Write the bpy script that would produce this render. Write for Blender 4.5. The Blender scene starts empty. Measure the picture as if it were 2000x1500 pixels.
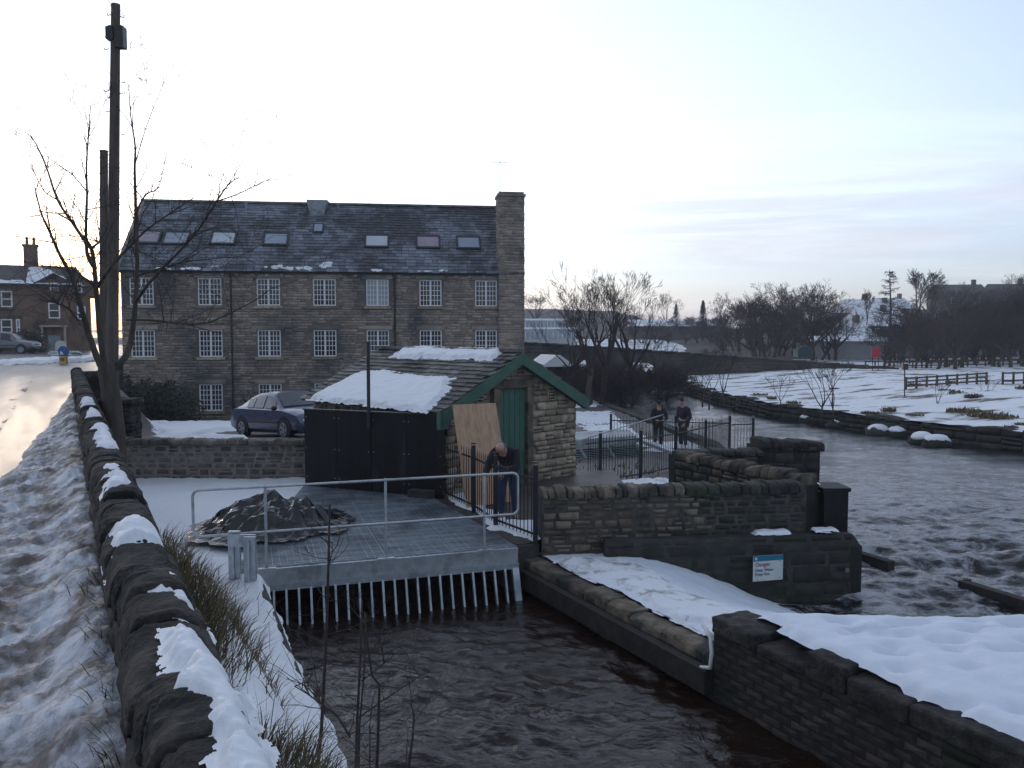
import bpy, math, random
import numpy as np
from mathutils import Vector, Matrix

SC = bpy.context.scene
C = SC.collection
PI = math.pi
rad = math.radians

# ---------------------------------------------------------------- camera
FPX, PITCH = 1600.0, math.atan(100 / 1600.0)
cam_d = bpy.data.cameras.new('camera')
cam = bpy.data.objects.new('camera', cam_d)
C.objects.link(cam)
cam.location = (0, 0, 0)
cam.rotation_euler = (PI / 2 - PITCH, 0, 0)
cam_d.sensor_width = 36.0
cam_d.lens = 36.0 * FPX / 2000.0
cam_d.clip_start = 0.05
cam_d.clip_end = 5000
SC.camera = cam

# ---------------------------------------------------------------- sky, sun, exposure
HAZE = .0008
VEIL = (.62, 6.4, 15.5, (.40, .60, 1.0), (.84, .88, 1.0))
SUN_EL, SUN_AZ = rad(5.0), rad(-30.0)          # azimuth from +Y, negative to the left
world = bpy.data.worlds.new('World')
SC.world = world
world.use_nodes = True
wn, wl = world.node_tree.nodes, world.node_tree.links
wn.clear()
w_out = wn.new('ShaderNodeOutputWorld')
w_bg = wn.new('ShaderNodeBackground')
w_sky = wn.new('ShaderNodeTexSky')
w_sky.sky_type = 'NISHITA'
w_sky.sun_disc = False
w_sky.sun_elevation = SUN_EL
w_sky.sun_rotation = SUN_AZ
w_sky.altitude = 0
w_sky.air_density = 1.0
w_sky.dust_density = 1.2
w_sky.ozone_density = 2.0
w_bg.inputs['Strength'].default_value = 0.15
# thin high cloud and streaks, laid on a plane above the place
w_tc = wn.new('ShaderNodeTexCoord')
w_sep = wn.new('ShaderNodeSeparateXYZ')
wl.new(w_tc.outputs['Generated'], w_sep.inputs[0])
def wmath(op, a, b=None, clamp=False):
    n = wn.new('ShaderNodeMath'); n.operation = op; n.use_clamp = clamp
    for i, v in enumerate((a, b)):
        if v is None: continue
        if isinstance(v, (int, float)): n.inputs[i].default_value = v
        else: wl.new(v, n.inputs[i])
    return n.outputs[0]
w_z = wmath('ADD', wmath('MAXIMUM', w_sep.outputs[2], 0.0), 0.10)
w_x = wmath('DIVIDE', w_sep.outputs[0], w_z)
w_y = wmath('DIVIDE', w_sep.outputs[1], w_z)
w_cmb = wn.new('ShaderNodeCombineXYZ')
wl.new(w_x, w_cmb.inputs[0]); wl.new(w_y, w_cmb.inputs[1])
w_map = wn.new('ShaderNodeMapping')
w_map.inputs['Rotation'].default_value = (0, 0, rad(-32))
w_map.inputs['Scale'].default_value = (0.22, 0.75, 1)
wl.new(w_cmb.outputs[0], w_map.inputs[0])
w_noi = wn.new('ShaderNodeTexNoise')
w_noi.inputs['Scale'].default_value = 1.0
w_noi.inputs['Detail'].default_value = 6
w_noi.inputs['Roughness'].default_value = 0.55
w_noi.inputs['Distortion'].default_value = 0.6
wl.new(w_map.outputs[0], w_noi.inputs['Vector'])
w_rmp = wn.new('ShaderNodeMapRange')
w_rmp.inputs[1].default_value = 0.42; w_rmp.inputs[2].default_value = 0.72
w_rmp.inputs[3].default_value = 0.0; w_rmp.inputs[4].default_value = 0.62
wl.new(w_noi.outputs[0], w_rmp.inputs[0])
# cloud takes the light of the sky behind it, whiter
w_bw = wn.new('ShaderNodeRGBToBW'); wl.new(w_sky.outputs[0], w_bw.inputs[0])
w_cl = wn.new('ShaderNodeMix'); w_cl.data_type = 'RGBA'; w_cl.blend_type = 'MULTIPLY'
w_cl.inputs[0].default_value = 1.0
w_cl.inputs[6].default_value = (1, 1, 1, 1)
wl.new(w_bw.outputs[0], w_cl.inputs[6])
w_cl.inputs[7].default_value = (1.06, 1.0, 1.02, 1)
w_mix = wn.new('ShaderNodeMix'); w_mix.data_type = 'RGBA'
w_mix.inputs[0].default_value = 0.0
wl.new(w_sky.outputs[0], w_mix.inputs[6])
wl.new(w_cl.outputs[2], w_mix.inputs[7])
# thin high veil of ice cloud, pale blue, brighter towards the low sun
w_dot = wn.new('ShaderNodeVectorMath'); w_dot.operation = 'DOT_PRODUCT'
wl.new(w_tc.outputs['Generated'], w_dot.inputs[0])
w_dot.inputs[1].default_value = (math.sin(SUN_AZ) * math.cos(SUN_EL), math.cos(SUN_AZ) * math.cos(SUN_EL), math.sin(SUN_EL))
w_f1 = wmath('POWER', wmath('MULTIPLY', wmath('ADD', w_dot.outputs['Value'], 1.0), 0.5), 3.2)
w_f2 = wmath('MULTIPLY', w_f1, VEIL[2])
w_f3 = wmath('SUBTRACT', 1.0, wmath('MULTIPLY', wmath('POWER', wmath('MAXIMUM', w_sep.outputs[2], 0.0), 0.8), 0.72))
w_fall = wmath('MULTIPLY', w_f2, w_f3)
w_base = wmath('MULTIPLY', w_f3, VEIL[1])
w_vc = wn.new('ShaderNodeMix'); w_vc.data_type = 'RGBA'; w_vc.blend_type = 'MULTIPLY'
w_vc.inputs[0].default_value = 1.0
wl.new(w_fall, w_vc.inputs[6]); w_vc.inputs[7].default_value = (*VEIL[4], 1)
w_vb = wn.new('ShaderNodeMix'); w_vb.data_type = 'RGBA'; w_vb.blend_type = 'MULTIPLY'; w_vb.inputs[0].default_value = 1.0
wl.new(w_base, w_vb.inputs[6]); w_vb.inputs[7].default_value = (*VEIL[3], 1)
w_va = wn.new('ShaderNodeMix'); w_va.data_type = 'RGBA'; w_va.blend_type = 'ADD'; w_va.inputs[0].default_value = 1.0
wl.new(w_vc.outputs[2], w_va.inputs[6]); wl.new(w_vb.outputs[2], w_va.inputs[7])
def wsmooth(v, a, b, c=0.0, d=1.0):
    n = wn.new('ShaderNodeMapRange'); n.interpolation_type = 'SMOOTHSTEP'; wl.new(v, n.inputs[0])
    for i, x in zip((1, 2, 3, 4), (a, b, c, d)): n.inputs[i].default_value = x
    return n.outputs[0]
w_veil = wn.new('ShaderNodeMix'); w_veil.data_type = 'RGBA'
wl.new(wsmooth(w_sep.outputs[2], 0.0, 0.20, VEIL[0] * .40, VEIL[0]), w_veil.inputs[0])
wl.new(w_mix.outputs[2], w_veil.inputs[6]); wl.new(w_va.outputs[2], w_veil.inputs[7])
# low bank of layered grey-mauve cloud away from the sun
w_bv = wn.new('ShaderNodeMapping'); w_bv.inputs['Scale'].default_value = (2.2, 2.2, 26); wl.new(w_tc.outputs['Generated'], w_bv.inputs[0])
w_bn = wn.new('ShaderNodeTexNoise'); w_bn.inputs['Scale'].default_value = 1.0; w_bn.inputs['Detail'].default_value = 7; w_bn.inputs['Roughness'].default_value = .6; w_bn.inputs['Distortion'].default_value = .4
wl.new(w_bv.outputs[0], w_bn.inputs['Vector'])
w_bm = wmath('MULTIPLY', wmath('MULTIPLY', wsmooth(w_sep.outputs[2], .055, .10), wsmooth(w_sep.outputs[2], .24, .13)), wmath('MULTIPLY', wsmooth(w_dot.outputs['Value'], .93, .70), wsmooth(w_bn.outputs[0], .38, .60)))
w_bk = wn.new('ShaderNodeMix'); w_bk.data_type = 'RGBA'; w_bk.inputs[7].default_value = (4.1, 4.2, 4.7, 1)
w_st = wn.new('ShaderNodeMix'); w_st.data_type = 'RGBA'; w_st.inputs[7].default_value = (6.9, 6.9, 7.1, 1)
wl.new(wmath('MULTIPLY', w_rmp.outputs[0], wsmooth(w_dot.outputs['Value'], .97, .80)), w_st.inputs[0]); wl.new(w_veil.outputs[2], w_st.inputs[6])
wl.new(wmath('MULTIPLY', w_bm, .60), w_bk.inputs[0]); wl.new(w_st.outputs[2], w_bk.inputs[6])
wl.new(w_bk.outputs[2], w_bg.inputs['Color'])
wl.new(w_bg.outputs[0], w_out.inputs[0])

sun_d = bpy.data.lights.new('sun', 'SUN')
sun_d.energy = 0.5
sun_d.angle = rad(8)
sun_d.color = (1.0, 0.78, 0.55)
sun = bpy.data.objects.new('sun', sun_d)
C.objects.link(sun)
sdir = Vector((math.sin(SUN_AZ) * math.cos(SUN_EL), math.cos(SUN_AZ) * math.cos(SUN_EL), math.sin(SUN_EL)))
sun.rotation_euler = sdir.to_track_quat('Z', 'Y').to_euler()

SC.view_settings.view_transform = 'Standard'
SC.view_settings.look = 'None'
SC.view_settings.exposure = 0.24
SC.view_settings.gamma = 1.0
SC.view_settings.use_curve_mapping = False
SC.cycles.use_denoising = True
SC.cycles.max_bounces = 6
SC.cycles.diffuse_bounces = 3
SC.cycles.glossy_bounces = 3
SC.cycles.transmission_bounces = 4
SC.cycles.transparent_max_bounces = 8
SC.cycles.volume_bounces = 0
SC.cycles.caustics_reflective = False
SC.cycles.caustics_refractive = False

# ---------------------------------------------------------------- measuring: rays through the lens to real places
CT, ST = math.cos(PITCH), math.sin(PITCH)
def ray(px, py):
    u, v = (px - 1000.0) / FPX, (750.0 - py) / FPX
    return Vector((u, CT + v * ST, -ST + v * CT))
def W(px, py, Y):
    d = ray(px, py); return d * (Y / d.y)
def WZ(px, py, z):
    d = ray(px, py); return d * (z / d.z)
def RP(px, py, p, n):
    d = ray(px, py); return d * (Vector(p).dot(n) / d.dot(n))

# ---------------------------------------------------------------- noise for height fields
def _hash(ix, iy, s):
    n = (ix.astype(np.int64) * 374761393 + iy.astype(np.int64) * 668265263 + s * 974634777) & 0xffffffff
    n = ((n ^ (n >> 13)) * 1274126177) & 0xffffffff
    n = n ^ (n >> 16)
    return (n & 0xffff) / 65535.0
def vnoise(x, y, s=0):
    x = np.asarray(x, float); y = np.asarray(y, float)
    ix, iy = np.floor(x), np.floor(y); fx, fy = x - ix, y - iy
    fx = fx * fx * fx * (fx * (fx * 6 - 15) + 10); fy = fy * fy * fy * (fy * (fy * 6 - 15) + 10)
    a, b = _hash(ix, iy, s), _hash(ix + 1, iy, s)
    c, d = _hash(ix, iy + 1, s), _hash(ix + 1, iy + 1, s)
    return (a * (1 - fx) + b * fx) * (1 - fy) + (c * (1 - fx) + d * fx) * fy
def fbm(x, y, s=0, o=4, g=0.5):
    t, a, n = 0.0, 1.0, 0.0
    x = np.asarray(x, float); y = np.asarray(y, float)
    for k in range(o):
        cr, sr = math.cos(0.6 * k), math.sin(0.6 * k)
        t = t + a * vnoise(x * cr - y * sr + 13.7 * k, x * sr + y * cr - 7.1 * k, s + k); n += a; a *= g; x = x * 2.03; y = y * 2.03
    return t / n - 0.5
def sstep(a, b, x):
    t = np.clip((np.asarray(x, float) - a) / (b - a), 0, 1); return t * t * (3 - 2 * t)

# ---------------------------------------------------------------- objects
def wmat(o):
    m = Matrix.LocRotScale(o.location, o.rotation_euler, o.scale)
    if o.parent: return wmat(o.parent) @ o.matrix_parent_inverse @ m
    return m
def attach(o, parent):
    o.parent = parent
    o.matrix_parent_inverse = wmat(parent).inverted()
    return o
def tag(o, label=None, cat=None, group=None, kind=None):
    if label: o['label'] = label
    if cat: o['category'] = cat
    if group: o['group'] = group
    if kind: o['kind'] = kind
    return o
def thing(name, label, cat, loc=(0, 0, 0), rz=0.0, group=None):
    o = bpy.data.objects.new(name, None); C.objects.link(o)
    o.empty_display_size = 0.2
    o.location = loc; o.rotation_euler = (0, 0, rz)
    return tag(o, label, cat, group)
def kids(o, _cache={}):
    return list(o.children)
def copy_tree(o, parent=None):
    c = o.copy(); C.objects.link(c)
    if parent is not None: c.parent = parent
    for ch in o.children: copy_tree(ch, c)
    return c

class MB:
    def __init__(s): s.v = []; s.f = []; s.m = []
    def add(s, vs, fs, mi=0):
        k = len(s.v)
        s.v.extend(tuple(p) for p in vs)
        s.f.extend(tuple(i + k for i in f) for f in fs)
        s.m.extend([mi] * len(fs)); return s
    def box(s, c, size, mi=0, rz=0.0, M=None):
        x, y, z = size[0] / 2, size[1] / 2, size[2] / 2
        vs = [Vector((a * x, b * y, e * z)) for a in (-1, 1) for b in (-1, 1) for e in (-1, 1)]
        R = M if M is not None else Matrix.Rotation(rz, 3, 'Z')
        c = Vector(c)
        return s.add([R @ p + c for p in vs], [(0, 1, 3, 2), (4, 6, 7, 5), (0, 4, 5, 1), (2, 3, 7, 6), (0, 2, 6, 4), (1, 5, 7, 3)], mi)
    def beam(s, a, b, w, h, mi=0, up=(0, 0, 1)):
        a, b = Vector(a), Vector(b); d = b - a; L = d.length
        if L < 1e-6: return s
        x = d / L; y = Vector(up).cross(x)
        if y.length < 1e-5: y = Vector((0, 1, 0)).cross(x)
        y.normalize(); z = x.cross(y)
        M = Matrix((x, y, z)).transposed()
        return s.box((a + b) / 2, (L, w, h), mi, M=M)
    def tube(s, pts, rs, n=6, mi=0, cap=True):
        pts = [Vector(p) for p in pts]
        if not hasattr(rs, '__len__'): rs = [rs] * len(pts)
        k0 = len(s.v); ref = None
        for i, p in enumerate(pts):
            t = (pts[min(i + 1, len(pts) - 1)] - pts[max(i - 1, 0)])
            if t.length < 1e-9: t = Vector((0, 0, 1))
            t.normalize()
            if ref is None: ref = Vector((1, 0, 0)) if abs(t.x) < 0.8 else Vector((0, 1, 0))
            ref = (ref - t * ref.dot(t))
            if ref.length < 1e-6: ref = t.orthogonal()
            ref.normalize(); b = t.cross(ref)
            for j in range(n):
                a = 2 * PI * j / n
                s.v.append(tuple(p + (ref * math.cos(a) + b * math.sin(a)) * rs[i]))
        for i in range(len(pts) - 1):
            for j in range(n):
                s.f.append((k0 + i * n + j, k0 + i * n + (j + 1) % n, k0 + (i + 1) * n + (j + 1) % n, k0 + (i + 1) * n + j)); s.m.append(mi)
        if cap:
            s.f.append(tuple(k0 + j for j in reversed(range(n)))); s.m.append(mi)
            k = k0 + (len(pts) - 1) * n
            s.f.append(tuple(k + j for j in range(n))); s.m.append(mi)
        return s
    def prism(s, poly, d, mi=0):
        d = Vector(d); n = len(poly); a = [Vector(p) for p in poly]
        return s.add(a + [p + d for p in a], [tuple(reversed(range(n))), tuple(range(n, 2 * n))] + [(i, (i + 1) % n, (i + 1) % n + n, i + n) for i in range(n)], mi)
    def quad(s, a, b, c, d, mi=0): return s.add([a, b, c, d], [(0, 1, 2, 3)], mi)
    def ball(s, c, r, nu=10, nv=6, mi=0, M=None):
        c = Vector(c); r = Vector(r) if hasattr(r, '__len__') else Vector((r, r, r)); vs = [(0, 0, 1)]
        for i in range(1, nv):
            t = PI * i / nv
            vs += [(math.sin(t) * math.cos(2 * PI * j / nu), math.sin(t) * math.sin(2 * PI * j / nu), math.cos(t)) for j in range(nu)]
        vs.append((0, 0, -1)); L = len(vs) - 1; fs = []
        for j in range(nu):
            fs.append((0, 1 + j, 1 + (j + 1) % nu)); fs.append((L, L - nu + (j + 1) % nu, L - nu + j))
            for i in range(nv - 2):
                a = 1 + i * nu; fs.append((a + j, a + nu + j, a + nu + (j + 1) % nu, a + (j + 1) % nu))
        pts = [Vector((p[0] * r.x, p[1] * r.y, p[2] * r.z)) for p in vs]
        return s.add([(M @ p if M is not None else p) + c for p in pts], fs, mi)
    def mesh(s, name, mats=(), smooth=False, sharp=None):
        me = bpy.data.meshes.new(name)
        me.from_pydata(s.v, [], s.f)
        for m in (mats if isinstance(mats, (list, tuple)) else [mats]): me.materials.append(m)
        if s.m and max(s.m) > 0: me.polygons.foreach_set('material_index', s.m)
        if smooth:
            me.shade_smooth()
            if sharp: me.set_sharp_from_angle(angle=rad(sharp))
        me.update(); return me
    def build(s, name, mats, parent=None, smooth=False, sharp=None, loc=None, rz=0.0):
        o = bpy.data.objects.new(name, s.mesh(name, mats, smooth, sharp)); C.objects.link(o)
        if loc is not None: o.location = loc
        o.rotation_euler = (0, 0, rz)
        if parent is not None: attach(o, parent)
        return o

def link_mesh(name, me, parent=None, loc=(0, 0, 0), rz=0.0, scale=(1, 1, 1), inv=None):
    o = bpy.data.objects.new(name, me); C.objects.link(o)
    o.location = loc; o.rotation_euler = (0, 0, rz); o.scale = scale
    if parent is not None:
        o.parent = parent
        o.matrix_parent_inverse = inv if inv is not None else wmat(parent).inverted()
    return o

def grid(name, X, Y, Z, mat, parent=None, mask=None, smooth=True, kind=None):
    """a sheet from 2-D arrays; faces whose four corners are all masked out are dropped"""
    n, m = X.shape
    idx = np.arange(n * m).reshape(n, m)
    q = np.stack([idx[:-1, :-1], idx[1:, :-1], idx[1:, 1:], idx[:-1, 1:]], -1).reshape(-1, 4)
    if mask is not None:
        k = mask.reshape(-1); q = q[k[q].any(1)]
    v = np.stack([X, Y, Z], -1).reshape(-1, 3)
    used = np.zeros(len(v), bool); used[q.reshape(-1)] = True
    re = np.cumsum(used) - 1
    v, q = v[used], re[q]
    a = v[q[0]] if len(q) else None
    if len(q):
        nz = np.cross(a[1] - a[0], a[3] - a[0])[2]
        if nz < 0: q = q[:, ::-1]
    me = bpy.data.meshes.new(name)
    me.vertices.add(len(v)); me.vertices.foreach_set('co', v.astype(np.float32).reshape(-1))
    me.loops.add(q.size); me.polygons.add(len(q))
    me.loops.foreach_set('vertex_index', q.astype(np.int32).reshape(-1))
    me.polygons.foreach_set('loop_start', np.arange(0, q.size, 4, dtype=np.int32))
    me.polygons.foreach_set('loop_total', np.full(len(q), 4, np.int32))
    me.materials.append(mat)
    me.update(calc_edges=True); me.validate()
    if smooth: me.shade_smooth()
    else: me.shade_flat()
    o = bpy.data.objects.new(name, me); C.objects.link(o)
    if parent is not None: attach(o, parent)
    if kind: o['kind'] = kind
    return o

# ---------------------------------------------------------------- materials
def new_mat(name):
    m = bpy.data.materials.new(name); m.use_nodes = True
    nt = m.node_tree; return m, nt, nt.nodes['Principled BSDF']
def _lnk(nt, v, sock):
    if isinstance(v, (int, float)): sock.default_value = v
    elif isinstance(v, (tuple, list)): sock.default_value = (*v, 1) if len(v) == 3 else v
    else: nt.links.new(v, sock)
def n_noise(nt, scale, detail=4, rough=0.55, vec=None, dist=0.0):
    n = nt.nodes.new('ShaderNodeTexNoise')
    n.inputs['Scale'].default_value = scale; n.inputs['Detail'].default_value = detail
    n.inputs['Roughness'].default_value = rough; n.inputs['Distortion'].default_value = dist
    if vec is not None: nt.links.new(vec, n.inputs['Vector'])
    return n.outputs[0]
def n_pos(nt, scale=None):
    g = nt.nodes.new('ShaderNodeNewGeometry').outputs['Position']
    if scale is None: return g
    mp = nt.nodes.new('ShaderNodeMapping'); mp.inputs['Scale'].default_value = scale
    nt.links.new(g, mp.inputs[0]); return mp.outputs[0]
def n_range(nt, v, a, b, c=0.0, d=1.0):
    n = nt.nodes.new('ShaderNodeMapRange'); n.interpolation_type = 'SMOOTHSTEP'
    nt.links.new(v, n.inputs[0])
    for i, x in zip((1, 2, 3, 4), (a, b, c, d)): n.inputs[i].default_value = x
    return n.outputs[0]
def n_math(nt, op, a, b=0.0):
    n = nt.nodes.new('ShaderNodeMath'); n.operation = op
    _lnk(nt, a, n.inputs[0]); _lnk(nt, b, n.inputs[1]); return n.outputs[0]
def n_mix(nt, f, a, b, mode='MIX'):
    n = nt.nodes.new('ShaderNodeMix'); n.data_type = 'RGBA'; n.blend_type = mode
    _lnk(nt, f, n.inputs[0]); _lnk(nt, a, n.inputs[6]); _lnk(nt, b, n.inputs[7]); return n.outputs[2]
def n_bump(nt, h, strength, dist=0.02, prev=None):
    n = nt.nodes.new('ShaderNodeBump')
    n.inputs['Strength'].default_value = strength; n.inputs['Distance'].default_value = dist
    nt.links.new(h, n.inputs['Height'])
    if prev is not None: nt.links.new(prev, n.inputs['Normal'])
    return n.outputs[0]
def n_rand(nt):
    a = nt.nodes.new('ShaderNodeObjectInfo').outputs['Random']
    b = nt.nodes.new('ShaderNodeNewGeometry').outputs['Random Per Island']
    return n_math(nt, 'FRACT', n_math(nt, 'ADD', a, n_math(nt, 'MULTIPLY', b, 3.17)))

def M(name, c1, c2=None, scale=3.0, rough=0.8, bump=0.0, bscale=30.0, var=0.0, metal=0.0, c3=None, c3scale=0.6, c3lo=0.5, c3hi=0.65, stretch=None, spec=0.5, bdist=0.01):
    """colour noise c1..c2, patches of c3, per-piece brightness var, fine bump"""
    m, nt, b = new_mat(name)
    pos = n_pos(nt, stretch)
    col = c1
    if c2 is not None: col = n_mix(nt, n_range(nt, n_noise(nt, scale, 6, 0.6, pos), 0.32, 0.68), c1, c2)
    if c3 is not None: col = n_mix(nt, n_range(nt, n_noise(nt, c3scale, 5, 0.6, pos), c3lo, c3hi), col, c3)
    if var > 0:
        r = n_rand(nt)
        hs = nt.nodes.new('ShaderNodeHueSaturation')
        _lnk(nt, col, hs.inputs['Color'])
        _lnk(nt, n_range(nt, r, 0, 1, 1 - var, 1 + var), hs.inputs['Value'])
        _lnk(nt, n_range(nt, n_math(nt, 'FRACT', n_math(nt, 'MULTIPLY', r, 7.3)), 0, 1, 0.5 - 0.03 * var, 0.5 + 0.03 * var), hs.inputs['Hue'])
        col = hs.outputs[0]
    _lnk(nt, col, b.inputs['Base Color'])
    b.inputs['Roughness'].default_value = rough
    b.inputs['Metallic'].default_value = metal
    b.inputs['Specular IOR Level'].default_value = spec
    if bump > 0: nt.links.new(n_bump(nt, n_noise(nt, bscale, 5, 0.6, pos), bump, bdist), b.inputs['Normal'])
    return m

MT = {}
MT['stone'] = M('sandstone', (.10, .078, .056), (.19, .15, .11), 5, .9, .8, 36, .34, c3=(.035, .037, .030), c3scale=2.2, c3lo=.45, c3hi=.66)
MT['stone_mid'] = M('yard_wall_stone', (.10, .088, .074), (.19, .165, .138), 5, .9, .7, 36, .34, c3=(.05, .05, .044), c3scale=2.2, c3lo=.48, c3hi=.68)
MT['mortar_mid'] = M('damp_mortar', (.05, .046, .04), (.085, .077, .066), 6, .95, .6, 30, c3=(.03, .031, .026), c3scale=2.0)
MT['stone_pale'] = M('pale_sandstone', (.25, .205, .15), (.42, .345, .255), 5, .9, .6, 40, .34, c3=(.11, .10, .088), c3scale=2.2, c3lo=.55, c3hi=.72)
MT['stone_dark'] = M('mossy_dark_stone', (.022, .022, .018), (.045, .042, .034), 5, .85, .7, 40, .35, c3=(.018, .024, .010), c3scale=1.5, c3lo=.48, c3hi=.62)
MT['stone_road'] = M('weathered_gritstone', (.030, .026, .023), (.075, .065, .056), 11, .92, 1.0, 34, .22, c3=(.013, .013, .010), c3scale=3.0, c3lo=.42, c3hi=.62, bdist=.03)
MT['mortar'] = M('mortar', (.17, .15, .125), (.25, .22, .185), 6, .95, .5, 30)
MT['mortar_dark'] = M('dark_mortar', (.014, .014, .012), (.03, .028, .024), 6, .95, .5, 30)
MT['mill_stone'] = M('mill_stone', (.265, .215, .17), (.36, .30, .245), 1.6, .9, .5, 14, .26, c3=(.11, .105, .098), c3scale=.30, c3lo=.45, c3hi=.68)
MT['mill_joint'] = M('mill_joint', (.16, .135, .112), (.22, .19, .16), 1.2, .95, .5, 14, c3=(.08, .076, .07), c3scale=.30, c3lo=.45, c3hi=.68)
MT['brick'] = M('dark_brick', (.035, .027, .022), (.06, .045, .036), 6, .85, .5, 50, .35, c3=(.018, .02, .014), c3scale=1.6, c3lo=.5, c3hi=.66)
MT['concrete'] = M('wet_concrete', (.03, .028, .025), (.06, .055, .047), 3, .8, .5, 30, 0, c3=(.016, .018, .012), c3scale=1.2)
MT['white_paint'] = M('white_paint', (.84, .84, .84), (.76, .76, .77), 4, .5)
MT['glass_dark'] = M('window_glass', (.012, .014, .017), (.02, .022, .028), .6, .06, spec=.6)
MT['glass_sky'] = M('sky_tinted_glass', (.26, .32, .38), None, 1, .08, spec=1.0)  # pale blue base colour stands in for sky reflected in the panes
MT['blind'] = M('pale_blind', (.34, .37, .38), (.42, .45, .46), 8, .35)
MT['black_metal'] = M('black_iron', (.012, .012, .014), (.02, .02, .022), 20, .45, .2, 80)
MT['black_paint'] = M('black_sheet', (.005, .0045, .0045), (.012, .010, .010), 1.6, .62, .25, 6, c3=(.035, .033, .034), c3scale=.9, c3lo=.55, c3hi=.75, stretch=(3, 3, .5), spec=.3)
MT['galv'] = M('galvanised_steel', (.40, .43, .45), (.52, .55, .57), 9, .42, .15, 60, .05, .55, c3=(.30, .33, .34), c3scale=3)
MT['galv_dull'] = M('weathered_galvanised_steel', (.24, .27, .29), (.36, .39, .41), 7, .5, .2, 40, .1, .45, c3=(.14, .16, .17), c3scale=1.3, c3lo=.5, c3hi=.7)
MT['grate'] = M('galvanised_grating', (.20, .235, .26), (.30, .34, .37), 5, .5, .1, 40, .22, .35, c3=(.12, .14, .16), c3scale=.8)
MT['green'] = M('green_paint', (.035, .11, .078), (.055, .14, .10), 3, .55, .2, 30, .04)
MT['plywood'] = M('plywood', (.44, .27, .16), (.56, .37, .24), 3, .7, .15, 40, 0, c3=(.33, .17, .09), c3scale=1.1, c3lo=.5, c3hi=.75, stretch=(6, 6, .6))
MT['slate'] = M('stone_slate', (.10, .095, .085), (.19, .175, .155), 3, .75, .5, 30, .32, c3=(.05, .05, .045), c3scale=1.0)
MT['bark'] = M('bark', (.05, .04, .032), (.10, .08, .065), 8, .95, .8, 40, stretch=(1, 1, .25), bdist=.02)
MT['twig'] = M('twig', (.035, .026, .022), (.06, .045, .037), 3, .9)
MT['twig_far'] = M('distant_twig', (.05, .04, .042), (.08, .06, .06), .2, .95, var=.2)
MT['pole'] = M('weathered_pole', (.07, .055, .045), (.13, .105, .085), 6, .9, .5, 50, stretch=(1, 1, .15))
MT['hedge'] = M('hedge_leaf', (.012, .018, .010), (.028, .038, .018), 5, .8, var=.3)
MT['needle'] = M('conifer_needles', (.018, .026, .022), (.03, .042, .034), 2, .9, var=.3)
MT['grass'] = M('winter_grass', (.10, .08, .042), (.19, .15, .08), 3, .9, var=.35)
MT['soil'] = M('dark_bank', (.022, .02, .015), (.045, .038, .026), 3, .95, .6, 12, c3=(.025, .03, .012), c3scale=1)
MT['tarp'] = M('black_polythene', (.006, .006, .007), (.010, .010, .011), 6, .20, .3, 16, spec=.6, bdist=.02)
MT['rubber'] = M('tyre_rubber', (.012, .012, .013), None, 1, .8)
MT['teal'] = M('teal_print', (.01, .16, .24), None, 1, .5)
MT['sign_white'] = M('sign_white', (.62, .66, .62), (.55, .59, .56), 6, .45)
MT['ink'] = M('dark_ink', (.10, .12, .14), None, 1, .6)
MT['ink_red'] = M('red_ink', (.36, .06, .14), None, 1, .6)
MT['red'] = M('red_board', (.42, .015, .03), (.34, .012, .022), 3, .5)
MT['yellow'] = M('yellow_plastic', (.62, .38, .03), None, 1, .5)
MT['blue'] = M('blue_sign', (.02, .09, .30), None, 1, .4)
MT['wood_dark'] = M('dark_timber', (.02, .016, .014), (.04, .032, .027), 5, .9, .6, 30, stretch=(1, 1, 1))
MT['fence_wood'] = M('fence_timber', (.07, .05, .042), (.11, .08, .065), 4, .9, var=.2)
MT['brown_wall'] = M('terrace_stone', (.15, .088, .056), (.21, .13, .085), 1.2, .9, .4, 8, c3=(.06, .045, .036), c3scale=.5)
MT['far_wall'] = M('distant_wall', (.10, .085, .075), (.15, .13, .115), .6, .9, var=.2)
MT['far_pale'] = M('distant_render', (.34, .35, .36), (.42, .43, .44), .6, .8)
MT['terrace_roof'] = M('terrace_slate', (.06, .055, .052), (.09, .08, .075), 1, .8, .3, 6, var=.15)
MT['skin'] = M('skin', (.42, .22, .16), (.48, .27, .20), 12, .55)
MT['hair'] = M('grey_hair', (.20, .18, .17), (.12, .11, .10), 40, .8)
MT['cloth_black'] = M('black_cloth', (.010, .010, .012), (.018, .018, .020), 10, .9, .3, 60)
MT['denim'] = M('denim', (.022, .038, .085), (.035, .055, .12), 8, .9, .2, 80)
MT['navy'] = M('navy_cloth', (.012, .014, .024), (.02, .022, .034), 8, .9, .3, 50)
MT['shoe'] = M('dark_leather', (.012, .01, .009), None, 1, .5)

def snow_mat(name, dirt=None, lo=.5, hi=.65, dscale=2.0, bump=.45, bscale=9.0, tint=(.80, .82, .85), dstretch=None):
    m, nt, b = new_mat(name)
    pos = n_pos(nt); col = tint
    if dirt is not None:
        p2 = n_pos(nt, dstretch) if dstretch else pos
        col = n_mix(nt, n_range(nt, n_noise(nt, dscale, 7, .65, p2, .3), lo, hi), tint, dirt)
    _lnk(nt, col, b.inputs['Base Color'])
    b.inputs['Roughness'].default_value = .65
    b.inputs['Specular IOR Level'].default_value = .3
    bb = n_bump(nt, n_noise(nt, bscale, 6, .6, pos), bump, .04)
    nt.links.new(n_bump(nt, n_noise(nt, 90, 3, .6, pos), .25, .006, bb), b.inputs['Normal'])
    return m
MT['snow'] = snow_mat('snow')
MT['snow_roof'] = snow_mat('roof_snow', bump=.5, bscale=5)
MT['snow_soft'] = snow_mat('soft_snow', bump=.5, bscale=8, tint=(.74, .79, .86))
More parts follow.
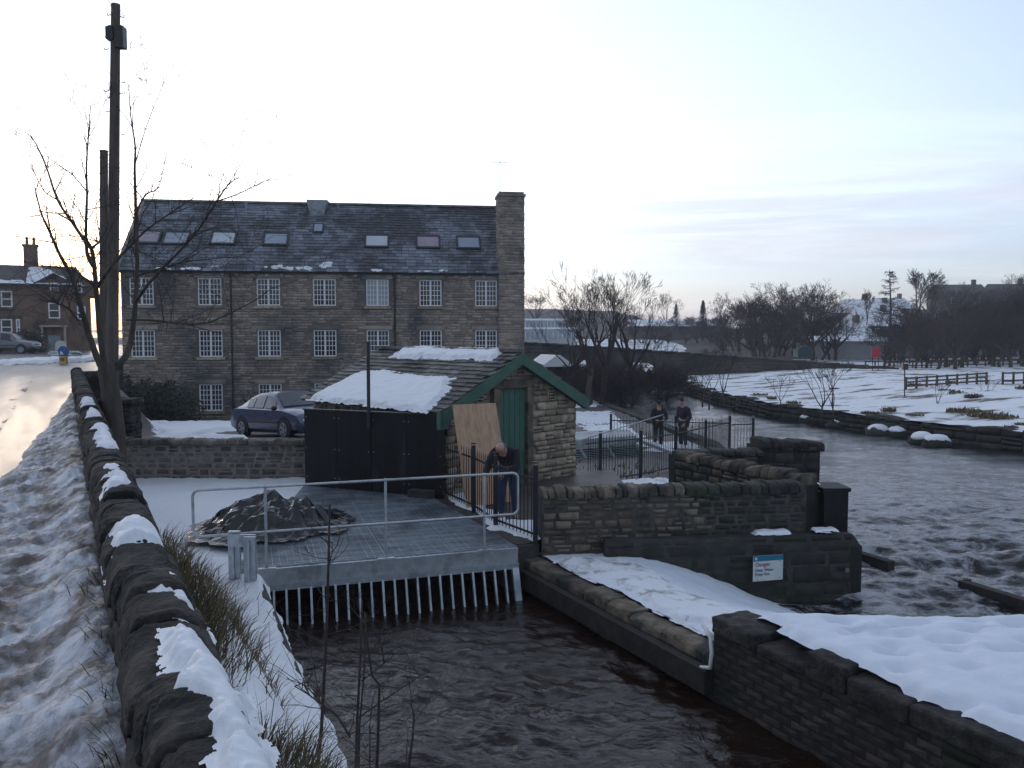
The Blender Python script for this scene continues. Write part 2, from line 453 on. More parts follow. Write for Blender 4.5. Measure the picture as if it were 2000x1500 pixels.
MT['snow_trod'] = snow_mat('trodden_snow', (.26, .25, .24), .50, .66, 2.2, .5, 7)
MT['slush'] = snow_mat('dirty_slush', (.15, .125, .11), .36, .62, 3.6, .9, 16, (.62, .65, .70))
MT['snow_field'] = snow_mat('field_snow', (.10, .085, .06), .52, .60, .55, .5, 1.5, dstretch=(.6, 1.6, 1))
# ---------------------------------------------------------------- stones
_SV = {}
def unit_stone(rng, inset, jit):
    def ring(y, k, j):
        return [(sx * (.5 - k) + rng.uniform(-j, j) * .5, y, sz * (.5 - k) + rng.uniform(-j, j) * .5) for sx, sz in ((-1, -1), (1, -1), (1, 1), (-1, 1))]
    v = ring(.5, 0, .0) + ring(-.18, 0, jit * .4) + ring(-.44, inset, jit) + [(rng.uniform(-.15, .15), -.5 - rng.uniform(0, .12), rng.uniform(-.12, .12))]
    f = []
    for a, b in ((0, 4), (4, 8)):
        for i in range(4):
            j = (i + 1) % 4; f.append((a + i, a + j, b + j, b + i))
    f += [(8 + i, 8 + (i + 1) % 4, 12) for i in range(4)]
    return v, f
def stone_set(mk, kind='rubble'):
    k = (mk, kind)
    if k not in _SV:
        rng = random.Random(hash(kind) % 1000 if False else len(kind) * 7 + 3)
        out = []
        for i in range(10):
            ins, jit = {'rubble': (rng.uniform(.07, .15), .10), 'brick': (.05, .03)}[kind]
            v, f = unit_stone(rng, ins, jit)
            out.append((MB().add(v, f).mesh('stone', MT[mk], smooth=(kind == 'rubble')), v, f))
        _SV[k] = out
    return _SV[k]

def lay_stones(parent, a, b, zb, zt, ch=(.10, .18), sl=(.2, .5), depth=.14, out=.02, mk='stone', name='stone', skip=None, limit=300, gap=.012, kind='rubble', seed=1, mk2=None, ragged=.25):
    """courses of stones on the face that lies to the right of a -> b"""
    rng = random.Random(seed)
    a, b = Vector((a[0], a[1], 0)), Vector((b[0], b[1], 0))
    L = (b - a).length; d = (b - a) / L; n = Vector((d.y, -d.x, 0)); rz = math.atan2(d.y, d.x)
    fb = zb if callable(zb) else (lambda s: zb)
    ft = zt if callable(zt) else (lambda s: zt)
    lo = min(fb(L * i / 20) for i in range(21)); hi = max(ft(L * i / 20) for i in range(21))
    items = []; z = lo; row = 0
    while z < hi - .02:
        h = rng.uniform(*ch); s = -rng.uniform(0, .6) * sl[0] if kind != 'brick' else -(row % 2) * sl[0] / 2
        while s < L - .02:
            w = rng.uniform(*sl); s0, s1 = max(s, 0), min(s + w, L); s += w
            if s1 - s0 < .05: continue
            sm = (s0 + s1) / 2
            z0, z1 = max(z, fb(sm)), min(z + h, ft(sm))
            if z1 - z0 < .03: continue
            if kind == 'rubble' and h > ch[0] * 1.25 and (s1 - s0) < h * 3 and rng.random() < ragged:
                m = z0 + (z1 - z0) * rng.uniform(.4, .6); cells = [(z0, m), (m, z1)]
            else: cells = [(z0, z1)]
            for q0, q1 in cells:
                if skip and skip(s0, s1, q0, q1): continue
                items.append((s0, s1, q0, q1, sm))
        z += h; row += 1
    recs = []
    for s0, s1, q0, q1, sm in items:
        w, h = s1 - s0 - gap, q1 - q0 - gap
        o = out + rng.uniform(-.6, .6) * min(.02, max(out, .006))
        c = a + d * sm + n * (o - depth / 2); c.z = (q0 + q1) / 2
        recs.append((c.length / max(w * h, .001) ** .5, c, w, h, rng.randrange(10), mk2(sm, c.z) if mk2 else mk, rng.uniform(-.02, .02)))
    recs.sort(key=lambda r: r[0])
    inv = wmat(parent).inverted(); rest = {}
    for i, (q, c, w, h, k, m, t) in enumerate(recs):
        me, v, f = stone_set(m, kind)[k]
        if i < limit:
            o = bpy.data.objects.new(name, me); C.objects.link(o)
            o.location = c; o.rotation_euler = (0, t, rz); o.scale = (w, depth, h)
            o.parent = parent; o.matrix_parent_inverse = inv
        else:
            mb = rest.setdefault(m, MB())
            R = Matrix.Translation(c) @ Matrix.Rotation(rz, 4, 'Z') @ Matrix.Diagonal((w, depth, h, 1))
            mb.add([R @ Vector(p) for p in v], f)
    for m, mb in rest.items():
        o = mb.build('small_' + name, MT[m], parent, smooth=(kind == 'rubble')); o['kind'] = 'stuff'

def round_slab(rng, px=.5):
    """coping stone: length on x, rounded over on y-z, base at z=0, height 1"""
    mb = MB(); N = 15; rings = []; ns = rng.randrange(999)
    for x, k in ((-.5, .91), (-.47, .97), (-.36, .99), (-.22, 1.0), (-.1, 1.0), (.02, 1.0), (.14, .99), (.26, .99), (.38, .98), (.47, .97), (.5, .90)):
        r = []
        for i in range(N):
            t = PI * i / (N - 1)
            cy, sz = -math.cos(t), math.sin(t)
            q = .16 * float(fbm(x * 3.2 + i * .02, i * .42, ns, 3)); y = .5 * math.copysign(abs(cy) ** px, cy) * (k + q + rng.uniform(-.02, .02)); z = (abs(sz) ** px) * (k + q + rng.uniform(-.025, .02))
            r.append((x + rng.uniform(-.015, .015), y, z if 0 < i < N - 1 else 0))
        rings.append(r)
    vs = [p for r in rings for p in r]; fs = []
    for a in range(len(rings) - 1):
        for i in range(N):
            j = (i + 1) % N; fs.append((a * N + i, a * N + j, (a + 1) * N + j, (a + 1) * N + i))
    fs.append(tuple(range(N - 1, -1, -1))); k = (len(rings) - 1) * N; fs.append(tuple(k + i for i in range(N)))
    vs = [(p[0], -p[1], p[2]) for p in vs]
    return mb.add(vs, fs)
def slab_set(mk, px):
    k = (mk, px)
    if k not in _SV:
        rng = random.Random(5); _SV[k] = []
        for i in range(8):
            o = round_slab(rng, px).build('tmp', MT[mk], None, True); sb = o.modifiers.new('s', 'SUBSURF'); sb.subdivision_type = 'SIMPLE'; sb.levels = 2 if mk == 'stone_road' else 1
            for sc_, st in ((.30, .09), (.07, .045)):
                tx = bpy.data.textures.new('wear', 'CLOUDS'); tx.noise_scale = sc_; tx.noise_depth = 3; dm = o.modifiers.new('d', 'DISPLACE'); dm.texture = tx; dm.strength = st; dm.mid_level = .5
            me = bpy.data.meshes.new_from_object(o.evaluated_get(bpy.context.evaluated_depsgraph_get())); me.name = 'coping_stone'; bpy.data.objects.remove(o); _SV[k].append(me)
    return _SV[k]
def lay_coping(parent, a, b, z, ln, width, hgt, mk='stone', px=.5, seed=3, gap=.008, tilt=.03, name='coping_stone', ofs=0.0):
    rng = random.Random(seed)
    a, b = Vector((a[0], a[1], 0)), Vector((b[0], b[1], 0)); L = (b - a).length; d = (b - a) / L
    n = Vector((d.y, -d.x, 0)); rz = math.atan2(d.y, d.x); s = 0; inv = wmat(parent).inverted()
    fz = z if callable(z) else (lambda s: z)
    while s < L - .03:
        w = min(rng.uniform(*ln), L - s)
        c = a + d * (s + w / 2) + n * (ofs + rng.uniform(-.015, .015)); c.z = fz(s + w / 2)
        o = bpy.data.objects.new(name, rng.choice(slab_set(mk, px))); C.objects.link(o)
        o.location = c; o.rotation_euler = (rng.uniform(-tilt, tilt), rng.uniform(-tilt, tilt) * 1.5, rz + rng.uniform(-.04, .04))
        o.scale = (w - gap, width * rng.uniform(.93, 1.07), hgt * rng.uniform(.85, 1.15))
        o.parent = parent; o.matrix_parent_inverse = inv
        s += w

def wall_core(parent, a, b, thick, zb, zt, mk, name='core', back=0.0, n=12):
    """solid body whose front face lies on a->b (front to the right of a->b)"""
    a, b = Vector((a[0], a[1], 0)), Vector((b[0], b[1], 0)); L = (b - a).length; d = (b - a) / L; nn = Vector((d.y, -d.x, 0))
    ft = zt if callable(zt) else (lambda s: zt); fb = zb if callable(zb) else (lambda s: zb)
    mb = MB(); vs = []
    for i in range(n + 1):
        s = L * i / n; p = a + d * s - nn * back; q = p - nn * thick
        vs += [(p.x, p.y, fb(s)), (p.x, p.y, ft(s)), (q.x, q.y, ft(s)), (q.x, q.y, fb(s))]
    fs = []
    for i in range(n):
        for j in range(4):
            k = (j + 1) % 4; fs.append((4 * i + j, 4 * i + k, 4 * i + 4 + k, 4 * i + 4 + j))
    fs += [(0, 3, 2, 1), (4 * n, 4 * n + 1, 4 * n + 2, 4 * n + 3)]
    return mb.add(vs, fs).build(name, MT[mk], parent)

def snow_sheet(name, X, Y, base, mask, T, mk, parent=None, seed=0, edge=.12, rough=.03, nscale=6.0, ef=3.1):
    """snow lying on a surface: thickness rises from the ragged edge of mask"""
    m = mask + fbm(X * ef, Y * ef, seed, 5, .62) * edge * 2.4
    Z = base - .012 + T * sstep(-.01, edge, m) * (1 + .5 * fbm(X * 2, Y * 2, seed + 5)) + rough * fbm(X * nscale, Y * nscale, seed + 9, 5) * sstep(0, edge, m)
    return grid(name, X, Y, Z, MT[mk], parent, mask=m > -.02)

# ================================================================ SETTING
Z_ROAD, Z_BANK, Z_GOIT, Z_RIVER = -1.72, -3.25, -3.94, -4.3
WL0 = Vector((-2.0, 4.0, 0)); WD = Vector((-.479, .878, 0)); WD.normalize(); WR = Vector((WD.y, -WD.x, 0))
def wf(a, b, z=0.0):
    p = WL0 + WD * a + WR * b; return Vector((p.x, p.y, z))
def wab(X, Y):
    dx, dy = X - WL0.x, Y - WL0.y
    return dx * WD.x + dy * WD.y, dx * WR.x + dy * WR.y

# bed of the valley, one sheet to the horizon
g = MB(); g.quad((-1550, -1550, -9.0), (1550, -1550, -9.0), (1550, 1550, -9.0), (-1550, 1550, -9.0))
tag(g.build('ground', MT['soil']), 'dark winter ground of the valley floor', kind='structure')

# road
def road_mat():
    m, nt, b = new_mat('wet_asphalt')
    pos = n_pos(nt)
    # streaks run along the wheel tracks
    m0 = nt.nodes.new('ShaderNodeMapping'); m0.inputs['Rotation'].default_value = (0, 0, -math.atan2(WD.y, WD.x)); nt.links.new(pos, m0.inputs[0])
    mp = nt.nodes.new('ShaderNodeMapping'); mp.inputs['Scale'].default_value = (.10, .9, 1)
    nt.links.new(m0.outputs[0], mp.inputs[0])
    st = n_noise(nt, 1.0, 6, .65, mp.outputs[0])
    _lnk(nt, n_mix(nt, n_range(nt, st, .35, .7), (.032, .030, .030), (.085, .08, .078)), b.inputs['Base Color'])
    _lnk(nt, n_range(nt, st, .35, .65, .36, .46), b.inputs['Roughness'])
    b.inputs['Specular IOR Level'].default_value = .5
    nt.links.new(n_bump(nt, n_noise(nt, 60, 4, .7, pos), .35, .006), b.inputs['Normal'])
    return m
MT['asphalt'] = road_mat()
p0, p1 = wf(-8, .1), wf(22.5, .1)
r = MB()
r.add([(p0.x, p0.y, Z_ROAD), (p1.x, p1.y, Z_ROAD), (-15.2, 30, Z_ROAD), (-21.6, 43, Z_ROAD), (-26, 60, Z_ROAD), (-26, 132, Z_ROAD), (-160, 132, Z_ROAD), (-160, -10, Z_ROAD)], [(0, 1, 2, 3, 4, 5, 6, 7)])
tag(r.build('road', MT['asphalt']), 'wet road shining in the low light', kind='structure')
mk_ = MB()
for k in range(9):
    a0 = 11 + k * 4.6; c = wf(a0, -4.6 - .02 * a0); c.z = Z_ROAD + .004
    d = WD * 1.1; s_ = WR * .05
    mk_.quad(c - d - s_, c + d - s_, c + d + s_, c - d + s_)
tag(mk_.build('road_marking', MT['white_paint']), 'worn dashed white line along the road', kind='structure')

# slush thrown up between the wheel tracks
A_, B_ = np.meshgrid(-4 + 34 * np.linspace(0, 1, 420) ** 1.4, np.linspace(-1.2, -7.5, 150), indexing='ij')
tr_ = np.cos((B_ + 1.4 - .02 * A_) * 3.4)
ms_ = fbm(A_ * .5, B_ * 2.2, 131, 5, .62) * .9 + .16 * tr_ - .16
P_ = np.stack([WL0.x + WD.x * A_ + WR.x * B_, WL0.y + WD.y * A_ + WR.y * B_], -1)
tag(snow_sheet('road_slush', P_[..., 0], P_[..., 1], A_ * 0 + Z_ROAD, ms_, .025, 'slush', seed=133, edge=.12, rough=.02, nscale=9, ef=5), 'thin dirty slush lying between the wheel tracks on the road', 'slush', None, 'stuff')
# pavement under trodden slush
na, nb = 520, 110
ta = np.linspace(0, 1, na); A = -5.0 + 27.0 * (ta ** 1.75)
Bt = np.linspace(0, 1, nb)
AA, BB = np.meshgrid(A, Bt, indexing='ij')
edge_b = -1.35 + .062 * np.clip(AA, 0, 30) + .22 * fbm(AA * .9, AA * 0 + 3, 4, 4)
BBw = .02 - 1.75 * BB
X = WL0.x + WD.x * AA + WR.x * BBw; Y = WL0.y + WD.y * AA + WR.y * BBw
inside = BBw - edge_b
amp = sstep(-.03, .3, inside)
n1, n2, n3 = fbm(X * 1.6, Y * 1.6, 11, 4), fbm(X * 5, Y * 5, 12, 5, .6), fbm(X * 16, Y * 16, 13, 4, .6)
pile = np.exp(-((BBw + .05) / .22) ** 2) * (.16 + .12 * fbm(AA * 1.1, AA * 0, 15))
Z = Z_ROAD - .02 + (.08 + .10 * n1 + .13 * np.maximum(n2, -.18) + .05 * n3 + pile) * amp + .04 * amp
pv = grid('pavement', X, Y, Z, MT['slush'], mask=inside > -.08)
tag(pv, 'pavement buried in grey trodden slush', kind='structure')

# road wall: long stone wall with a rounded coping
rw = thing('roadside_wall', 'long dark stone wall with rounded coping beside the slushy pavement', 'wall', wf(-4.6, .15, Z_ROAD))
wa, wb = wf(22.5, .02), wf(-5, .02)
wall_core(rw, wa, wb, .25, -3.5, -1.18, 'mortar_dark')
lay_stones(rw, wa, wb, Z_ROAD - .05, -1.17, (.10, .2), (.18, .5), .12, .035, 'stone_road', seed=4, limit=260)
back_a, back_b = wf(-5, .29), wf(22.5, .29)
lay_stones(rw, back_a, back_b, -2.2, -1.17, (.12, .2), (.25, .55), .1, .02, 'stone_road', seed=6, limit=40)
lay_coping(rw, wf(-4.8, .125), wf(22.6, .125), -1.20, (.15, .52), .275, .175, 'stone_road', .62, seed=8, tilt=.07, gap=.004)

# snow lying on the coping
def cap_snow(a0, a1, b0, b1, T, seed, name='snow_patch', label=None):
    n, m = max(40, int((a1 - a0) / .010)), 44
    n = min(n, 190)
    AA, BB = np.meshgrid(np.linspace(a0 - .06, a1 + .06, n), np.linspace(b0 - .05, b1 + .05, m), indexing='ij')
    X = WL0.x + WD.x * AA + WR.x * BB; Y = WL0.y + WD.y * AA + WR.y * BB
    y = np.clip((BB - .125) / .145, -1, 1)
    base = -1.20 + .178 * np.power(np.clip(1 - np.abs(y) ** 2.4, 0, 1), .5)
    ms = np.minimum.reduce([AA - a0, a1 - AA, (BB - b0) * 1.0, (b1 - BB) * 1.0])
    o = snow_sheet(name, X, Y, base, ms, T, 'snow', seed=seed, edge=.075, rough=.05, nscale=12, ef=6.5)
    return tag(o, label, 'snow', 'snow left on the roadside wall coping', 'stuff')
for a0, a1, b0, b1, T, sd in [(-2.75, -1.75, .11, .30, .065, 1), (-1.85, -1.42, .09, .24, .045, 2), (-1.28, -.72, .17, .28, .035, 3), (-.98, -.85, .12, .19, .03, 31), (-.12, .42, .02, .26, .05, 4),
                              (1.5, 2.1, .06, .22, .05, 5), (2.2, 2.5, .08, .2, .04, 6), (3.4, 5.6, .07, .26, .06, 7), (6.6, 7.4, .05, .2, .06, 8), (8.3, 9.4, .02, .2, .08, 9), (-3.1, -2.65, .12, .33, .07, 10)]:
    cap_snow(a0, a1, b0, b1, T, sd, label='clump of white snow lying on the dark rounded wall coping')

# snowy bank between the wall and the goit
def bank_edge(Y): return np.interp(Y, [0, 2, 4, 6, 9, 11.4, 17.2, 18.4], [1.1, .45, -.42, -1.22, -2.58, -3.62, -4.1, -4.3])
ny, nx = 420, 90
yy = np.linspace(0, 1, ny) ** 1.4 * 18.2 + .3; tt = np.linspace(0, 1, nx)
YY, TT = np.meshgrid(yy, tt, indexing='ij')
xl = WL0.x + (.22) * WR.x + (YY - WL0.y) * (WD.x / WD.y) + .0; xr = bank_edge(YY) + .05 + .16 * fbm(YY * 2.2, YY * 0, 3, 4)
XX = xl + (xr - xl) * TT
_, bb = wab(XX, YY)
wfar = sstep(5.5, 8.5, YY)
prof = 1 - sstep(.42 - .2 * wfar, 1.45 - .7 * wfar, bb)
Z = Z_BANK + (1.80 - .9 * wfar) * prof + .10 * fbm(XX * 1.3, YY * 1.3, 21, 4) + .03 * fbm(XX * 7, YY * 7, 22, 4)
edge_d = xr - XX
Z = Z - .16 * (1 - sstep(0, .14, edge_d)) 
tag(grid('snowy_bank', XX, YY, Z, MT['snow']), 'snow covered bank beside the mill channel', kind='structure')
bl = thing('channel_bank_wall', 'low concrete edge under the snowy bank on the left of the channel', 'wall', (-1.2, 6, -4.5))
for y0, y1 in ((0.5, 4), (4, 8.9), (8.9, 11.2)):
    wall_core(bl, (float(bank_edge(y0)), y0), (float(bank_edge(y1)), y1), .4, -5, Z_BANK - .06 if y1 < 10 else Z_BANK - .03, 'concrete', 'concrete_block')

# ---- water
def water_mat(name, base, foam=None, foam_scale=1.0, rough=.07, b1=.5):
    m, nt, b = new_mat(name)
    pos = n_pos(nt)
    col = base
    rg = rough
    if foam is not None:
        cx = nt.nodes.new('ShaderNodeVectorMath'); cx.operation = 'DISTANCE'; nt.links.new(pos, cx.inputs[0]); cx.inputs[1].default_value = foam[:3]
        near = n_range(nt, cx.outputs['Value'], foam[3] * .35, foam[3], 1, 0)
        f = n_noise(nt, foam_scale, 9, .72, n_pos(nt, (1.0, 1.6, 1)), .6)
        f = n_math(nt, 'MULTIPLY', n_range(nt, f, .47, .66), near)
        col = n_mix(nt, f, base, (.46, .47, .50)); rg = n_range(nt, f, 0, 1, rough, .7)
    _lnk(nt, col, b.inputs['Base Color']); _lnk(nt, rg, b.inputs['Roughness'])
    b.inputs['IOR'].default_value = 1.38
    h1 = n_noise(nt, 3.2, 5, .6, n_pos(nt, (1, 1.7, 1)), .8)
    h2 = n_noise(nt, 13, 4, .6, n_pos(nt, (1, 1.5, 1)), .5)
    nt.links.new(n_bump(nt, h2, b1 * .6, .02, n_bump(nt, h1, b1, .05)), b.inputs['Normal'])
    return m
MT['goit_water'] = water_mat('peaty_water', (.018, .009, .0055), None, rough=.06, b1=.55)
MT['river_water'] = water_mat('river_water', (.018, .016, .016), (8.5, 14, -4.3, 17), 1.5, .09, .55)
def goit_right(Y): return .15 + (12.4 - Y) * .52
nY, nX = 330, 230
yy = np.linspace(1.5, 17, nY); tt = np.linspace(0, 1, nX)
YY, TT = np.meshgrid(yy, tt, indexing='ij')
XX = (bank_edge(YY) - .2) + (goit_right(YY) + .2 - bank_edge(YY) + .2) * TT
calm = 1 - .6 * sstep(9.5, 11.5, YY)
def ridged(x, y, s): return 1 - np.abs(2 * fbm(x, y, s, 4))
Z = Z_GOIT + calm * (.35 + 1.3 * vnoise(XX * .55, YY * .5, 77)) * (.19 * fbm(XX * 1.1 + .4 * YY, YY * 1.5, 31, 4) + .05 * ridged(XX * 2.2, YY * 3.4, 33) - .04)
tag(grid('channel_water', XX, YY, Z, MT['goit_water']), 'dark peaty water running in the mill channel', kind='structure')

yy = np.concatenate([np.linspace(8, 24, 300), np.linspace(24.1, 50, 220), np.linspace(50.3, 90, 90)]); xx = np.linspace(0, 1, 360)
YY, TT = np.meshgrid(yy, xx, indexing='ij')
XX = (-1 + 0 * YY) + (8 + YY * .95) * TT
rap = np.exp(-(((XX - 9) / 7) ** 2 + ((YY - 14) / 6) ** 2))
Z = Z_RIVER + (.10 + .36 * rap) * fbm(XX * .9, YY * 1.3, 41, 5) + .06 * rap * ridged(XX * 2.5, YY * 3, 43) + .03 * fbm(XX * .35, YY * .5, 45)
tag(grid('river_water', XX, YY, Z, MT['river_water']), 'wide river broken by white water', kind='structure')

# ---- right side of the goit: concrete edge, brick wall and snow field
gw = thing('channel_side_wall', 'dark stained concrete channel edge with mossy kerb stones', 'wall', (1.2, 10.4, -4.6))
ga, gb = (goit_right(12.5), 12.5), (goit_right(8.55), 8.55)
# face looks left/down: front lies to the right of far -> near ... walk near->far puts the channel on the left
wall_core(gw, ga, gb, .45, -5, -3.62, 'concrete', 'concrete_face')
dgw = Vector((gb[0] - ga[0], gb[1] - ga[1], 0)).normalized(); ngw = Vector((dgw.y, -dgw.x, 0))
pl = MB(); q0 = Vector((*ga, -3.72)) + ngw * .06 + dgw * .1; q1 = Vector((*gb, -3.72)) + ngw * .06
pl.beam(q0, q1, .12, .26); pl.build('timber_waling', MT['wood_dark'], gw)
lay_coping(gw, (ga[0] - ngw.x * .18, ga[1] - ngw.y * .18), (gb[0] - ngw.x * .18, gb[1] - ngw.y * .18), -3.62, (.45, .8), .34, .17, 'stone', .35, seed=14, name='kerb_stone', tilt=.01)

WEAR = bpy.data.textures.new('wear', 'CLOUDS'); WEAR.noise_scale = .12; WEAR.noise_depth = 3
bw = thing('brick_wall', 'dark brick channel wall with big uneven capping stones and snow behind', 'wall', (2.8, 7.3, -4.6))
ba, bb_ = (goit_right(8.55), 8.55), (goit_right(2.6), 2.6)
wall_core(bw, ba, bb_, .42, -5, -3.16, 'mortar_dark')
lay_stones(bw, ba, bb_, -4.35, -3.16, (.085, .085), (.24, .24), .12, .008, 'brick', 'brick', kind='brick', seed=15, limit=300, gap=.010,
           skip=lambda s0, s1, z0, z1: s0 > 2.6)
lay_stones(bw, (ba[0] + dgw.x * 2.6, ba[1] + dgw.y * 2.6), bb_, -4.35, -3.16, (.14, .26), (.3, .7), .14, .03, 'stone_dark', seed=16, limit=90)
rng = random.Random(21); s = 0.0
for w, h, z in ((.66, .18, -3.18), (.62, .11, -3.18), (.46, .25, -3.18), (.62, .19, -3.18), (.95, .19, -3.17), (1.1, .18, -3.17), (1.3, .19, -3.17), (1.2, .18, -3.17), (1.0, .19, -3.17)):
    c = Vector((*ba, 0)) + dgw * (s + w / 2) - ngw * .2; c.z = z + h / 2
    mb = MB(); mb.box((0, 0, 0), (w - .008, .50, h)); me = mb.mesh('capping_stone', MT['stone_road'])
    o = link_mesh('capping_stone', me, bw, c, math.atan2(dgw.y, dgw.x)); s += w
    o.rotation_euler.x = rng.uniform(-.03, .03); o.rotation_euler.y = rng.uniform(-.02, .02)
    bv = o.modifiers.new('edge', 'BEVEL'); bv.width = .03; bv.segments = 3; sb = o.modifiers.new('sub', 'SUBSURF'); sb.subdivision_type = 'SIMPLE'; sb.levels = sb.render_levels = 3
    dm = o.modifiers.new('wear', 'DISPLACE'); dm.texture = WEAR; dm.strength = .035; dm.mid_level = .5; dm.texture_coords = 'GLOBAL'

nX, nY = 260, 260
xx = np.linspace(-.3, 1, nX); yy = np.linspace(2.5, 13.1, nY)
TT, YY = np.meshgrid(xx, yy, indexing='ij')
xl = goit_right(YY) + np.where(YY < 7.95, .03 + .20 * (fbm(YY * 2.3, YY * 0, 57, 3) + .5), np.where(YY < 8.55, .34, .34)); XX = xl + np.clip(TT, 0, 1) * (11.5 - xl)
low = -3.42 - .95 * sstep(1.6, 5.0, XX) * sstep(9.3, 11.8, YY) - 1.0 * sstep(4.9, 6.2, XX) 
edge = 8.35 + .12 * XX * 0 + .35 * fbm(XX * .8, YY * 0 + 2, 51, 3)
hi = -2.89 + .10 * fbm(XX * .5, YY * .5, 52, 3)
up = 1 - sstep(edge - .1, edge + .75, YY)
Z = low + (hi - low) * up + .09 * fbm(XX * 1.5, YY * 1.5, 53, 4) + .045 * fbm(XX * 5, YY * 5, 54, 5, .6)
# footprints in the field
rng = random.Random(9)
for k in range(80):
    fx, fy = rng.uniform(3.2, 7), rng.uniform(6.2, 8.2)
    if k < 14: fx, fy = 3.4 + k * .22, 8.0 - .10 * k + rng.uniform(-.12, .12)
    Z = Z - .085 * np.exp(-(((XX - fx) / .11) ** 2 + ((YY - fy) / .075) ** 2))
lip = np.where(YY < 8.55, sstep(-.02, .12, XX - xl), 1); Z = Z - .07 * (1 - lip)
tag(grid('snow_field', XX, YY, Z, MT['snow_soft'], mask=(TT >= -.01)), 'deep fresh snow on the island beside the channel', kind='structure')
# trodden strip by the kerb
n1, n2 = np.meshgrid(np.linspace(0, 1, 90), np.linspace(8.75, 12.1, 120), indexing='ij')
Xs = goit_right(n2) + .3 + n1 * 1.3
base = -3.42 + .09 * fbm(Xs * 1.5, n2 * 1.5, 53, 4) - .95 * sstep(1.6, 5.0, Xs) * sstep(9.3, 11.8, n2)
o = snow_sheet('trodden_snow', Xs, n2, base, np.minimum(n1 * 1.3, (1 - n1) * 1.1) - .05, .07, 'snow_trod', seed=61, edge=.2)
tag(o, 'trodden snow strip along the channel kerb', kind='structure')

# pale bent pipe on the brick wall's end
pp = MB(); e = Vector((*ba, 0)) + ngw * .07
pp.tube([e + dgw * -.10 + Vector((0, 0, -3.12)), e + dgw * .02 + Vector((0, 0, -3.20)), e + dgw * .05 + Vector((0, 0, -3.38)), e + dgw * .03 + Vector((0, 0, -3.55)), e + dgw * -.12 + Vector((0, 0, -3.60))], .022, 8)
tag(pp.build('bent_pipe', MT['white_paint'], None, True), 'short pale bent pipe fixed to the end of the brick wall', 'pipe')

# ---- danger wall group
LA = Vector((.46, 12.42, 0)); RA = Vector((4.72, 13.0, 0)); dA = (RA - LA).normalized(); nA = Vector((dA.y, -dA.x, 0)); LenA = (RA - LA).length
da = thing('warning_sign_wall', 'stone wall with upright coping that carries the danger sign, mossy black at its river end', 'wall', (2.5, 12.7, -4.6))
zA = lambda s: -2.56 + .02 * math.sin(s * 3)
wall_core(da, LA, RA, .42, -5, -2.56, 'mortar_mid')
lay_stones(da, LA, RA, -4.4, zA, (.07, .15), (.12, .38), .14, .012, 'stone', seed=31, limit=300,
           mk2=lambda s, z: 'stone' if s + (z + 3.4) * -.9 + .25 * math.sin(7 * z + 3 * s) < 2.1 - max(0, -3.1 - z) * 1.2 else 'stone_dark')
lay_coping(da, LA + nA * -.2 + dA * .02, LA + nA * -.2 + dA * 2.3, -2.57, (.08, .20), .42, .17, 'stone', .5, seed=32, tilt=.10)
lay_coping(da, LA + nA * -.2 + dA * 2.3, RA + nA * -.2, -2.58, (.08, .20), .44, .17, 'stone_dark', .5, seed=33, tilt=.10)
f = MB()
def pa(s, o, z): p = LA + dA * s + nA * o; return (p.x, p.y, z)
poly = [pa(.95, .06, -4.7), pa(5.15, .06, -4.7), pa(5.15, .06, -3.42), pa(4.98, .06, -3.2), pa(.95, .06, -3.16)]
f.prism(poly, nA * .16)
lw = f.build('lower_wall', MT['concrete'], da)
lay_stones(da, pa(.95, .2, 0), pa(4.98, .2, 0), -4.6, -3.2, (.16, .28), (.3, .7), .1, .035, 'stone_dark', seed=34, limit=120)
e2 = MB(); e2.box(LA + dA * 5.05 + nA * .1 + Vector((0, 0, -4.0)), (.2, .24, 1.2), rz=math.atan2(dA.y, dA.x)); e2.build('end_block', MT['stone_dark'], da)
for s0, s1, sd in ((3.35, 3.95, 1), (4.45, 4.75, 2), (4.35, 4.62, 3)):
    a_, b_ = np.meshgrid(np.linspace(s0, s1, 40), np.linspace(.02, .24, 16), indexing='ij')
    Xs, Ys = LA.x + dA.x * a_ + nA.x * b_, LA.y + dA.y * a_ + nA.y * b_
    o = snow_sheet('snow_patch', Xs, Ys, a_ * 0 - 3.16, np.minimum.reduce([a_ - s0, s1 - a_, b_ - .02, .24 - b_]), .06, 'snow', seed=70 + sd, edge=.05)
    tag(o, 'small strip of snow on the ledge of the danger sign wall', 'snow', 'snow on the sign wall ledge', 'stuff')

# wall running back from the sign wall's river end
B0, B1 = RA + Vector((.0, .25, 0)), Vector((3.2, 16.0, 0))
wb_ = thing('sloping_wall', 'mossy stone wall with slanted coping running back from the sign wall', 'wall', (4, 14.5, -4.6))
wall_core(wb_, B1, B0, .42, -5, -2.5, 'mortar_dark')
lay_stones(wb_, B1, B0, -3.7, -2.5, (.12, .2), (.2, .45), .12, .02, 'stone', seed=41, limit=140)
dB = (B0 - B1).normalized(); nB = Vector((dB.y, -dB.x, 0))
lay_coping(wb_, B1 - nB * .2, B0 - nB * .2, -2.52, (.09, .22), .44, .20, 'stone', .5, seed=42, tilt=.12)
wc = thing('river_wall', 'dark mossy river wall with a rounded end standing in the water', 'wall', (5, 16.5, -4.6))
C0, C1 = Vector((3.25, 16.05, 0)), Vector((5.0, 16.25, 0))
wall_core(wc, C0, C1, .5, -5, -2.45, 'mortar_dark')
lay_stones(wc, C0, C1, -4.4, -2.45, (.13, .22), (.25, .5), .12, .02, 'stone_dark', seed=43, limit=90)
lay_coping(wc, C0 + Vector((0, .2, 0)), C1 + Vector((0, .2, 0)), -2.46, (.12, .28), .46, .14, 'stone_dark', .45, seed=44, tilt=.1)
D0, D1 = Vector((5.0, 16.35, 0)), Vector((6.25, 16.5, 0))
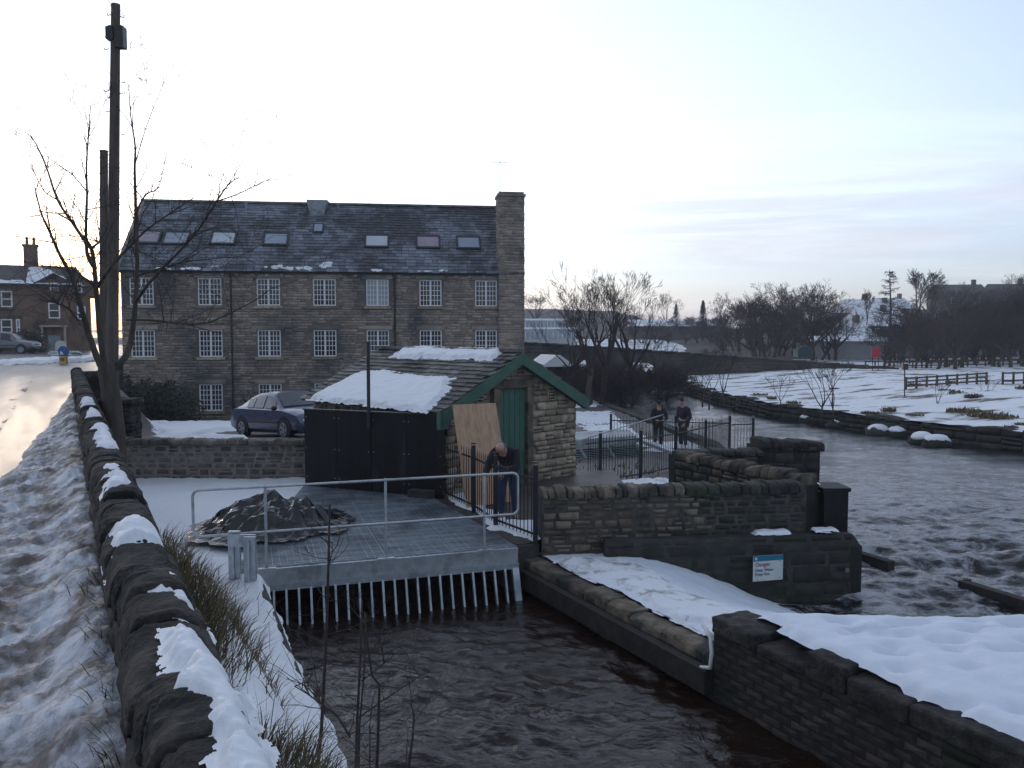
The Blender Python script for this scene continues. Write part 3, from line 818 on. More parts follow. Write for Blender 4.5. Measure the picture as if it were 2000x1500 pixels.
wall_core(wc, D0, D1, .7, -5, -2.3, 'mortar_dark', 'taller_core')
lay_stones(wc, D0, D1, -4.5, -2.3, (.13, .22), (.25, .5), .12, .02, 'stone_dark', seed=45, limit=90)
lay_stones(wc, D1, D1 + Vector((.0, .7, 0)), -4.5, -2.3, (.13, .22), (.25, .5), .12, .02, 'stone_dark', seed=46, limit=40)
lay_coping(wc, D0 + Vector((0, .3, 0)), D1 + Vector((.05, .3, 0)), lambda s: -2.32 - .08 * s, (.14, .3), .66, .18, 'stone_road', .5, seed=47, tilt=.1)
sp = MB(); sp.box((5.32, 13.55, -3.75), (.40, .5, 2.3)); sp.box((5.32, 13.55, -2.57), (.46, .56, .06))
tag(sp.build('sluice_pier', MT['black_paint']), 'tall black sluice pier at the river end of the sign wall', 'pier')
a_, b_ = np.meshgrid(np.linspace(-.3, .3, 40), np.linspace(-.3, .35, 40), indexing='ij')
o = snow_sheet('snow_patch', 5.0 + a_, 13.75 + b_, -2.62 + .25 * sstep(.35, -.35, a_ + .2), .28 - np.hypot(a_, b_), .1, 'snow', seed=81, edge=.1)
tag(o, 'small cap of snow between the sign wall and the sluice pier', 'snow', None, 'stuff')
for (p, q), lab in ((((1640, 1075), (1741, 1106)), 'dark timber baulk in the river just right of the sign wall'), (((1877, 1143), (2030, 1190)), 'dark timber baulk in the rapids at the right edge of the view')):
    a_, b_ = WZ(*p, -4.17), WZ(*q, -4.17); z3_ = Vector((0, 0, 1)); mb = MB(); mb.beam(a_ - z3_ * .03, b_ - z3_ * .03, .16, .24)
    mb.tube([a_ + Vector((.1, 0, -.6)), a_ + Vector((.1, 0, .1))], .07, 6)
    tag(mb.build('timber_baulk', MT['wood_dark']), lab, 'timber', 'timber baulks in the river')
# ================================================================ YARD, DECK, SHED
def yard_z(X, Y):
    car = np.interp(Y, [17.9, 24.7, 45, 75], [-2.42, -3.16, -4.75, -4.6])
    low = np.interp(Y, [15, 19, 30, 48, 75], [-3.55, -3.7, -4.0, -4.1, -4.1])
    s = sstep(-5.0, -1.5, X); z = car * (1 - s) + low * s
    # the road bank on the left side of the yard
    a, b = wab(X, Y)
    k = 1 - sstep(.2 + 1.1 * sstep(22, 29, Y), 1.5 + 1.4 * sstep(22, 29, Y), b); z = z + (-1.95 - z) * k * sstep(19.5, 22, Y)
    return z
xx = np.concatenate([np.linspace(-40, -14, 40), np.linspace(-13.8, 7, 150)]); yy = np.concatenate([np.linspace(18.25, 30, 150), np.linspace(30.2, 80, 100)])
XX, YY = np.meshgrid(xx, yy, indexing='ij')
a_, b_ = wab(XX, YY)
keep = (b_ > .2) & (XX < np.interp(YY, [18, 27, 45, 60, 80], [5.6, 6.8, 5.2, 4.6, 4.5]))
Z = yard_z(XX, YY) + .08 * fbm(XX * .5, YY * .5, 71, 4) + .03 * fbm(XX * 3, YY * 3, 72, 4)
MT['yard'] = M('yard_ground', (.055, .042, .036), (.09, .072, .064), 1.2, .55, .5, 14, c3=(.05, .045, .04), c3scale=.6)
tag(grid('yard_ground', XX, YY, Z, MT['yard'], mask=keep), 'wet brown tarmac of the mill yard', kind='structure')
# snow left in the yard: heap by the gate pier, along the retaining wall, under the hedge
def yard_snow(lab, x0, x1, y0, y1, maskf, T, seed, mk='snow', n=150, rough=.10, nscale=2.4):
    xx, yy = np.linspace(x0, x1, n), np.linspace(y0, y1, n); X_, Y_ = np.meshgrid(xx, yy, indexing='ij')
    o = snow_sheet('snow_patch', X_, Y_, yard_z(X_, Y_) + .02, maskf(X_, Y_), T, mk, seed=seed, edge=.35, rough=rough, nscale=nscale)
    return tag(o, lab, 'snow', 'snow lying in the yard', 'stuff')
def heap(X_, Y_):
    left = np.minimum(X_ + 14.0, .9 - .00 * X_ - (X_ - np.interp(Y_, [18, 18.9, 19.8, 21, 24, 28, 33], [-6.4, -7.0, -8.2, -9.4, -10.2, -11, -10])))
    return np.minimum(np.minimum(left, Y_ - 18.4), (wab(X_, Y_)[1] - 2.4) * .8)
yard_snow('ploughed snow heap between the gate pier and the parked blue car', -14, -4.5, 18.3, 36, heap, .16, 91)
yard_snow('thin line of snow along the top of the retaining wall', -9.5, -4.8, 18.22, 19.0, lambda X_, Y_: np.minimum.reduce([Y_ - 18.3, 18.75 - Y_ + .15 * fbm(X_, X_ * 0, 5), -5.3 - X_]), .08, 92, n=110)
yard_snow('band of snow in front of the dark hedge', -17, -6, 33.6, 38.5, lambda X_, Y_: np.minimum.reduce([Y_ - 33.9, 35.3 - Y_, X_ + 16, -6.6 - X_]), .18, 93)
yard_snow('scattered snow on the ground behind the shed near the bare trees', -3, 5.2, 31, 60, lambda X_, Y_: np.minimum.reduce([fbm(X_ * .5, Y_ * .35, 7) * 2.2 - .05, X_ + 2.8, 5 - X_]), .12, 94)
yard_snow('snow on the riverside ground behind the sign wall', .6, 4.4, 17.2, 21, lambda X_, Y_: np.minimum.reduce([X_ - 1.0, 3.9 - X_, Y_ - 17.6, 20.6 - Y_]), .10, 95)
yard_snow('patch of snow at the feet of the two people', 4.1, 6.6, 26.6, 30, lambda X_, Y_: np.minimum.reduce([X_ - 4.4, 6.5 - X_, Y_ - 26.8, 29.6 - Y_]) - .1, .10, 96)
g = MB()
qx = [(3.5, 16.3), (5.6, 18), (6.8, 27), (7.1, 30), (5.2, 45), (4.6, 60), (4.5, 76)]
qw = thing('quay_wall', 'low dark stone river wall below the fenced riverside corner', 'wall', (6, 24, -4.6))
for p, q in zip(qx[:-1], qx[1:]):
    wall_core(qw, q, p, .5, -5.2, lambda s: -4.0, 'stone_dark', n=2)
# second retaining wall: yard edge above the snowy bank
rt = thing('retaining_wall', 'low stone retaining wall holding up the yard where the blue car stands', 'wall', (-6.5, 18.15, -3.5))
ra, rb = Vector((-8.9, 18.15, 0)), Vector((-4.15, 18.15, 0))
zt = lambda s: -2.43 + .02 * math.sin(5 * s)
wall_core(rt, ra, rb, .35, -4.2, -2.46, 'mortar')
lay_stones(rt, ra, rb, -3.45, zt, (.07, .18), (.12, .40), .12, .010, 'stone_mid', seed=51, limit=260)
lay_coping(rt, ra + Vector((0, .13, 0)), rb + Vector((0, .13, 0)), -2.5, (.14, .34), .4, .14, 'stone_mid', .4, seed=52, tilt=.06)

# ---- deck
FL, FR = WZ(500, 1112, -3.2), WZ(1010, 1069, -3.2)
dD = (FR - FL).normalized(); nD = Vector((-dD.y, dD.x, 0))            # nD points away from the camera
DL, DR, DB = FL - dD * .28, FR, 5.9
BR, BL = Vector((-1.55, 15.75, -3.2)), Vector((-4.35, 16.95, -3.2))
deck = thing('grating_deck', 'pale grey steel grating deck over the mill channel with its rack of bars', 'deck', FL)
def clip_line(p, d, poly):
    t0, t1 = -1e9, 1e9; n = len(poly)
    for i in range(n):
        a, b = poly[i], poly[(i + 1) % n]; e = b - a; nx_, ny_ = -e.y, e.x
        den = nx_ * d.x + ny_ * d.y; num = nx_ * (a.x - p.x) + ny_ * (a.y - p.y)
        if abs(den) < 1e-9:
            if num > 0: return None
            continue
        t = num / den
        if den > 0: t0 = max(t0, t)
        else: t1 = min(t1, t)
    return (t0, t1) if t1 > t0 + .05 else None
poly = [DL, FR, BR, BL]
g1, g2 = MB(), MB()
for i in range(-80, 260):
    p = DL + dD * (i * .10); c = clip_line(p, nD, poly)
    if c: g1.beam(p + nD * c[0], p + nD * c[1], .007, .042)
for i in range(0, 330):
    p = DL + nD * (i * .032); c = clip_line(p, dD, poly)
    if c: g2.beam(p + dD * c[0] + Vector((0, 0, .002)), p + dD * c[1] + Vector((0, 0, .002)), .013, .034)
o = g1.build('grating_bar', MT['grate'], deck); o['kind'] = 'stuff'
o = g2.build('cross_bar', MT['grate'], deck); o['kind'] = 'stuff'
u = MB()
for i in range(1, 6):
    p = DL + nD * (i * .9) - Vector((0, 0, .1)); c = clip_line(p, dD, poly)
    if c: u.beam(p + dD * c[0], p + dD * c[1], .1, .12)
u.build('bearer', MT['galv_dull'], deck)
for i in range(1, 4):                                                  # joints between the panels
    p = DL + dD * (i * 1.02); c = clip_line(p, nD, poly); mb = MB(); mb.beam(p + nD * c[0], p + nD * c[1], .012, .046); mb.build('panel_edge', MT['grate'], deck)
z3 = Vector((0, 0, 1))
f = MB(); f.beam(FL - dD * .02 - nD * .03 - z3 * .115, FR - nD * .03 - z3 * .115, .02, .19); f.beam(FL - nD * .0 - z3 * .01, FR - z3 * .01, .1, .02); f.build('upper_channel', MT['galv'], deck)
f = MB(); f.beam(FL - nD * .06 - z3 * .255, FR - nD * .06 - z3 * .255, .06, .085); f.build('lower_flange', MT['galv'], deck)
NB = 23
for i in range(NB):
    t = FL + dD * (.06 + i * (FR - FL).length * .97 / (NB - 1)) - z3 * .27 - nD * .05
    mb = MB(); mb.beam(t, t - z3 * .95 - nD * .34, .07, .028 if i < NB - 1 else .10, up=dD); 
    mb.build('rack_bar', MT['galv'], deck)
# front rail
rl = thing('tubular_handrail', 'galvanised tubular handrail with rounded ends along the deck front', 'handrail', FL)
def rp(t, h): return FL + dD * t + nD * .02 + z3 * h
Lf = (FR - FL).length
t0, t1, h0, h1, rr = -.78, Lf + .02, .50, 1.12, .09
loop = []
def arc(cx, cz, a0, a1):
    return [(cx + rr * math.cos(a0 + (a1 - a0) * k / 5), cz + rr * math.sin(a0 + (a1 - a0) * k / 5)) for k in range(6)]
loop += arc(t1 - rr, h1 - rr, PI / 2, 0) + arc(t1 - rr, h0 + rr, 0, -PI / 2) + arc(t0 + rr, h0 + rr, -PI / 2, -PI) + arc(t0 + rr, h1 - rr, PI, PI / 2)
loop.append(loop[0])
mb = MB(); mb.tube([rp(*p) for p in loop], .018, 8, cap=False); mb.build('rail_loop', MT['galv'], rl, True)
for t in (.14, Lf * .475, Lf * .865):
    mb = MB(); mb.tube([rp(t, 0), rp(t, h1)], .020, 8); mb.ball(rp(t, h1), .028); mb.ball(rp(t, h0), .028); mb.build('rail_post', MT['galv'], rl, True, 50)
    mb = MB(); mb.box(rp(t, .006), (.24, .14, .012), rz=math.atan2(dD.y, dD.x)); mb.build('base_plate', MT['galv'], rl)
# sluice frame at the left front corner
sf = thing('penstock_frame', 'grey galvanised slotted frame standing at the left corner of the deck', 'sluice frame', FL)
for k, px in enumerate((462, 492)):
    b_ = WZ(px, 1128 + k * 6, -3.25); mb = MB()
    mb.box((b_.x, b_.y - .05, -3.42), (.15, .07, 1.62 if k == 0 else 1.54)); mb.box((b_.x, b_.y - .1, -3.45), (.02, .06, 1.5)); mb.build('upright', MT['galv'], sf)
a_, c_ = WZ(462, 1128, -3.25), WZ(492, 1134, -3.25)
mb = MB(); mb.box(((a_.x + c_.x) / 2, a_.y - .12, -2.72), (.36, .05, .16)); mb.build('top_bar', MT['galv'], sf)
mb = MB(); mb.box(((a_.x + c_.x) / 2, a_.y + .02, -3.95), (.26, .03, .7)); mb.build('gate_plate', MT['galv_dull'], sf)

# far wall of the channel under the deck (dark void)
vw = MB(); vw.box((-2.0, 16.4, -4.2), (6, .3, 1.8)); vw.box((-4.6, 14.2, -4.3), (.3, 5.5, 2.0), rz=-.12)
tag(vw.build('culvert_wall', MT['concrete']), 'dark concrete culvert wall beneath the grating deck', 'wall')

# ---- railings
def railing(name_, lab, pts, hgt, mk='black_metal', bars=.11, posts=(), group=None, zf=None, bar_r=.008, bar_drop=.10):
    t = thing(name_, lab, 'railing', pts[0], 0, group)
    bar_me = None
    for i in range(len(pts) - 1):
        a, b = Vector(pts[i]), Vector(pts[i + 1]); L = (b - a).length; d = (b - a) / L
        for h in (.12, hgt - .14):
            mb = MB(); mb.beam(a + z3 * h, b + z3 * h, .014, .034); mb.build('rail', MT[mk], t)
        n = max(1, int(round(L / bars)))
        if bar_me is None:
            m0 = MB(); m0.tube([(0, 0, .06), (0, 0, hgt - .03), (0, 0, hgt + .03)], [bar_r, bar_r, .003], 5); bar_me = m0.mesh('bar', MT[mk], True, 40)
        for k in range(1, n):
            link_mesh('bar', bar_me, t, a + d * (k * L / n))
    for p in posts:
        p = Vector(p); mb = MB(); mb.box(p + z3 * (hgt + .06) / 2, (.075, .075, hgt + .10)); mb.box(p + z3 * (hgt + .12), (.085, .085, .02)); mb.build('post', MT[mk], t)
    return t
fp = [Vector((.36, 12.45, -3.22)), Vector((-.27, 13.45, -3.22)), Vector((-.69, 14.6, -3.22)), Vector((-1.28, 15.75, -3.22))]
railing('railing', 'black iron railing between the grating deck and the shed', fp, 1.12, posts=fp[:3])
kb = MB()
for a, b in zip(fp[:-1], fp[1:]): kb.beam(a - z3 * .12 - Vector((.12, 0, 0)), b - z3 * .12 - Vector((.12, 0, 0)), .36, .22)
tag(kb.build('brick_kerb', MT['brick']), 'low brick kerb under the black railing beside the deck', 'kerb')
kb = MB(); kb.beam(Vector((.2, 12.35, -4.0)), Vector((-.1, 12.9, -4.0)), .5, 1.5); tag(kb.build('channel_corner', MT['concrete']), 'dark concrete corner where the deck meets the sign wall', 'wall')
# ground in front of the shed door with snow
xx, yy = np.meshgrid(np.linspace(-1.6, 2.6, 90), np.linspace(12.5, 19.2, 120), indexing='ij')
fx = np.interp(yy, [12.45, 13.45, 14.6, 15.75], [.36, -.27, -.69, -1.28])
keep = (xx > fx - .05)
tag(grid('shed_forecourt', xx, yy, -3.24 + .02 * fbm(xx * 4, yy * 4, 3), MT['yard'], mask=keep & ((yy < 13.1 + .0 * xx) | (xx < 2.4))), 'trodden ground in front of the shed door', kind='structure')
ms = np.minimum(xx - fx + .02, .42 + .35 * fbm(yy * 1.2, yy * 0, 8) - (xx - fx)); ms = np.maximum(ms, np.minimum(1.2 - np.abs(xx - .3), .8 - np.abs(yy - 13.6)) - .45)
tag(snow_sheet('snow_patch', xx, yy, xx * 0 - 3.24, ms, .07, 'snow', seed=97, edge=.12), 'strip of snow along the foot of the black railing by the deck', 'snow', None, 'stuff')

# ---- shed
SA = Vector((-1.28, 15.95, 0)); sd, gd = Vector((-1, 1, 0)).normalized(), Vector((1, 1, 0)).normalized()
GW, SL = 3.9, 4.85
Ze, Zr, Zf = -1.50, -.52, -3.6
shed = thing('stone_shed', 'small stone shed with green door, green barge boards and snowy slate roof', 'shed', SA + z3 * Zf)
SB = SA + gd * GW; sn = -sd                       # gable faces along -sd
mb = MB()
def gp(t, o, z): p = SA + gd * t + sn * o; return Vector((p.x, p.y, z))
core = [gp(0, -.06, Zf - .8), gp(GW, -.06, Zf - .8), gp(GW, -.06, Ze), gp(GW / 2, -.06, Zr), gp(0, -.06, Ze)]
mb.prism(core, sd * (SL - .1)); mb.build('wall_core', MT['mortar'], shed)
dx0, dx1, dzt = 1.40, 2.22, -1.16
def gz(s): return Zr + (Ze - Zr) * abs(s - GW / 2) / (GW / 2) - .04
lay_stones(shed, SA, SB, Zf - .6, gz, (.10, .2), (.16, .42), .12, .008, 'stone_pale', seed=61, limit=290, skip=lambda s0, s1, z0, z1: s1 > dx0 - .16 and s0 < dx1 + .16 and z0 < dzt + .16)
for t0_, t1_, z0, z1, nm in ((dx0 - .17, dx0, -3.5, dzt, 'door_jamb'), (dx1, dx1 + .17, -3.5, dzt, 'door_jamb'), (dx0 - .22, dx1 + .22, dzt, dzt + .17, 'lintel')):
    mb = MB(); c = gp((t0_ + t1_) / 2, .0, (z0 + z1) / 2); mb.box(c, (t1_ - t0_, .14, z1 - z0 - .005), rz=PI / 4); mb.build(nm, MT['stone'], shed)
mb = MB(); mb.box(gp((dx0 + dx1) / 2, -.045, -2.4), (dx1 - dx0 - .01, .05, 2.45), rz=PI / 4); dr = mb.build('door', MT['green'], shed)
for k in range(5):
    mb = MB(); mb.box(gp(dx0 + .09 + k * .16, -.012, -2.4), (.145, .02, 2.35), rz=PI / 4); mb.build('door_plank', MT['green'], dr)
for t in (.86, 3.0):
    mb = MB(); mb.box(gp(t, .02, -1.34), (.20, .04, .28), rz=PI / 4); v = mb.build('air_vent', MT['stone_pale'], shed)
    for k in range(4):
        for j in range(3):
            mb = MB(); mb.box(gp(t - .06 + j * .06, .045, -1.44 + k * .065), (.04, .012, .038), rz=PI / 4); mb.build('vent_hole', MT['cloth_black'], v)
# the shed's long side, below the eaves
lay_stones(shed, SA + sd * SL, SA, -3.6, Ze - .05, (.12, .2), (.2, .45), .12, .02, 'stone', seed=62, limit=60)
lay_stones(shed, SB, SB + sd * SL, -3.8, Ze - .05, (.12, .2), (.2, .45), .12, .02, 'stone', seed=63, limit=60)
# barge boards, soffit block
for s_ in (-1, 1):
    mid = GW / 2; e_ = mid + s_ * (mid + .24); ez = Ze + (Ze - Zr) * .24 / mid
    a_ = gp(mid, .16, Zr + .10); b_ = gp(e_, .16, ez + .10)
    pl4 = [a_, b_, b_ - z3 * .25, a_ - z3 * .25]
    mb = MB(); mb.prism(pl4, sn * .03); mb.build('barge_board', MT['green'], shed)
    mb = MB(); mb.prism([gp(mid, .158, Zr - .13), gp(e_, .158, ez - .13), gp(e_, .158, ez - .10), gp(mid, .158, Zr - .10)], sd * .16); mb.build('soffit', MT['green'], shed)
mb = MB(); mb.box(gp(-.20, .12, Ze - .19), (.22, .10, .34), rz=PI / 4); mb.build('eaves_end', MT['green'], shed)
# roof boards and slates on both slopes
rngS = random.Random(33)
for side in (-1, 1):
    mid = GW / 2; wS = mid + .26; rise = (Zr - Ze) / mid
    def rpt(t, q, h=0.0):       # t along ridge from gable (0) backwards, q down the slope from the ridge (m in plan)
        p = SA + gd * (mid + side * q) + sd * t; nrm = Vector((side * gd.x * rise, side * gd.y * rise, 1)).normalized()
        return Vector((p.x, p.y, Zr + .10 - rise * q)) + nrm * h
    mb = MB(); mb.prism([rpt(-.16, 0), rpt(-.16, wS), rpt(SL + .1, wS), rpt(SL + .1, 0)], -z3 * .06); mb.build('roof_board', MT['wood_dark'], shed)
    rows = 15; Lr = SL + .28
    nrm = Vector((side * gd.x * rise, side * gd.y * rise, 1)).normalized(); dn = Vector((side * gd.x, side * gd.y, -rise)).normalized()
    rest = MB(); rows_q = [wS * (1 - (1 - k / rows) ** 1.0) for k in range(rows + 1)]
    cnt = 0
    for k in range(rows):
        q0, q1 = rows_q[k], rows_q[k + 1] + .05; t = -.17 + rngS.uniform(0, .1) - .1 * (k % 2)
        while t < SL + .1:
            w = rngS.uniform(.22, .42); t0_, t1_ = max(t, -.18), min(t + w, SL + .1); t += w
            if t1_ - t0_ < .06: continue
            hh = .028 + rngS.uniform(0, .014); j = rngS.uniform(-.02, .02)
            P4 = [rpt(t0_ + .006, q0, .012), rpt(t1_ - .006, q0, .012), rpt(t1_ - .006, q1 + j, .012 + hh), rpt(t0_ + .006, q1 + j, .012 + hh)]
            m2 = MB(); m2.add(P4 + [p - nrm * .024 for p in P4], [(0, 1, 2, 3), (7, 6, 5, 4), (0, 4, 5, 1), (1, 5, 6, 2), (2, 6, 7, 3), (3, 7, 4, 0)])
            if side < 0 and cnt < 290: m2.build('slate', MT['slate'], shed); cnt += 1
            else: rest.add(m2.v, m2.f)
    if rest.v: rest.build('roof_slates' if False else 'back_slate', MT['slate'], shed)['kind'] = 'stuff'
    # snow on the near slope: big lower sheet and ridge strip
    if side < 0:
        T_, Q_ = np.meshgrid(np.linspace(-.1, SL + .1, 170), np.linspace(0, wS + .12, 120), indexing='ij')
        P0 = np.array(rpt(0, 0)); du = np.array(sd); dq = np.array((side * gd.x, side * gd.y, -rise)); nn = np.array(nrm)
        for m_, T, sd_, nm in ((np.minimum.reduce([Q_ - (1.18 - .28 * (T_ / SL)) , T_ - .2 - .75 * (wS - Q_) * 0 - .55 * np.clip(2.0 - Q_, 0, 1), SL - .35 - T_ - .6 * np.clip(1.9 - Q_, 0, 1), wS + .1 - Q_]), .075, 201, 'thick sheet of snow on the lower slope of the shed roof'),
                               (np.minimum.reduce([Q_ + .1, .40 - Q_ + .18 * fbm(T_ * 2, Q_ * 0, 4), T_ - .35, 3.9 - T_]), .08, 202, 'broken strip of snow along the shed ridge')):
            mm = m_ + fbm(T_ * 3, Q_ * 3, sd_, 5, .65) * .34
            H = .035 + T * sstep(-.01, .14, mm) * (1 + .3 * fbm(T_ * 2, Q_ * 2, sd_ + 1)) + .03 * fbm(T_ * 6, Q_ * 9, sd_ + 2, 4)
            PX = P0[None, None] + T_[..., None] * du + Q_[..., None] * dq + H[..., None] * nn
            tag(grid('roof_snow', PX[..., 0], PX[..., 1], PX[..., 2], MT['snow_roof'], mask=mm > -.01), nm, 'snow', None, 'stuff')
mb = MB()
for k in range(12):
    t = -.12 + k * .42; p = SA + gd * (GW / 2) + sd * t
    m2 = MB(); m2.beam(p + z3 * (Zr + .15), p + sd * .41 + z3 * (Zr + .15), .22, .07); m2.build('ridge_stone', MT['slate'], shed)

# black sheeting and flue
PA, PB = Vector((-1.34, 15.82, 0)), Vector((-4.35, 17.05, 0))
bs = thing('black_hoarding', 'tall black sheet hoarding between the deck and the shed', 'hoarding', PB + z3 * -3.2)
dP = (PA - PB).normalized(); LP = (PA - PB).length; nP = Vector((dP.y, -dP.x, 0))
for k in range(4):
    a_, b_ = PB + dP * (k * LP / 4 + .006) + nP * (.008 * (k % 2)), PB + dP * ((k + 1) * LP / 4 - .006) + nP * (.008 * (k % 2))
    mb = MB(); mb.prism([a_ + z3 * -3.24, b_ + z3 * -3.24, b_ + z3 * -1.60, a_ + z3 * -1.60], -nP * .05); sh__ = mb.build('sheet', MT['black_paint'], bs)
    for zz_ in (-3.0, -2.4, -1.75):
        for ee in (a_ + dP * .05, b_ - dP * .05): mb = MB(); mb.tube([ee + nP * .0 + z3 * zz_, ee + nP * .008 + z3 * zz_], .012, 6); mb.build('fixing', MT['galv_dull'], sh__)
mb = MB(); mb.beam(PB + z3 * -1.59, PA + z3 * -1.59, .09, .03); mb.build('top_rail', MT['black_metal'], bs)
mb = MB(); mb.box(PA + nP * .25 - dP * .35 + z3 * -3.12, (.5, .2, .16), rz=math.atan2(dP.y, dP.x)); tag(mb.build('concrete_block', MT['concrete']), 'small concrete block lying on the deck at the foot of the hoarding', 'block')
pp = W(720, 800, 16.35); tp = W(719, 670, 16.35)
mb = MB(); mb.tube([(pp.x, pp.y, -1.9), (tp.x, tp.y, tp.z)], .036, 8); mb.tube([(tp.x, tp.y, tp.z - .02), (tp.x, tp.y, tp.z + .03)], .042, 8)
tag(mb.build('black_pole', MT['black_metal'], None, True, 40), 'thin black pole standing behind the hoarding in front of the shed roof', 'pole')

# plywood leaning by the door
pt0, pt1, pb0, pb1 = W(884, 791, 15.2), W(968, 787, 15.75), Vector((-.82, 14.85, -3.2)), Vector((-.02, 15.4, -3.2))
e1 = (pt1 - pt0).normalized()
mb = MB(); mb.prism([pb0, pb1, pt1, pt0], Vector((-.6, .8, 0)).normalized() * .02)
tag(mb.build('plywood_sheet', MT['plywood']), 'bare plywood sheet leaning askew against the shed beside the door', 'plywood')

# tarpaulin heap
cx, cy = -3.92, 13.3
nx_, ny_ = 60, 48
xx, yy = np.meshgrid(np.linspace(-1.6, 1.6, nx_), np.linspace(-1.45, 1.45, ny_), indexing='ij')
rs_ = np.random.RandomState(4)
ex, ey = xx + rs_.uniform(-.021, .021, xx.shape), yy + rs_.uniform(-.021, .021, xx.shape)
th = np.arctan2(ey, ex); r2 = np.hypot(ex / (.96 + .3 * vnoise(th * 1.6 + 5, th * 0, 6)), ey / (1.0 + .25 * vnoise(th * 1.9, th * 0 + 3, 7)))
h = .25 * (1 - sstep(.45, 1.0, r2)) * (.75 + .6 * vnoise(ex * 1.7, ey * 1.7, 111)) + .15 * np.exp(-(((ex + .20) / .30) ** 2 + ((ey - .25) / .36) ** 2)) + .06 * np.exp(-(((ex - .55) / .35) ** 2 + ((ey + .1) / .3) ** 2))
def fold(a, f, s_): u = ex * math.cos(a) + ey * math.sin(a); w = -ex * math.sin(a) + ey * math.cos(a); q = u * f + 1.6 * vnoise(u * 1.3, w * 1.3, s_) * 1.2; return np.abs(q - np.round(q)) * 2
crease = .13 * fold(.5, 2.2, 1) + .10 * fold(1.7, 2.9, 2) + .07 * fold(2.6, 4.4, 3) + .045 * fold(.1, 6.5, 4)
Zt = -3.165 + np.maximum(h + (crease - .14) * sstep(1.12, .85, r2) * (.45 + .9 * h), 0) + .02 + rs_.uniform(0, .012, xx.shape)
tag(grid('tarpaulin', cx + ex, cy + ey * 1.1 + ex * .1, Zt, MT['tarp'], mask=r2 < 1.05 + .25 * fbm(ex * 2.5, ey * 2.5, 117), smooth=False), 'crumpled black polythene sheet heaped over something on the deck', 'tarpaulin')
# ================================================================ THE MILL
ML, MR = Vector((-21.15, 44.5, 0)), Vector((.66, 47.3, 0))
mu = (MR - ML).normalized(); mn = Vector((mu.y, -mu.x, 0)); LenM = (MR - ML).length; mrz = math.atan2(mu.y, mu.x)
def mp(s, o, z): p = ML + mu * s + mn * o; return Vector((p.x, p.y, z))
def ms(px, py):
    q = RP(px, py, ML, mn); return (q - ML).dot(mu), q.z
MD = 9.4                                     # depth of the building
Zev = ms(600, 529)[1]; Zrg = W(600, 401, ML.y + 1.4 + MD / 2 + .3).z; Zm0 = -5.0
mill = thing('stone_mill', 'long three storey stone mill with white small paned windows and slate roof', 'mill', mp(LenM / 2, 0, Zm0))
mb = MB(); prof = [mp(0, -.26, Zm0), mp(0, -.26, Zev), mp(0, -MD / 2, Zrg - .12), mp(0, -MD, Zev), mp(0, -MD, Zm0)]
core_mb = MB(); core_mb.prism(list(reversed(prof)), mu * LenM)
cols = [ms(px, 600)[0] for px in (277, 410, 524.5, 634, 737.5, 841, 949.5)]
wz1 = (ms(525, 597)[1], ms(525, 543.5)[1]); wz2 = (ms(525, 696)[1], ms(525, 645)[1]); wz3 = (ms(412, 803)[1], ms(412, 750)[1])
WW, WH = 1.26, 1.50
wins = []
for c in cols: wins += [(c, sum(wz1) / 2, 1), (c, sum(wz2) / 2, 2)]
wins += [(ms(412, 776)[0], sum(wz3) / 2, 3)] + [(c, sum(wz3) / 2, 4) for c in cols[2:]]
sb_ = sorted({0.0, LenM} | {c + d * (WW / 2 - .01) for c, z, r in wins for d in (-1, 1)}); zb_ = sorted({Zm0, Zev} | {z + d * (WH / 2 - .01) for c, z, r in wins for d in (-1, 1)})
for i_ in range(len(sb_) - 1):
    run0 = None
    for j_ in range(len(zb_)):
        hole_ = j_ == len(zb_) - 1 or any(abs((sb_[i_] + sb_[i_ + 1]) / 2 - c) < WW / 2 - .02 and abs((zb_[j_] + zb_[j_ + 1]) / 2 - z) < WH / 2 - .02 for c, z, r in wins)
        if hole_:
            if run0 is not None:
                s0, s1, z0, z1 = sb_[i_], sb_[i_ + 1], run0, zb_[j_]
                core_mb.add([mp(s0, -.03, z0), mp(s1, -.03, z0), mp(s1, -.03, z1), mp(s0, -.03, z1), mp(s0, -.28, z0), mp(s1, -.28, z0), mp(s1, -.28, z1), mp(s0, -.28, z1)], [(0, 1, 2, 3), (3, 2, 6, 7), (1, 0, 4, 5), (0, 3, 7, 4), (2, 1, 5, 6)])
            run0 = None
        elif run0 is None: run0 = zb_[j_]
core_mb.build('wall', MT['mill_joint'], mill)
def near_win(s0, s1, z0, z1):
    if s0 > LenM - 1.45: return True
    for c, z, r in wins:
        if s1 > c - WW / 2 - .02 and s0 < c + WW / 2 + .02 and z1 > z - WH / 2 - .16 and z0 < z + WH / 2 + .26: return True
    return False
lay_stones(mill, ML, MR, Zm0, Zev - .12, (.11, .19), (.22, .60), .128, .006, 'mill_stone', seed=71, limit=300, skip=near_win, gap=.014)
# returns of the gable end beside the road
lay_stones(mill, mp(0, -MD, 0), mp(0, 0, 0), Zm0, Zev, (.14, .22), (.3, .7), .13, .012, 'mill_stone', seed=72, limit=0, gap=.018)
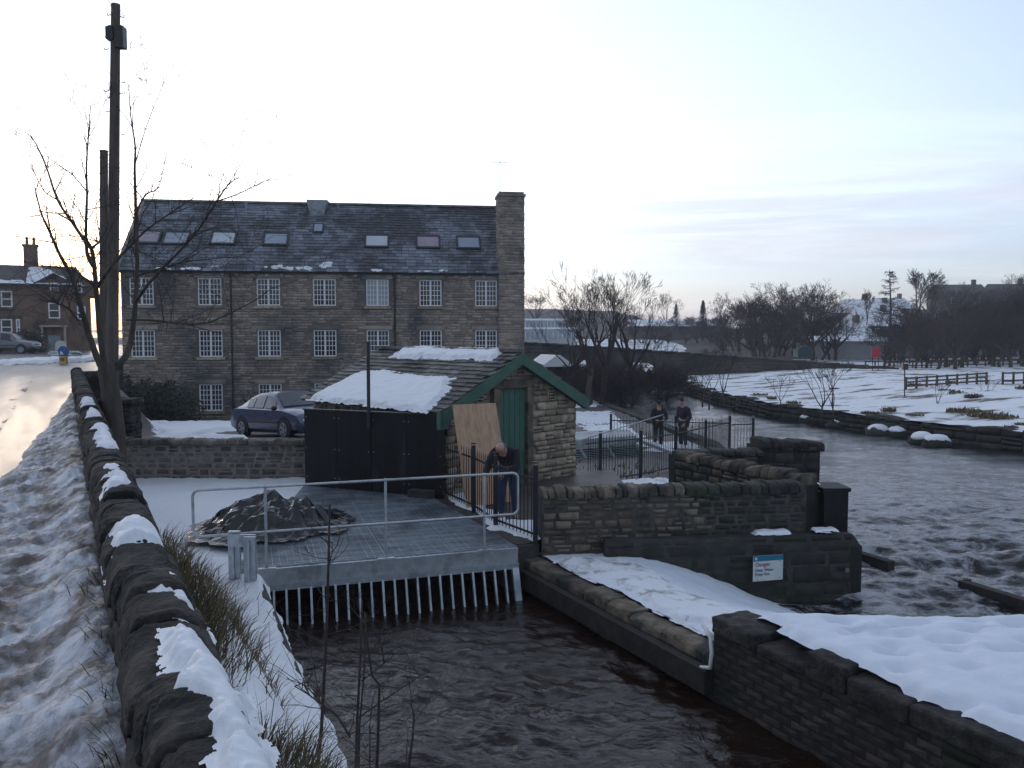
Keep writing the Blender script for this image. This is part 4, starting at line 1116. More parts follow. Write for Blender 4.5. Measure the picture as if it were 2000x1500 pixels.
# windows
wf_ = MB(); fw = .07
for x in (-WW / 2 + fw / 2, WW / 2 - fw / 2): wf_.box((x, 0, 0), (fw, .08, WH - .03))
for z in (-WH / 2 + fw / 2, WH / 2 - fw / 2): wf_.box((0, 0, z), (WW - 2 * fw, .078, fw))
wf_.box((0, -.005, 0), (.10, .09, WH - 2 * fw))
me_frame = wf_.mesh('window', MT['white_paint'])
gb = MB()
for sx in (-1, 1):
    x0 = sx * .05; x1 = sx * (WW / 2 - fw)
    for k in (1, 2): gb.box((x0 + (x1 - x0) * k / 3, -.006, 0), (.030, .03, WH - 2 * fw))
    for k in range(1, 5): gb.box(((x0 + x1) / 2, -.004, -WH / 2 + fw + (WH - 2 * fw) * k / 5), (abs(x1 - x0), .028, .030))
me_bars = gb.mesh('glazing_bars', MT['white_paint'])
gl = MB(); gl.box((0, .02, 0), (WW - .1, .012, WH - .1)); me_glass = gl.mesh('glass', MT['glass_dark']); 
MT['glass_a'] = M('window_glass_grey', (.05, .055, .065), (.03, .034, .04), .8, .10, spec=.6); MT['glass_b'] = M('window_glass_red_reflection', (.05, .03, .03), (.02, .018, .02), 1.4, .08, spec=.6)  # the warm glass has reddish reflections put into its base colour
GLS = [me_glass]
for k_ in ('glass_a', 'glass_b', 'glass_dark'): q_ = MB(); q_.box((0, .02, 0), (WW - .1, .012, WH - .1)); GLS.append(q_.mesh('glass', MT[k_]))
g2_ = MB(); g2_.box((0, .02, 0), (WW - .1, .012, WH - .1)); me_blind = g2_.mesh('glass', MT['blind'])
sl_ = MB(); sl_.box((0, -.06, -WH / 2 - .08), (WW + .24, .22, .14)); me_sill = sl_.mesh('sill', MT['stone_pale'])
ln_ = MB(); ln_.box((0, -.05, WH / 2 + .12), (WW + .36, .16, .22)); me_lint = ln_.mesh('lintel', MT['mill_stone'])
for i, (c, z, r) in enumerate(wins):
    w = link_mesh('window', me_frame, mill, mp(c, -.09, z), mrz)
    blind = (r == 1 and abs(c - cols[4]) < .1)
    if blind: w['label'] = 'white window with its pale blind drawn down'
    for nm, me in (('glass', me_blind if blind else GLS[(i * 7 + r) % 4]), ('glazing_bars', me_bars), ('sill', me_sill), ('lintel', me_lint)):
        link_mesh(nm, me, w, mp(c, -.09, z), mrz)
# arched doorway behind the hedge
ac, az = ms(333, 760); mb = MB()
mb.prism([mp(ac + .75 * math.cos(t), -.05, az - .35 + .85 * math.sin(t)) for t in [PI * k / 10 for k in range(11)]] + [mp(ac - .75, -.05, -4.8), mp(ac + .75, -.05, -4.8)], mn * .04); mb.build('arched_door', MT['wood_dark'], mill)
for k in range(9):
    t = PI * (k + .5) / 9; mb = MB(); c = mp(ac + .93 * math.cos(t), .0, az - .35 + 1.03 * math.sin(t))
    R = Matrix.Rotation(mrz, 3, 'Z') @ Matrix.Rotation(-(t - PI / 2), 3, 'Y'); mb.box(c, (.27, .16, .32), M=R); mb.build('arch_stone', MT['mill_stone'], mill)
# gutter, downpipes, eaves course
mb = MB(); mb.tube([mp(-.1, .14, Zev - .05), mp(LenM - 1.4, .14, Zev - .05)], .085, 8); mb.beam(mp(-.1, .06, Zev - .14), mp(LenM - 1.4, .06, Zev - .14), .12, .10); mb.build('gutter', MT['black_metal'], mill)
for px in (452, 771):
    s = ms(px, 600)[0]; mb = MB(); mb.tube([mp(s, .16, Zev - .1), mp(s, .07, Zev - .45), mp(s, .07, Zm0 + .2)], .055, 8); mb.build('downpipe', MT['black_metal'], mill)
for k in range(26):
    s = .5 + k * .8
    if s < LenM - 1.5: mb = MB(); mb.box(mp(s, .03, Zev - .26), (.16, .16, .14), rz=mrz); mb.build('corbel', MT['mill_stone'], mill)
s0 = ms(600, 700)[1]
# roof
run = MD / 2 + .22; risem = (Zrg - Zev + .04) / run
nR = Vector((mn.x * risem, mn.y * risem, 1)).normalized()
def mr(s, q, h=0.0):                              # q: plan distance down from the ridge
    p = ML + mu * s + mn * (-MD / 2 + q); return Vector((p.x, p.y, Zrg - risem * q)) + nR * h
dnm = (mr(0, 1) - mr(0, 0)).normalized()
mb = MB(); mb.prism([mr(-.15, 0), mr(-.15, run), mr(LenM + .05, run), mr(LenM + .05, 0)], -nR * .10); mb.build('roof_board', MT['wood_dark'], mill)
mb = MB(); b0 = ML - mn * MD / 2; mb.prism([mr(-.15, 0), mr(LenM + .05, 0), mp(LenM + .05, -MD - .2, Zev - .1), mp(-.15, -MD - .2, Zev - .1)], -z3 * .1); mb.build('back_roof', MT['slate'], mill)
def mill_slate():
    m, nt, b = new_mat('frosted_slate'); pos = n_pos(nt)
    r = n_rand(nt); dark = n_mix(nt, r, (.036, .038, .042), (.075, .078, .086))
    frost = n_mix(nt, r, (.14, .155, .185), (.24, .265, .30))
    big = n_noise(nt, .28, 6, .62, n_pos(nt, (1, .6, 1.3)), .4); fine = n_noise(nt, 2.2, 5, .65, pos)
    f = n_range(nt, n_math(nt, 'ADD', n_math(nt, 'MULTIPLY', big, .75), n_math(nt, 'MULTIPLY', fine, .3)), .44, .62)
    f = n_math(nt, 'MULTIPLY', f, n_range(nt, r, 0, .35, .45, 1))
    _lnk(nt, n_mix(nt, f, dark, frost), b.inputs['Base Color']); b.inputs['Roughness'].default_value = .7
    nt.links.new(n_bump(nt, n_noise(nt, 20, 4, .6, pos), .4, .01), b.inputs['Normal']); return m
MT['mill_slate'] = mill_slate()
rngM = random.Random(77); rows = 24; big = MB(); cnt = 0
sky_l = [(289, 465), (345, 467), (437, 467), (539, 469), (736, 473), (836, 474.5), (915, 476)]
def on_roof(px, py):
    q = RP(px, py, mr(0, 0), nR); return (q - mr(0, 0)).dot(mu), (q - mr(0, 0)).dot(Vector((mn.x, mn.y, 0)))
SK = [on_roof(*p) for p in sky_l]; SKs = on_roof(622, 447.5); VT = on_roof(621, 406)
for k in range(rows):
    # courses narrow towards the ridge
    f0, f1 = 1 - (1 - k / rows) ** .85, 1 - (1 - (k + 1) / rows) ** .85
    q0, q1 = run * k / rows * (.9 + .1 * k / rows), run * (k + 1) / rows * (.9 + .1 * (k + 1) / rows) + .05
    s = -.16 + rngM.uniform(-.3, 0)
    while s < LenM:
        w = rngM.uniform(.32, .62); a_, b_ = max(s, -.16), min(s + w, LenM + .05); s += w
        if b_ - a_ < .08: continue
        hh = .030 + rngM.uniform(0, .02); j = rngM.uniform(-.02, .02)
        P4 = [mr(a_ + .012, q0, .004), mr(b_ - .012, q0, .004), mr(b_ - .012, q1 + j, .004 + hh), mr(a_ + .012, q1 + j, .004 + hh)]
        vs = P4 + [p - nR * .03 for p in P4]; fs = [(0, 1, 2, 3), (0, 4, 5, 1), (1, 5, 6, 2), (2, 6, 7, 3), (3, 7, 4, 0)]
        if k >= rows - 6 and cnt < 280: MB().add(vs, fs).build('slate', MT['mill_slate'], mill); cnt += 1
        else: big.add(vs, fs)
big.build('upper_slate', MT['mill_slate'], mill)['kind'] = 'stuff'
mb = MB(); mb.beam(mr(-.18, 0, .03), mr(LenM, 0, .03), .36, .12); mb.build('ridge', MT['slate'], mill)
mb = MB(); mb.prism([mr(-.20, 0, .10), mr(-.20, run, .10), mr(.02, run, .10), mr(.02, 0, .10)], -nR * .2); mb.build('verge', MT['mill_stone'], mill)
def roof_box(mbx, s, q, w, h, h0, h1, mi=0):
    c = [mr(s - w / 2, q - h / 2, h0), mr(s + w / 2, q - h / 2, h0), mr(s + w / 2, q + h / 2, h0), mr(s - w / 2, q + h / 2, h0)]
    mbx.prism(c, nR * (h1 - h0), mi)
MT['glass_pink'] = M('skylight_blind', (.30, .24, .29), (.36, .29, .34), 3, .25)
MT['glass_pale'] = M('pale_skylight', (.46, .51, .55), (.52, .57, .61), 2, .2)
for i, (s, q) in enumerate(SK):
    mb = MB(); w_, h_ = 1.42, .95
    for dx in (-1, 1): roof_box(mb, s + dx * (w_ / 2 - .05), q, .10, h_, .02, .14)
    for dy in (-1, 1): roof_box(mb, s, q + dy * (h_ / 2 - .05), w_ - .2, .10, .02, .138)
    o = mb.build('skylight', MT['black_metal'], mill)
    mb = MB(); roof_box(mb, s, q, w_ - .16, h_ - .16, .05, .10); mb.build('pane', MT[('glass_pink', 'glass_sky', 'glass_pale', 'glass_sky', 'glass_pale', 'glass_pink', 'glass_sky')[i]], o)
mb = MB(); roof_box(mb, *SKs, .62, .7, .02, .10); o = mb.build('skylight', MT['black_metal'], mill); mb = MB(); roof_box(mb, *SKs, .46, .5, .08, .12); mb.build('pane', MT['glass_sky'], o)
# metal hopper at the ridge
s, q = VT; mb = MB(); zt_ = Zrg + .12
top = [mr(s - .68, -.1), mr(s + .68, -.1), mr(s + .62, .95), mr(s - .62, .95)]
mb.add([(p.x, p.y, zt_) for p in top] + [mr(s - .42, .0, .02), mr(s + .42, .0, .02), mr(s + .38, .95, .02), mr(s - .38, .95, .02)],
       [(0, 1, 2, 3), (0, 4, 5, 1), (1, 5, 6, 2), (2, 6, 7, 3), (3, 7, 4, 0)]); mb.build('roof_vent', MT['galv_dull'], mill)
for px, py in ((335, 405), (481, 410), (660, 412)):
    s, q = on_roof(px, py); mb = MB(); mb.tube([mr(s, q), mr(s, q) + z3 * .38], .07, 8); mb.tube([mr(s, q) + z3 * .36, mr(s, q) + z3 * .44], .11, 8); mb.build('flue_pipe', MT['galv_dull'], mill)
# stair tower / chimney at the river end
c0, c1 = LenM - 1.46, LenM + .02; zc = ms(1000, 383)[1]
mb = MB(); mb.box(mp((c0 + c1) / 2, -.45, (Zm0 + zc) / 2), (c1 - c0 - .12, 1.3, zc - Zm0), rz=mrz); ch = mb.build('chimney', MT['mill_stone'], mill)
for a_, b_, sd_ in ((mp(c0, .22, 0), mp(c1, .22, 0), 81), (mp(c1, .22, 0), mp(c1, -1.1, 0), 82), (mp(c0, -1.1, 0), mp(c0, .22, 0), 83)):
    lay_stones(ch, a_, b_, Zm0 if sd_ != 83 else Zev, zc - .05, (.12, .22), (.25, .6), .14, .02, 'mill_stone', seed=sd_, limit=110 if sd_ == 81 else 40, gap=.016, name='stone')
mb = MB(); mb.box(mp((c0 + c1) / 2, -.45, zc + .02), (c1 - c0 + .14, 1.5, .14), rz=mrz); mb.box(mp((c0 + c1) / 2, -.45, zc + .15), (c1 - c0 - .06, 1.3, .12), rz=mrz); mb.build('chimney_cap', MT['mill_stone'], mill)
s = ms(977, 350)[0]; b_ = mp(s, -.1, zc + .2); mb = MB(); mb.tube([b_, b_ + z3 * 1.75], .018, 5)
t_ = b_ + z3 * 1.7; mb.beam(t_ - mu * .5 , t_ + mu * .45, .015, .015)
for k in range(7): p = t_ - mu * (.45 - k * .14); mb.beam(p - mn * .18 - z3 * .0, p + mn * .18, .012, .012); mb.beam(p - z3 * .06, p + z3 * .06, .01, .01)
mb.build('aerial', MT['galv_dull'], mill)
# rear windows hidden; snow left on the roof
def mill_snow(lab, s0, s1, q0, q1, T, seed, frac):
    S_, Q_ = np.meshgrid(np.linspace(s0, s1, 160), np.linspace(q0, q1, 50), indexing='ij')
    m_ = np.minimum.reduce([S_ - s0 - .1, s1 - .1 - S_, (Q_ - q0) * .6 - .0, (q1 - Q_) * 1.5]) - .25 + fbm(S_ * 1.1, Q_ * 2.0, seed, 5, .6) * frac
    H = .03 + T * sstep(-.01, .2, m_) + .03 * fbm(S_ * 4, Q_ * 6, seed + 2, 4)
    p0, nn = np.array(mr(0, 0)), np.array(nR); dq = np.array((mn.x, mn.y, -risem)); du = np.array(mu)
    P = p0 + S_[..., None] * du + Q_[..., None] * dq + H[..., None] * nn
    return tag(grid('roof_snow', P[..., 0], P[..., 1], P[..., 2], MT['snow_roof'], mask=m_ > -.01), lab, 'snow', None, 'stuff')
a_, b_ = on_roof(505, 508), on_roof(652, 526)
mill_snow('patch of snow above the eaves in the middle of the mill roof', a_[0], b_[0], a_[1], run + .02, .12, 301, .9)
mill_snow('thin remains of snow along the mill gutter on the left', on_roof(300, 520)[0], on_roof(500, 520)[0], run - .30, run + .03, .06, 302, 1.6)
mill_snow('thin remains of snow along the mill gutter on the right', on_roof(640, 520)[0], on_roof(960, 520)[0], run - .22, run + .03, .05, 303, 1.5)
mb = MB(); 
# annexe wall and roof of the far end: bridge-side lean-to is hidden
# ================================================================ PLANTS: generators
def grow(mb, p, d, L, r, lev, rng, spread=.6, up=.25, seg=4, kidn=(3, 5), rmin=.006, droop=0.0, sides=(6, 5, 4, 3, 3), ratio=.68, taper=.35):
    pts, rs = [Vector(p)], [r]; d = Vector(d).normalized(); dirs = [d]
    for i in range(seg):
        d = (d + Vector((rng.gauss(0, .13), rng.gauss(0, .13), rng.gauss(0, .10) + up * .16 - droop * .12))).normalized()
        pts.append(pts[-1] + d * (L / seg)); rs.append(max(rmin, r * (1 - (1 - taper) * (i + 1) / seg))); dirs.append(d)
    mb.tube(pts, rs, sides[min(4, 4 - lev)] if lev <= 4 else 7, cap=False)
    if lev <= 0: return
    n = rng.randint(*kidn)
    for k in range(n):
        t = rng.uniform(.35, 1.0) if k else 1.0
        i = min(seg - 1, int(t * seg)); f = t * seg - i
        q = pts[i].lerp(pts[i + 1], f); ax = dirs[i].orthogonal().normalized()
        ax = Matrix.Rotation(rng.uniform(0, 2 * PI), 3, dirs[i]) @ ax
        nd = (Matrix.Rotation(rng.uniform(.35, 1.0) * spread, 3, ax) @ dirs[min(i + 1, seg)])
        grow(mb, q, nd, L * ratio * rng.uniform(.75, 1.15) * (1.1 - .35 * t), rs[min(i + 1, seg)] * rng.uniform(.5, .72), lev - 1, rng, spread, up, max(2, seg - 1), kidn, rmin, droop, sides, ratio, taper)
def tree_meshes(seed, H, r, lev=4, mk='twig', **kw):
    """trunk mesh and crown mesh of a bare tree of height about H standing at the origin"""
    rng = random.Random(seed); t, c = MB(), MB()
    th = H * kw.pop('trunk', .28); lean = kw.pop('lean', .03)
    top = Vector((rng.gauss(0, lean) * H, rng.gauss(0, lean) * H, th))
    t.tube([(0, 0, -.4), top * .5 + Vector((rng.gauss(0, .02) * H, 0, 0)), top], [r * 1.25, r, r * .85], 8)
    limbs = kw.pop('limbs', 4); l0 = kw.pop('l0', .36); open_ = kw.pop('open', .5)
    a0 = rng.uniform(0, 6)
    for k in range(limbs):
        a = a0 + 2 * PI * k / limbs + rng.uniform(-.4, .4); o = rng.uniform(.5, 1.1) * open_
        if k == 0: o *= .3
        grow(c, top - Vector((0, 0, rng.uniform(0, .25) * th)), (math.cos(a) * o, math.sin(a) * o, 1), H * l0 * rng.uniform(.85, 1.15), r * rng.uniform(.5, .75), lev, rng, **kw)
    return t.mesh('trunk', MT['bark'], True), c.mesh('crown', MT[mk], False)
def plant_tree(name, lab, cat, me, loc, rz=0, sc=1, group=None, szc=None):
    t = thing(name, lab, cat, loc, rz, group); t.scale = (sc, sc, szc or sc)
    for nm, m in zip(('trunk', 'crown'), me):
        o = bpy.data.objects.new(nm, m); C.objects.link(o); o.parent = t
    return t

# ================================================================ FAR BANK
def bank_line(Y): return np.interp(Y, [20, 25, 29.5, 35, 42, 49, 58, 70, 90], [29, 22.5, 18.6, 15.6, 13.2, 12.4, 12.6, 14, 16])
def far_z(X, Y):
    d = X - bank_line(Y)
    base = -3.60 + .72 * sstep(0, 12, d) + .15 * sstep(10, 40, d)
    far = sstep(84, 200, Y + .12 * X); hill = sstep(.16, .60, X / np.maximum(Y, 1)) * 6.5 + 2.2
    base = base + (hill + 1.2 * vnoise(X * .03, Y * .03, 5)) * far
    return base - .0
yy = np.concatenate([np.linspace(14, 78, 210), np.linspace(79, 420, 90)]); tt = np.linspace(0, 1, 170) ** 1.7
YY, TT = np.meshgrid(yy, tt, indexing='ij')
XX = bank_line(YY) + TT * (40 + YY * 1.1)
Z = far_z(XX, YY) + .16 * fbm(XX * .35, YY * .35, 121, 5) + .10 * fbm(XX * 1.4, YY * 1.4, 122, 4) * sstep(95, 60, YY)
fm = YY < 84
tag(grid('snowy_meadow', XX, YY, Z, MT['snow_field'], mask=fm), 'snow covered riverside meadow with tussocks', kind='structure')
MT['hill'] = M('wooded_hill', (.035, .028, .026), (.065, .052, .05), .15, .95, .4, 1, c3=(.55, .57, .60), c3scale=.05, c3lo=.66, c3hi=.72)
tag(grid('hillside', XX, YY, Z, MT['hill'], mask=YY > 82), 'dark wooded hillside across the river', kind='structure')
# hill behind the mill and bridge
xx, yy = np.meshgrid(np.linspace(-260, 40, 60), np.linspace(150, 420, 40), indexing='ij')
tag(grid('far_hill', xx, yy, -4 + 13 * sstep(150, 330, yy) * sstep(-40, 40, xx + 60) + 2.5 * fbm(xx * .02, yy * .02, 9) , MT['hill']), 'low dark hill behind the bridge', kind='structure')
xx, yy = np.meshgrid(np.linspace(-200, 26, 80), np.linspace(73.5, 152, 40), indexing='ij')
tag(grid('field', xx, yy, -3.6 + 2.4 * sstep(80, 150, yy) - 1.5 * sstep(-30, -60, xx) * 0 + .2 * fbm(xx * .2, yy * .2, 3) + 1.7 * sstep(-14, -30, xx) - .0, MT['snow_field'], mask=(xx > -13) | (yy > 131)), 'snowy field beyond the bridge', kind='structure')
# river bank wall on the far side
fb = thing('far_bank_wall', 'low dark stone bank wall along the far side of the river', 'wall', (18, 32, -4.6))
ys = [16, 22, 26, 29.5, 33, 37, 42, 46, 50, 56, 62, 70]
for i in range(len(ys) - 1):
    y0, y1 = ys[i], ys[i + 1]
    A_, B_ = (float(bank_line(y1)) - .1, y1), (float(bank_line(y0)) - .1, y0)
    zt_ = lambda s, k=i: -3.62 + .10 * math.sin(1.7 * s + k)
    wall_core(fb, A_, B_, .6, -5.2, zt_, 'mortar_dark', 'bank_core')
    lay_stones(fb, A_, B_, -4.7, zt_, (.2, .34), (.4, 1.0), .25, .08, 'stone_dark', seed=400 + i, limit=26, gap=.03)
# snow topped boulders at the foot
rng = random.Random(12)
for (px, py, w), lab_ in zip(((1655, 832, 1.6), (1715, 846, 1.2), (1760, 848, 1.4), (1800, 862, 1.1), (1830, 868, 1.0), (1580, 823, .9)), ('largest snow topped boulder below the tall saplings on the far bank', 'second snow topped boulder right of the tall saplings', 'middle boulder with a wide snow cap under the far bank', 'fourth snow topped boulder from the left under the far bank', 'rightmost snow topped boulder under the far bank', 'small leftmost snow topped boulder under the far bank')):
    p = WZ(px, py, -4.25); t = thing('river_boulder', lab_, 'boulder', p, rng.uniform(0, 6), 'snow topped boulders under the far bank')
    mb = MB(); mb.ball((0, 0, 0), (w * .6, w * .45, .34), 10, 6)
    mb.v = [tuple(Vector(v) * (1 + .25 * (random.Random(i * 7 + px).random() - .5))) for i, v in enumerate(mb.v)]
    o = mb.build('rock', MT['stone_dark'], None, True); o.parent = t
    mb = MB(); mb.ball((0, 0, .16), (w * .5, w * .36, .24), 12, 7)
    mb.v = [(v[0] * (1 + .3 * (random.Random(i * 3 + px).random() - .5)), v[1], max(v[2], .12)) for i, v in enumerate(mb.v)]
    o = mb.build('snow_cap', MT['snow'], None, True); o.parent = t

# ---- bridge
bg = thing('stone_bridge', 'low stone road bridge with dark arches crossing the river behind the bare trees', 'bridge', (12, 71, -4.6))
BA, BBr = Vector((.4, 72.5, 0)), Vector((30.5, 64.5, 0)); LB = (BBr - BA).length; dBr = (BBr - BA).normalized(); nBr = Vector((dBr.y, -dBr.x, 0)); brz = math.atan2(dBr.y, dBr.x)
def bp(s, o, z): p = BA + dBr * s + nBr * o; return Vector((p.x, p.y, z))
def btop(s): return -.95 - 1.95 * (s / LB) ** 1.1
arches = [(4.4, 7.4), (8.6, 12.6)]
xs = sorted(set([LB * i / 40 for i in range(41)] + [a for ab in arches for a in np.linspace(ab[0], ab[1], 13)]))
def und(s):
    for a, b in arches:
        if a <= s <= b: t = (s - a) / (b - a) * 2 - 1; return -3.9 + 1.55 * math.sqrt(max(0, 1 - t * t))
    return None
mb = MB()
for s0, s1 in zip(xs[:-1], xs[1:]):
    m = (s0 + s1) / 2; in_ = any(a < m < b for a, b in arches)
    z0, z1 = ((und(s0), und(s1)) if in_ else (-5.0, -5.0))
    for o0, o1 in ((0, -.4), (-4.6, -5.0)):
        mb.add([bp(s0, o0, z0), bp(s1, o0, z1), bp(s1, o0, btop(s1)), bp(s0, o0, btop(s0)), bp(s0, o1, z0), bp(s1, o1, z1), bp(s1, o1, btop(s1)), bp(s0, o1, btop(s0))],
               [(0, 1, 2, 3), (7, 6, 5, 4), (3, 2, 6, 7), (0, 4, 5, 1)])
    mb.add([bp(s0, -.4, z0), bp(s1, -.4, z1), bp(s1, -.4, btop(s1) - 1.0), bp(s0, -.4, btop(s0) - 1.0), bp(s0, -4.6, z0), bp(s1, -4.6, z1), bp(s1, -4.6, btop(s1) - 1.0), bp(s0, -4.6, btop(s0) - 1.0)],
           [(3, 2, 6, 7), (0, 4, 5, 1)])
MT['bridge_stone'] = M('bridge_stone', (.055, .047, .04), (.10, .085, .072), .8, .9, .5, 6, .2, c3=(.03, .03, .026), c3scale=.3)
mb.build('span_wall', MT['bridge_stone'], bg)
lay_stones(bg, BA, BBr, -4.4, lambda s: btop(s) - .02, (.24, .36), (.5, 1.1), .2, .02, 'bridge_stone', seed=501, limit=290, gap=.03, skip=lambda s0, s1, z0, z1: any(a - .2 < s1 and s0 < b + .2 and z0 < -2.0 for a, b in arches))
lay_coping(bg, BA - nBr * .2, BBr - nBr * .2, lambda s: btop(s), (.7, 1.1), .55, .18, 'bridge_stone', .4, seed=502, tilt=.01)
for a, b in arches:
    for k in range(11):
        t = PI * (k + .5) / 11; c = bp((a + b) / 2 + (b - a) / 2 * 1.06 * math.cos(t), .02, -3.9 + 1.75 * math.sin(t))
        mb = MB(); mb.box(c, (.5, .16, .42), M=Matrix.Rotation(brz, 3, 'Z') @ Matrix.Rotation(-(t - PI / 2), 3, 'Y')); mb.build('arch_stone', MT['bridge_stone'], bg)
# small snow roofed hut between the trees
p = W(1075, 735, 58); hut = thing('snow_roofed_hut', 'tiny dark hut with a snow covered roof behind the shed', 'hut', (p.x, p.y, -4.3), .4)
mb = MB(); mb.box((0, 0, 1.0), (2.3, 2.0, 2.2)); o = mb.build('wall', MT['wood_dark']); o.parent = hut
mb = MB(); mb.prism([(-1.35, -1.3, 1.95), (1.35, -1.3, 1.95), (.15, -1.3, 2.75), (-.15, -1.3, 2.75)], (0, 2.6, 0)); o = mb.build('roof', MT['snow']); o.parent = hut

# ---- distant buildings
def house(name, lab, px, py0, py1, Y, w, dep, rz, mk='far_wall', roof='snow', rh=2.2, cat='house', nwin=4, storeys=2, group=None, chim=True):
    b, t = W(px, py1, Y), W(px, py0, Y); h = t.z - b.z - rh if roof else t.z - b.z
    h = max(h, 2.2)
    g = thing(name, lab, cat, b, rz, group)
    mb = MB(); mb.box((0, 0, h / 2 - .5), (w, dep, h + 1)); o = mb.build('wall', MT[mk]); o.parent = g
    if roof:
        mb = MB(); mb.prism([(-w / 2 - .3, -dep / 2 - .4, h - .05), (-w / 2 - .3, 0, h + rh), (-w / 2 - .3, dep / 2 + .4, h - .05)], (w + .6, 0, 0)); o = mb.build('roof', MT[roof]); o.parent = g
        if chim:
            mb = MB(); mb.box((w * .36, 0, h + rh + .3), (.8, .6, 1.4)); c = mb.build('chimney', MT['far_wall']); c.parent = o
    if nwin:
        wm = MB(); wm.box((0, 0, 0), (.95, .1, 1.25)); wm = wm.mesh('window', MT['white_paint']); gm = MB(); gm.box((0, 0, 0), (.78, .12, 1.05)); gm = gm.mesh('pane', MT['glass_dark'])
        for f in range(storeys):
            for k in range(nwin):
                x = -w / 2 + w * (k + .5) / nwin; z = h * (f + .55) / storeys
                a = bpy.data.objects.new('window', wm); C.objects.link(a); a.parent = g; a.location = (x, -dep / 2 - .03, z)
                c = bpy.data.objects.new('pane', gm); C.objects.link(c); c.parent = a; c.location = (0, -.01, 0)
    return g
# long pale building with bands of windows, left of the bare trees
lp = thing('long_pale_building', 'long low pale building with snow on its flat roofs beyond the bridge', 'building', W(1060, 668, 125))
a_, b_ = W(1000, 668, 125), W(1140, 668, 125)
for (x0, x1), z0, z1, dy in (((1000, 1125), 668, 643, 0), ((1005, 1105), 645, 626, 5)):
    p, q = W(x0, z0, 125 + dy), W(x1, z1, 125 + dy); mb = MB(); mb.box(((p.x + q.x) / 2, 125 + dy + 4, (p.z + q.z) / 2 - .3), (q.x - p.x, 8, q.z - p.z + .6)); mb.build('wall', MT['far_pale'], lp)
    mb = MB(); mb.box(((p.x + q.x) / 2, 125 + dy + 4, q.z + .15), (q.x - p.x + .4, 8.4, .3)); mb.build('roof', MT['snow'], lp)
    n = 7
    for k in range(n):
        x = p.x + (q.x - p.x) * (k + .5) / n; mb = MB(); mb.box((x, 125 + dy - .03, (p.z + q.z) / 2 + .1), ((q.x - p.x) / n * .72, .12, (q.z - p.z) * .5)); w = mb.build('window', MT['glass_sky'], lp)
        mb = MB(); mb.box((x, 125 + dy - .1, (p.z + q.z) / 2 + .1), (.08, .05, (q.z - p.z) * .5)); mb.build('mullion', MT['white_paint'], w)
house('long_barn', 'long dark building with a snowy roof edge behind the bare trees', 1310, 624, 662, 150, 15, 8, -.1, roof='snow', rh=1.2, nwin=0, cat='building', chim=False)
for i, (px, py0, py1, Y, w, rz, lab) in enumerate(((1672, 608, 634, 150, 6, .5, 'upper snow roofed house on the hillside left of the dark trees'), (1712, 611, 638, 158, 6, .5, 'snow roofed house beside the upper one on the hillside'),
                                   (1700, 640, 664, 130, 7, .4, 'wide house with a snowy roof lower on the hillside'), (1735, 598, 622, 185, 8, .3, 'far snow roofed house high on the hillside'), (1640, 664, 690, 120, 7, .2, 'small house with a snowy roof beside the river trees'))):
    house('snow_roofed_house', lab, px, py0, py1, Y, w, 7, rz, roof='snow', rh=2.4, nwin=3, storeys=1 + (i < 2), group='snow roofed houses on the hillside')
for i, (px, py0, py1, Y, w, lab) in enumerate(((1868, 562, 600, 175, 9, 'dark hipped house on the skyline left of the round tree'), (1965, 562, 600, 170, 7, 'dark house with a pale gable on the skyline at the right'))):
    house('hilltop_house', lab, px, py0, py1, Y, w, 9, -.15, roof='terrace_roof' if i < 2 else 'snow', rh=2.6, nwin=2, storeys=1, group='houses on the skyline')
house('pale_garden_wall_house', 'pale low building with snow beside the red board', 1655, 678, 705, 88, 7, 4, -.35, mk='far_pale', roof='snow', rh=.5, nwin=0, cat='building', chim=False)
mb = MB(); p = W(1585, 690, 92); mb.box((p.x, p.y, p.z), (3.6, 1.6, 1.0)); mb.box((p.x - .2, p.y, p.z + .6), (2.6, 1.4, .3)); tag(mb.build('turquoise_container', M('turquoise_paint', (.05, .16, .19), None, 1, .6)), 'dull turquoise container beyond the bridge parapet', 'container')

# red board on posts, post box, fences on the meadow
p = W(1711, 688, 62); rb = thing('red_board', 'bright red board on two thin posts by the end of the bridge', 'board', (p.x, p.y, -3.4))
mb = MB(); mb.box((p.x, p.y, p.z), (.62, .04, .74)); mb.build('panel', MT['red'], rb)
for dx in (-.22, .22): mb = MB(); mb.tube([(p.x + dx, p.y + .04, -3.5), (p.x + dx, p.y + .04, p.z + .3)], .03, 5); mb.build('post', MT['wood_dark'], rb)
p = W(1767, 768, 41); q = W(1767, 720, 41); pb = thing('meadow_post', 'dark box on a tall thin post standing in the snowy meadow', 'post', (p.x, p.y, p.z))
mb = MB(); mb.tube([(p.x, p.y, p.z - .3), (q.x, q.y, q.z)], .03, 6); mb.build('post', MT['wood_dark'], pb); mb = MB(); mb.box((q.x, q.y, q.z + .1), (.26, .2, .3)); mb.build('box', MT['black_metal'], pb)
def rail_fence(lab, px0, py0, px1, py1, h, n, Y0, Y1, rails=3, group='timber fences on the meadow'):
    a, b = W(px0, py0, Y0), W(px1, py1, Y1); t = thing('timber_fence', lab, 'fence', a, 0, group)
    a.z, b.z = float(far_z(a.x, a.y)) + .03, float(far_z(b.x, b.y)) + .03
    for k in range(n):
        p = a.lerp(b, k / (n - 1)); mb = MB(); mb.box(p + z3 * (h / 2 - .1), (.09, .09, h + .25)); mb.build('post', MT['fence_wood'], t)
    for r in range(rails):
        mb = MB(); zz = z3 * (h * (.25 + .68 * r / max(1, rails - 1))); mb.beam(a + zz - Vector((0, .06, 0)), b + zz - Vector((0, .06, 0)), .04, .09); mb.build('rail', MT['fence_wood'], t)
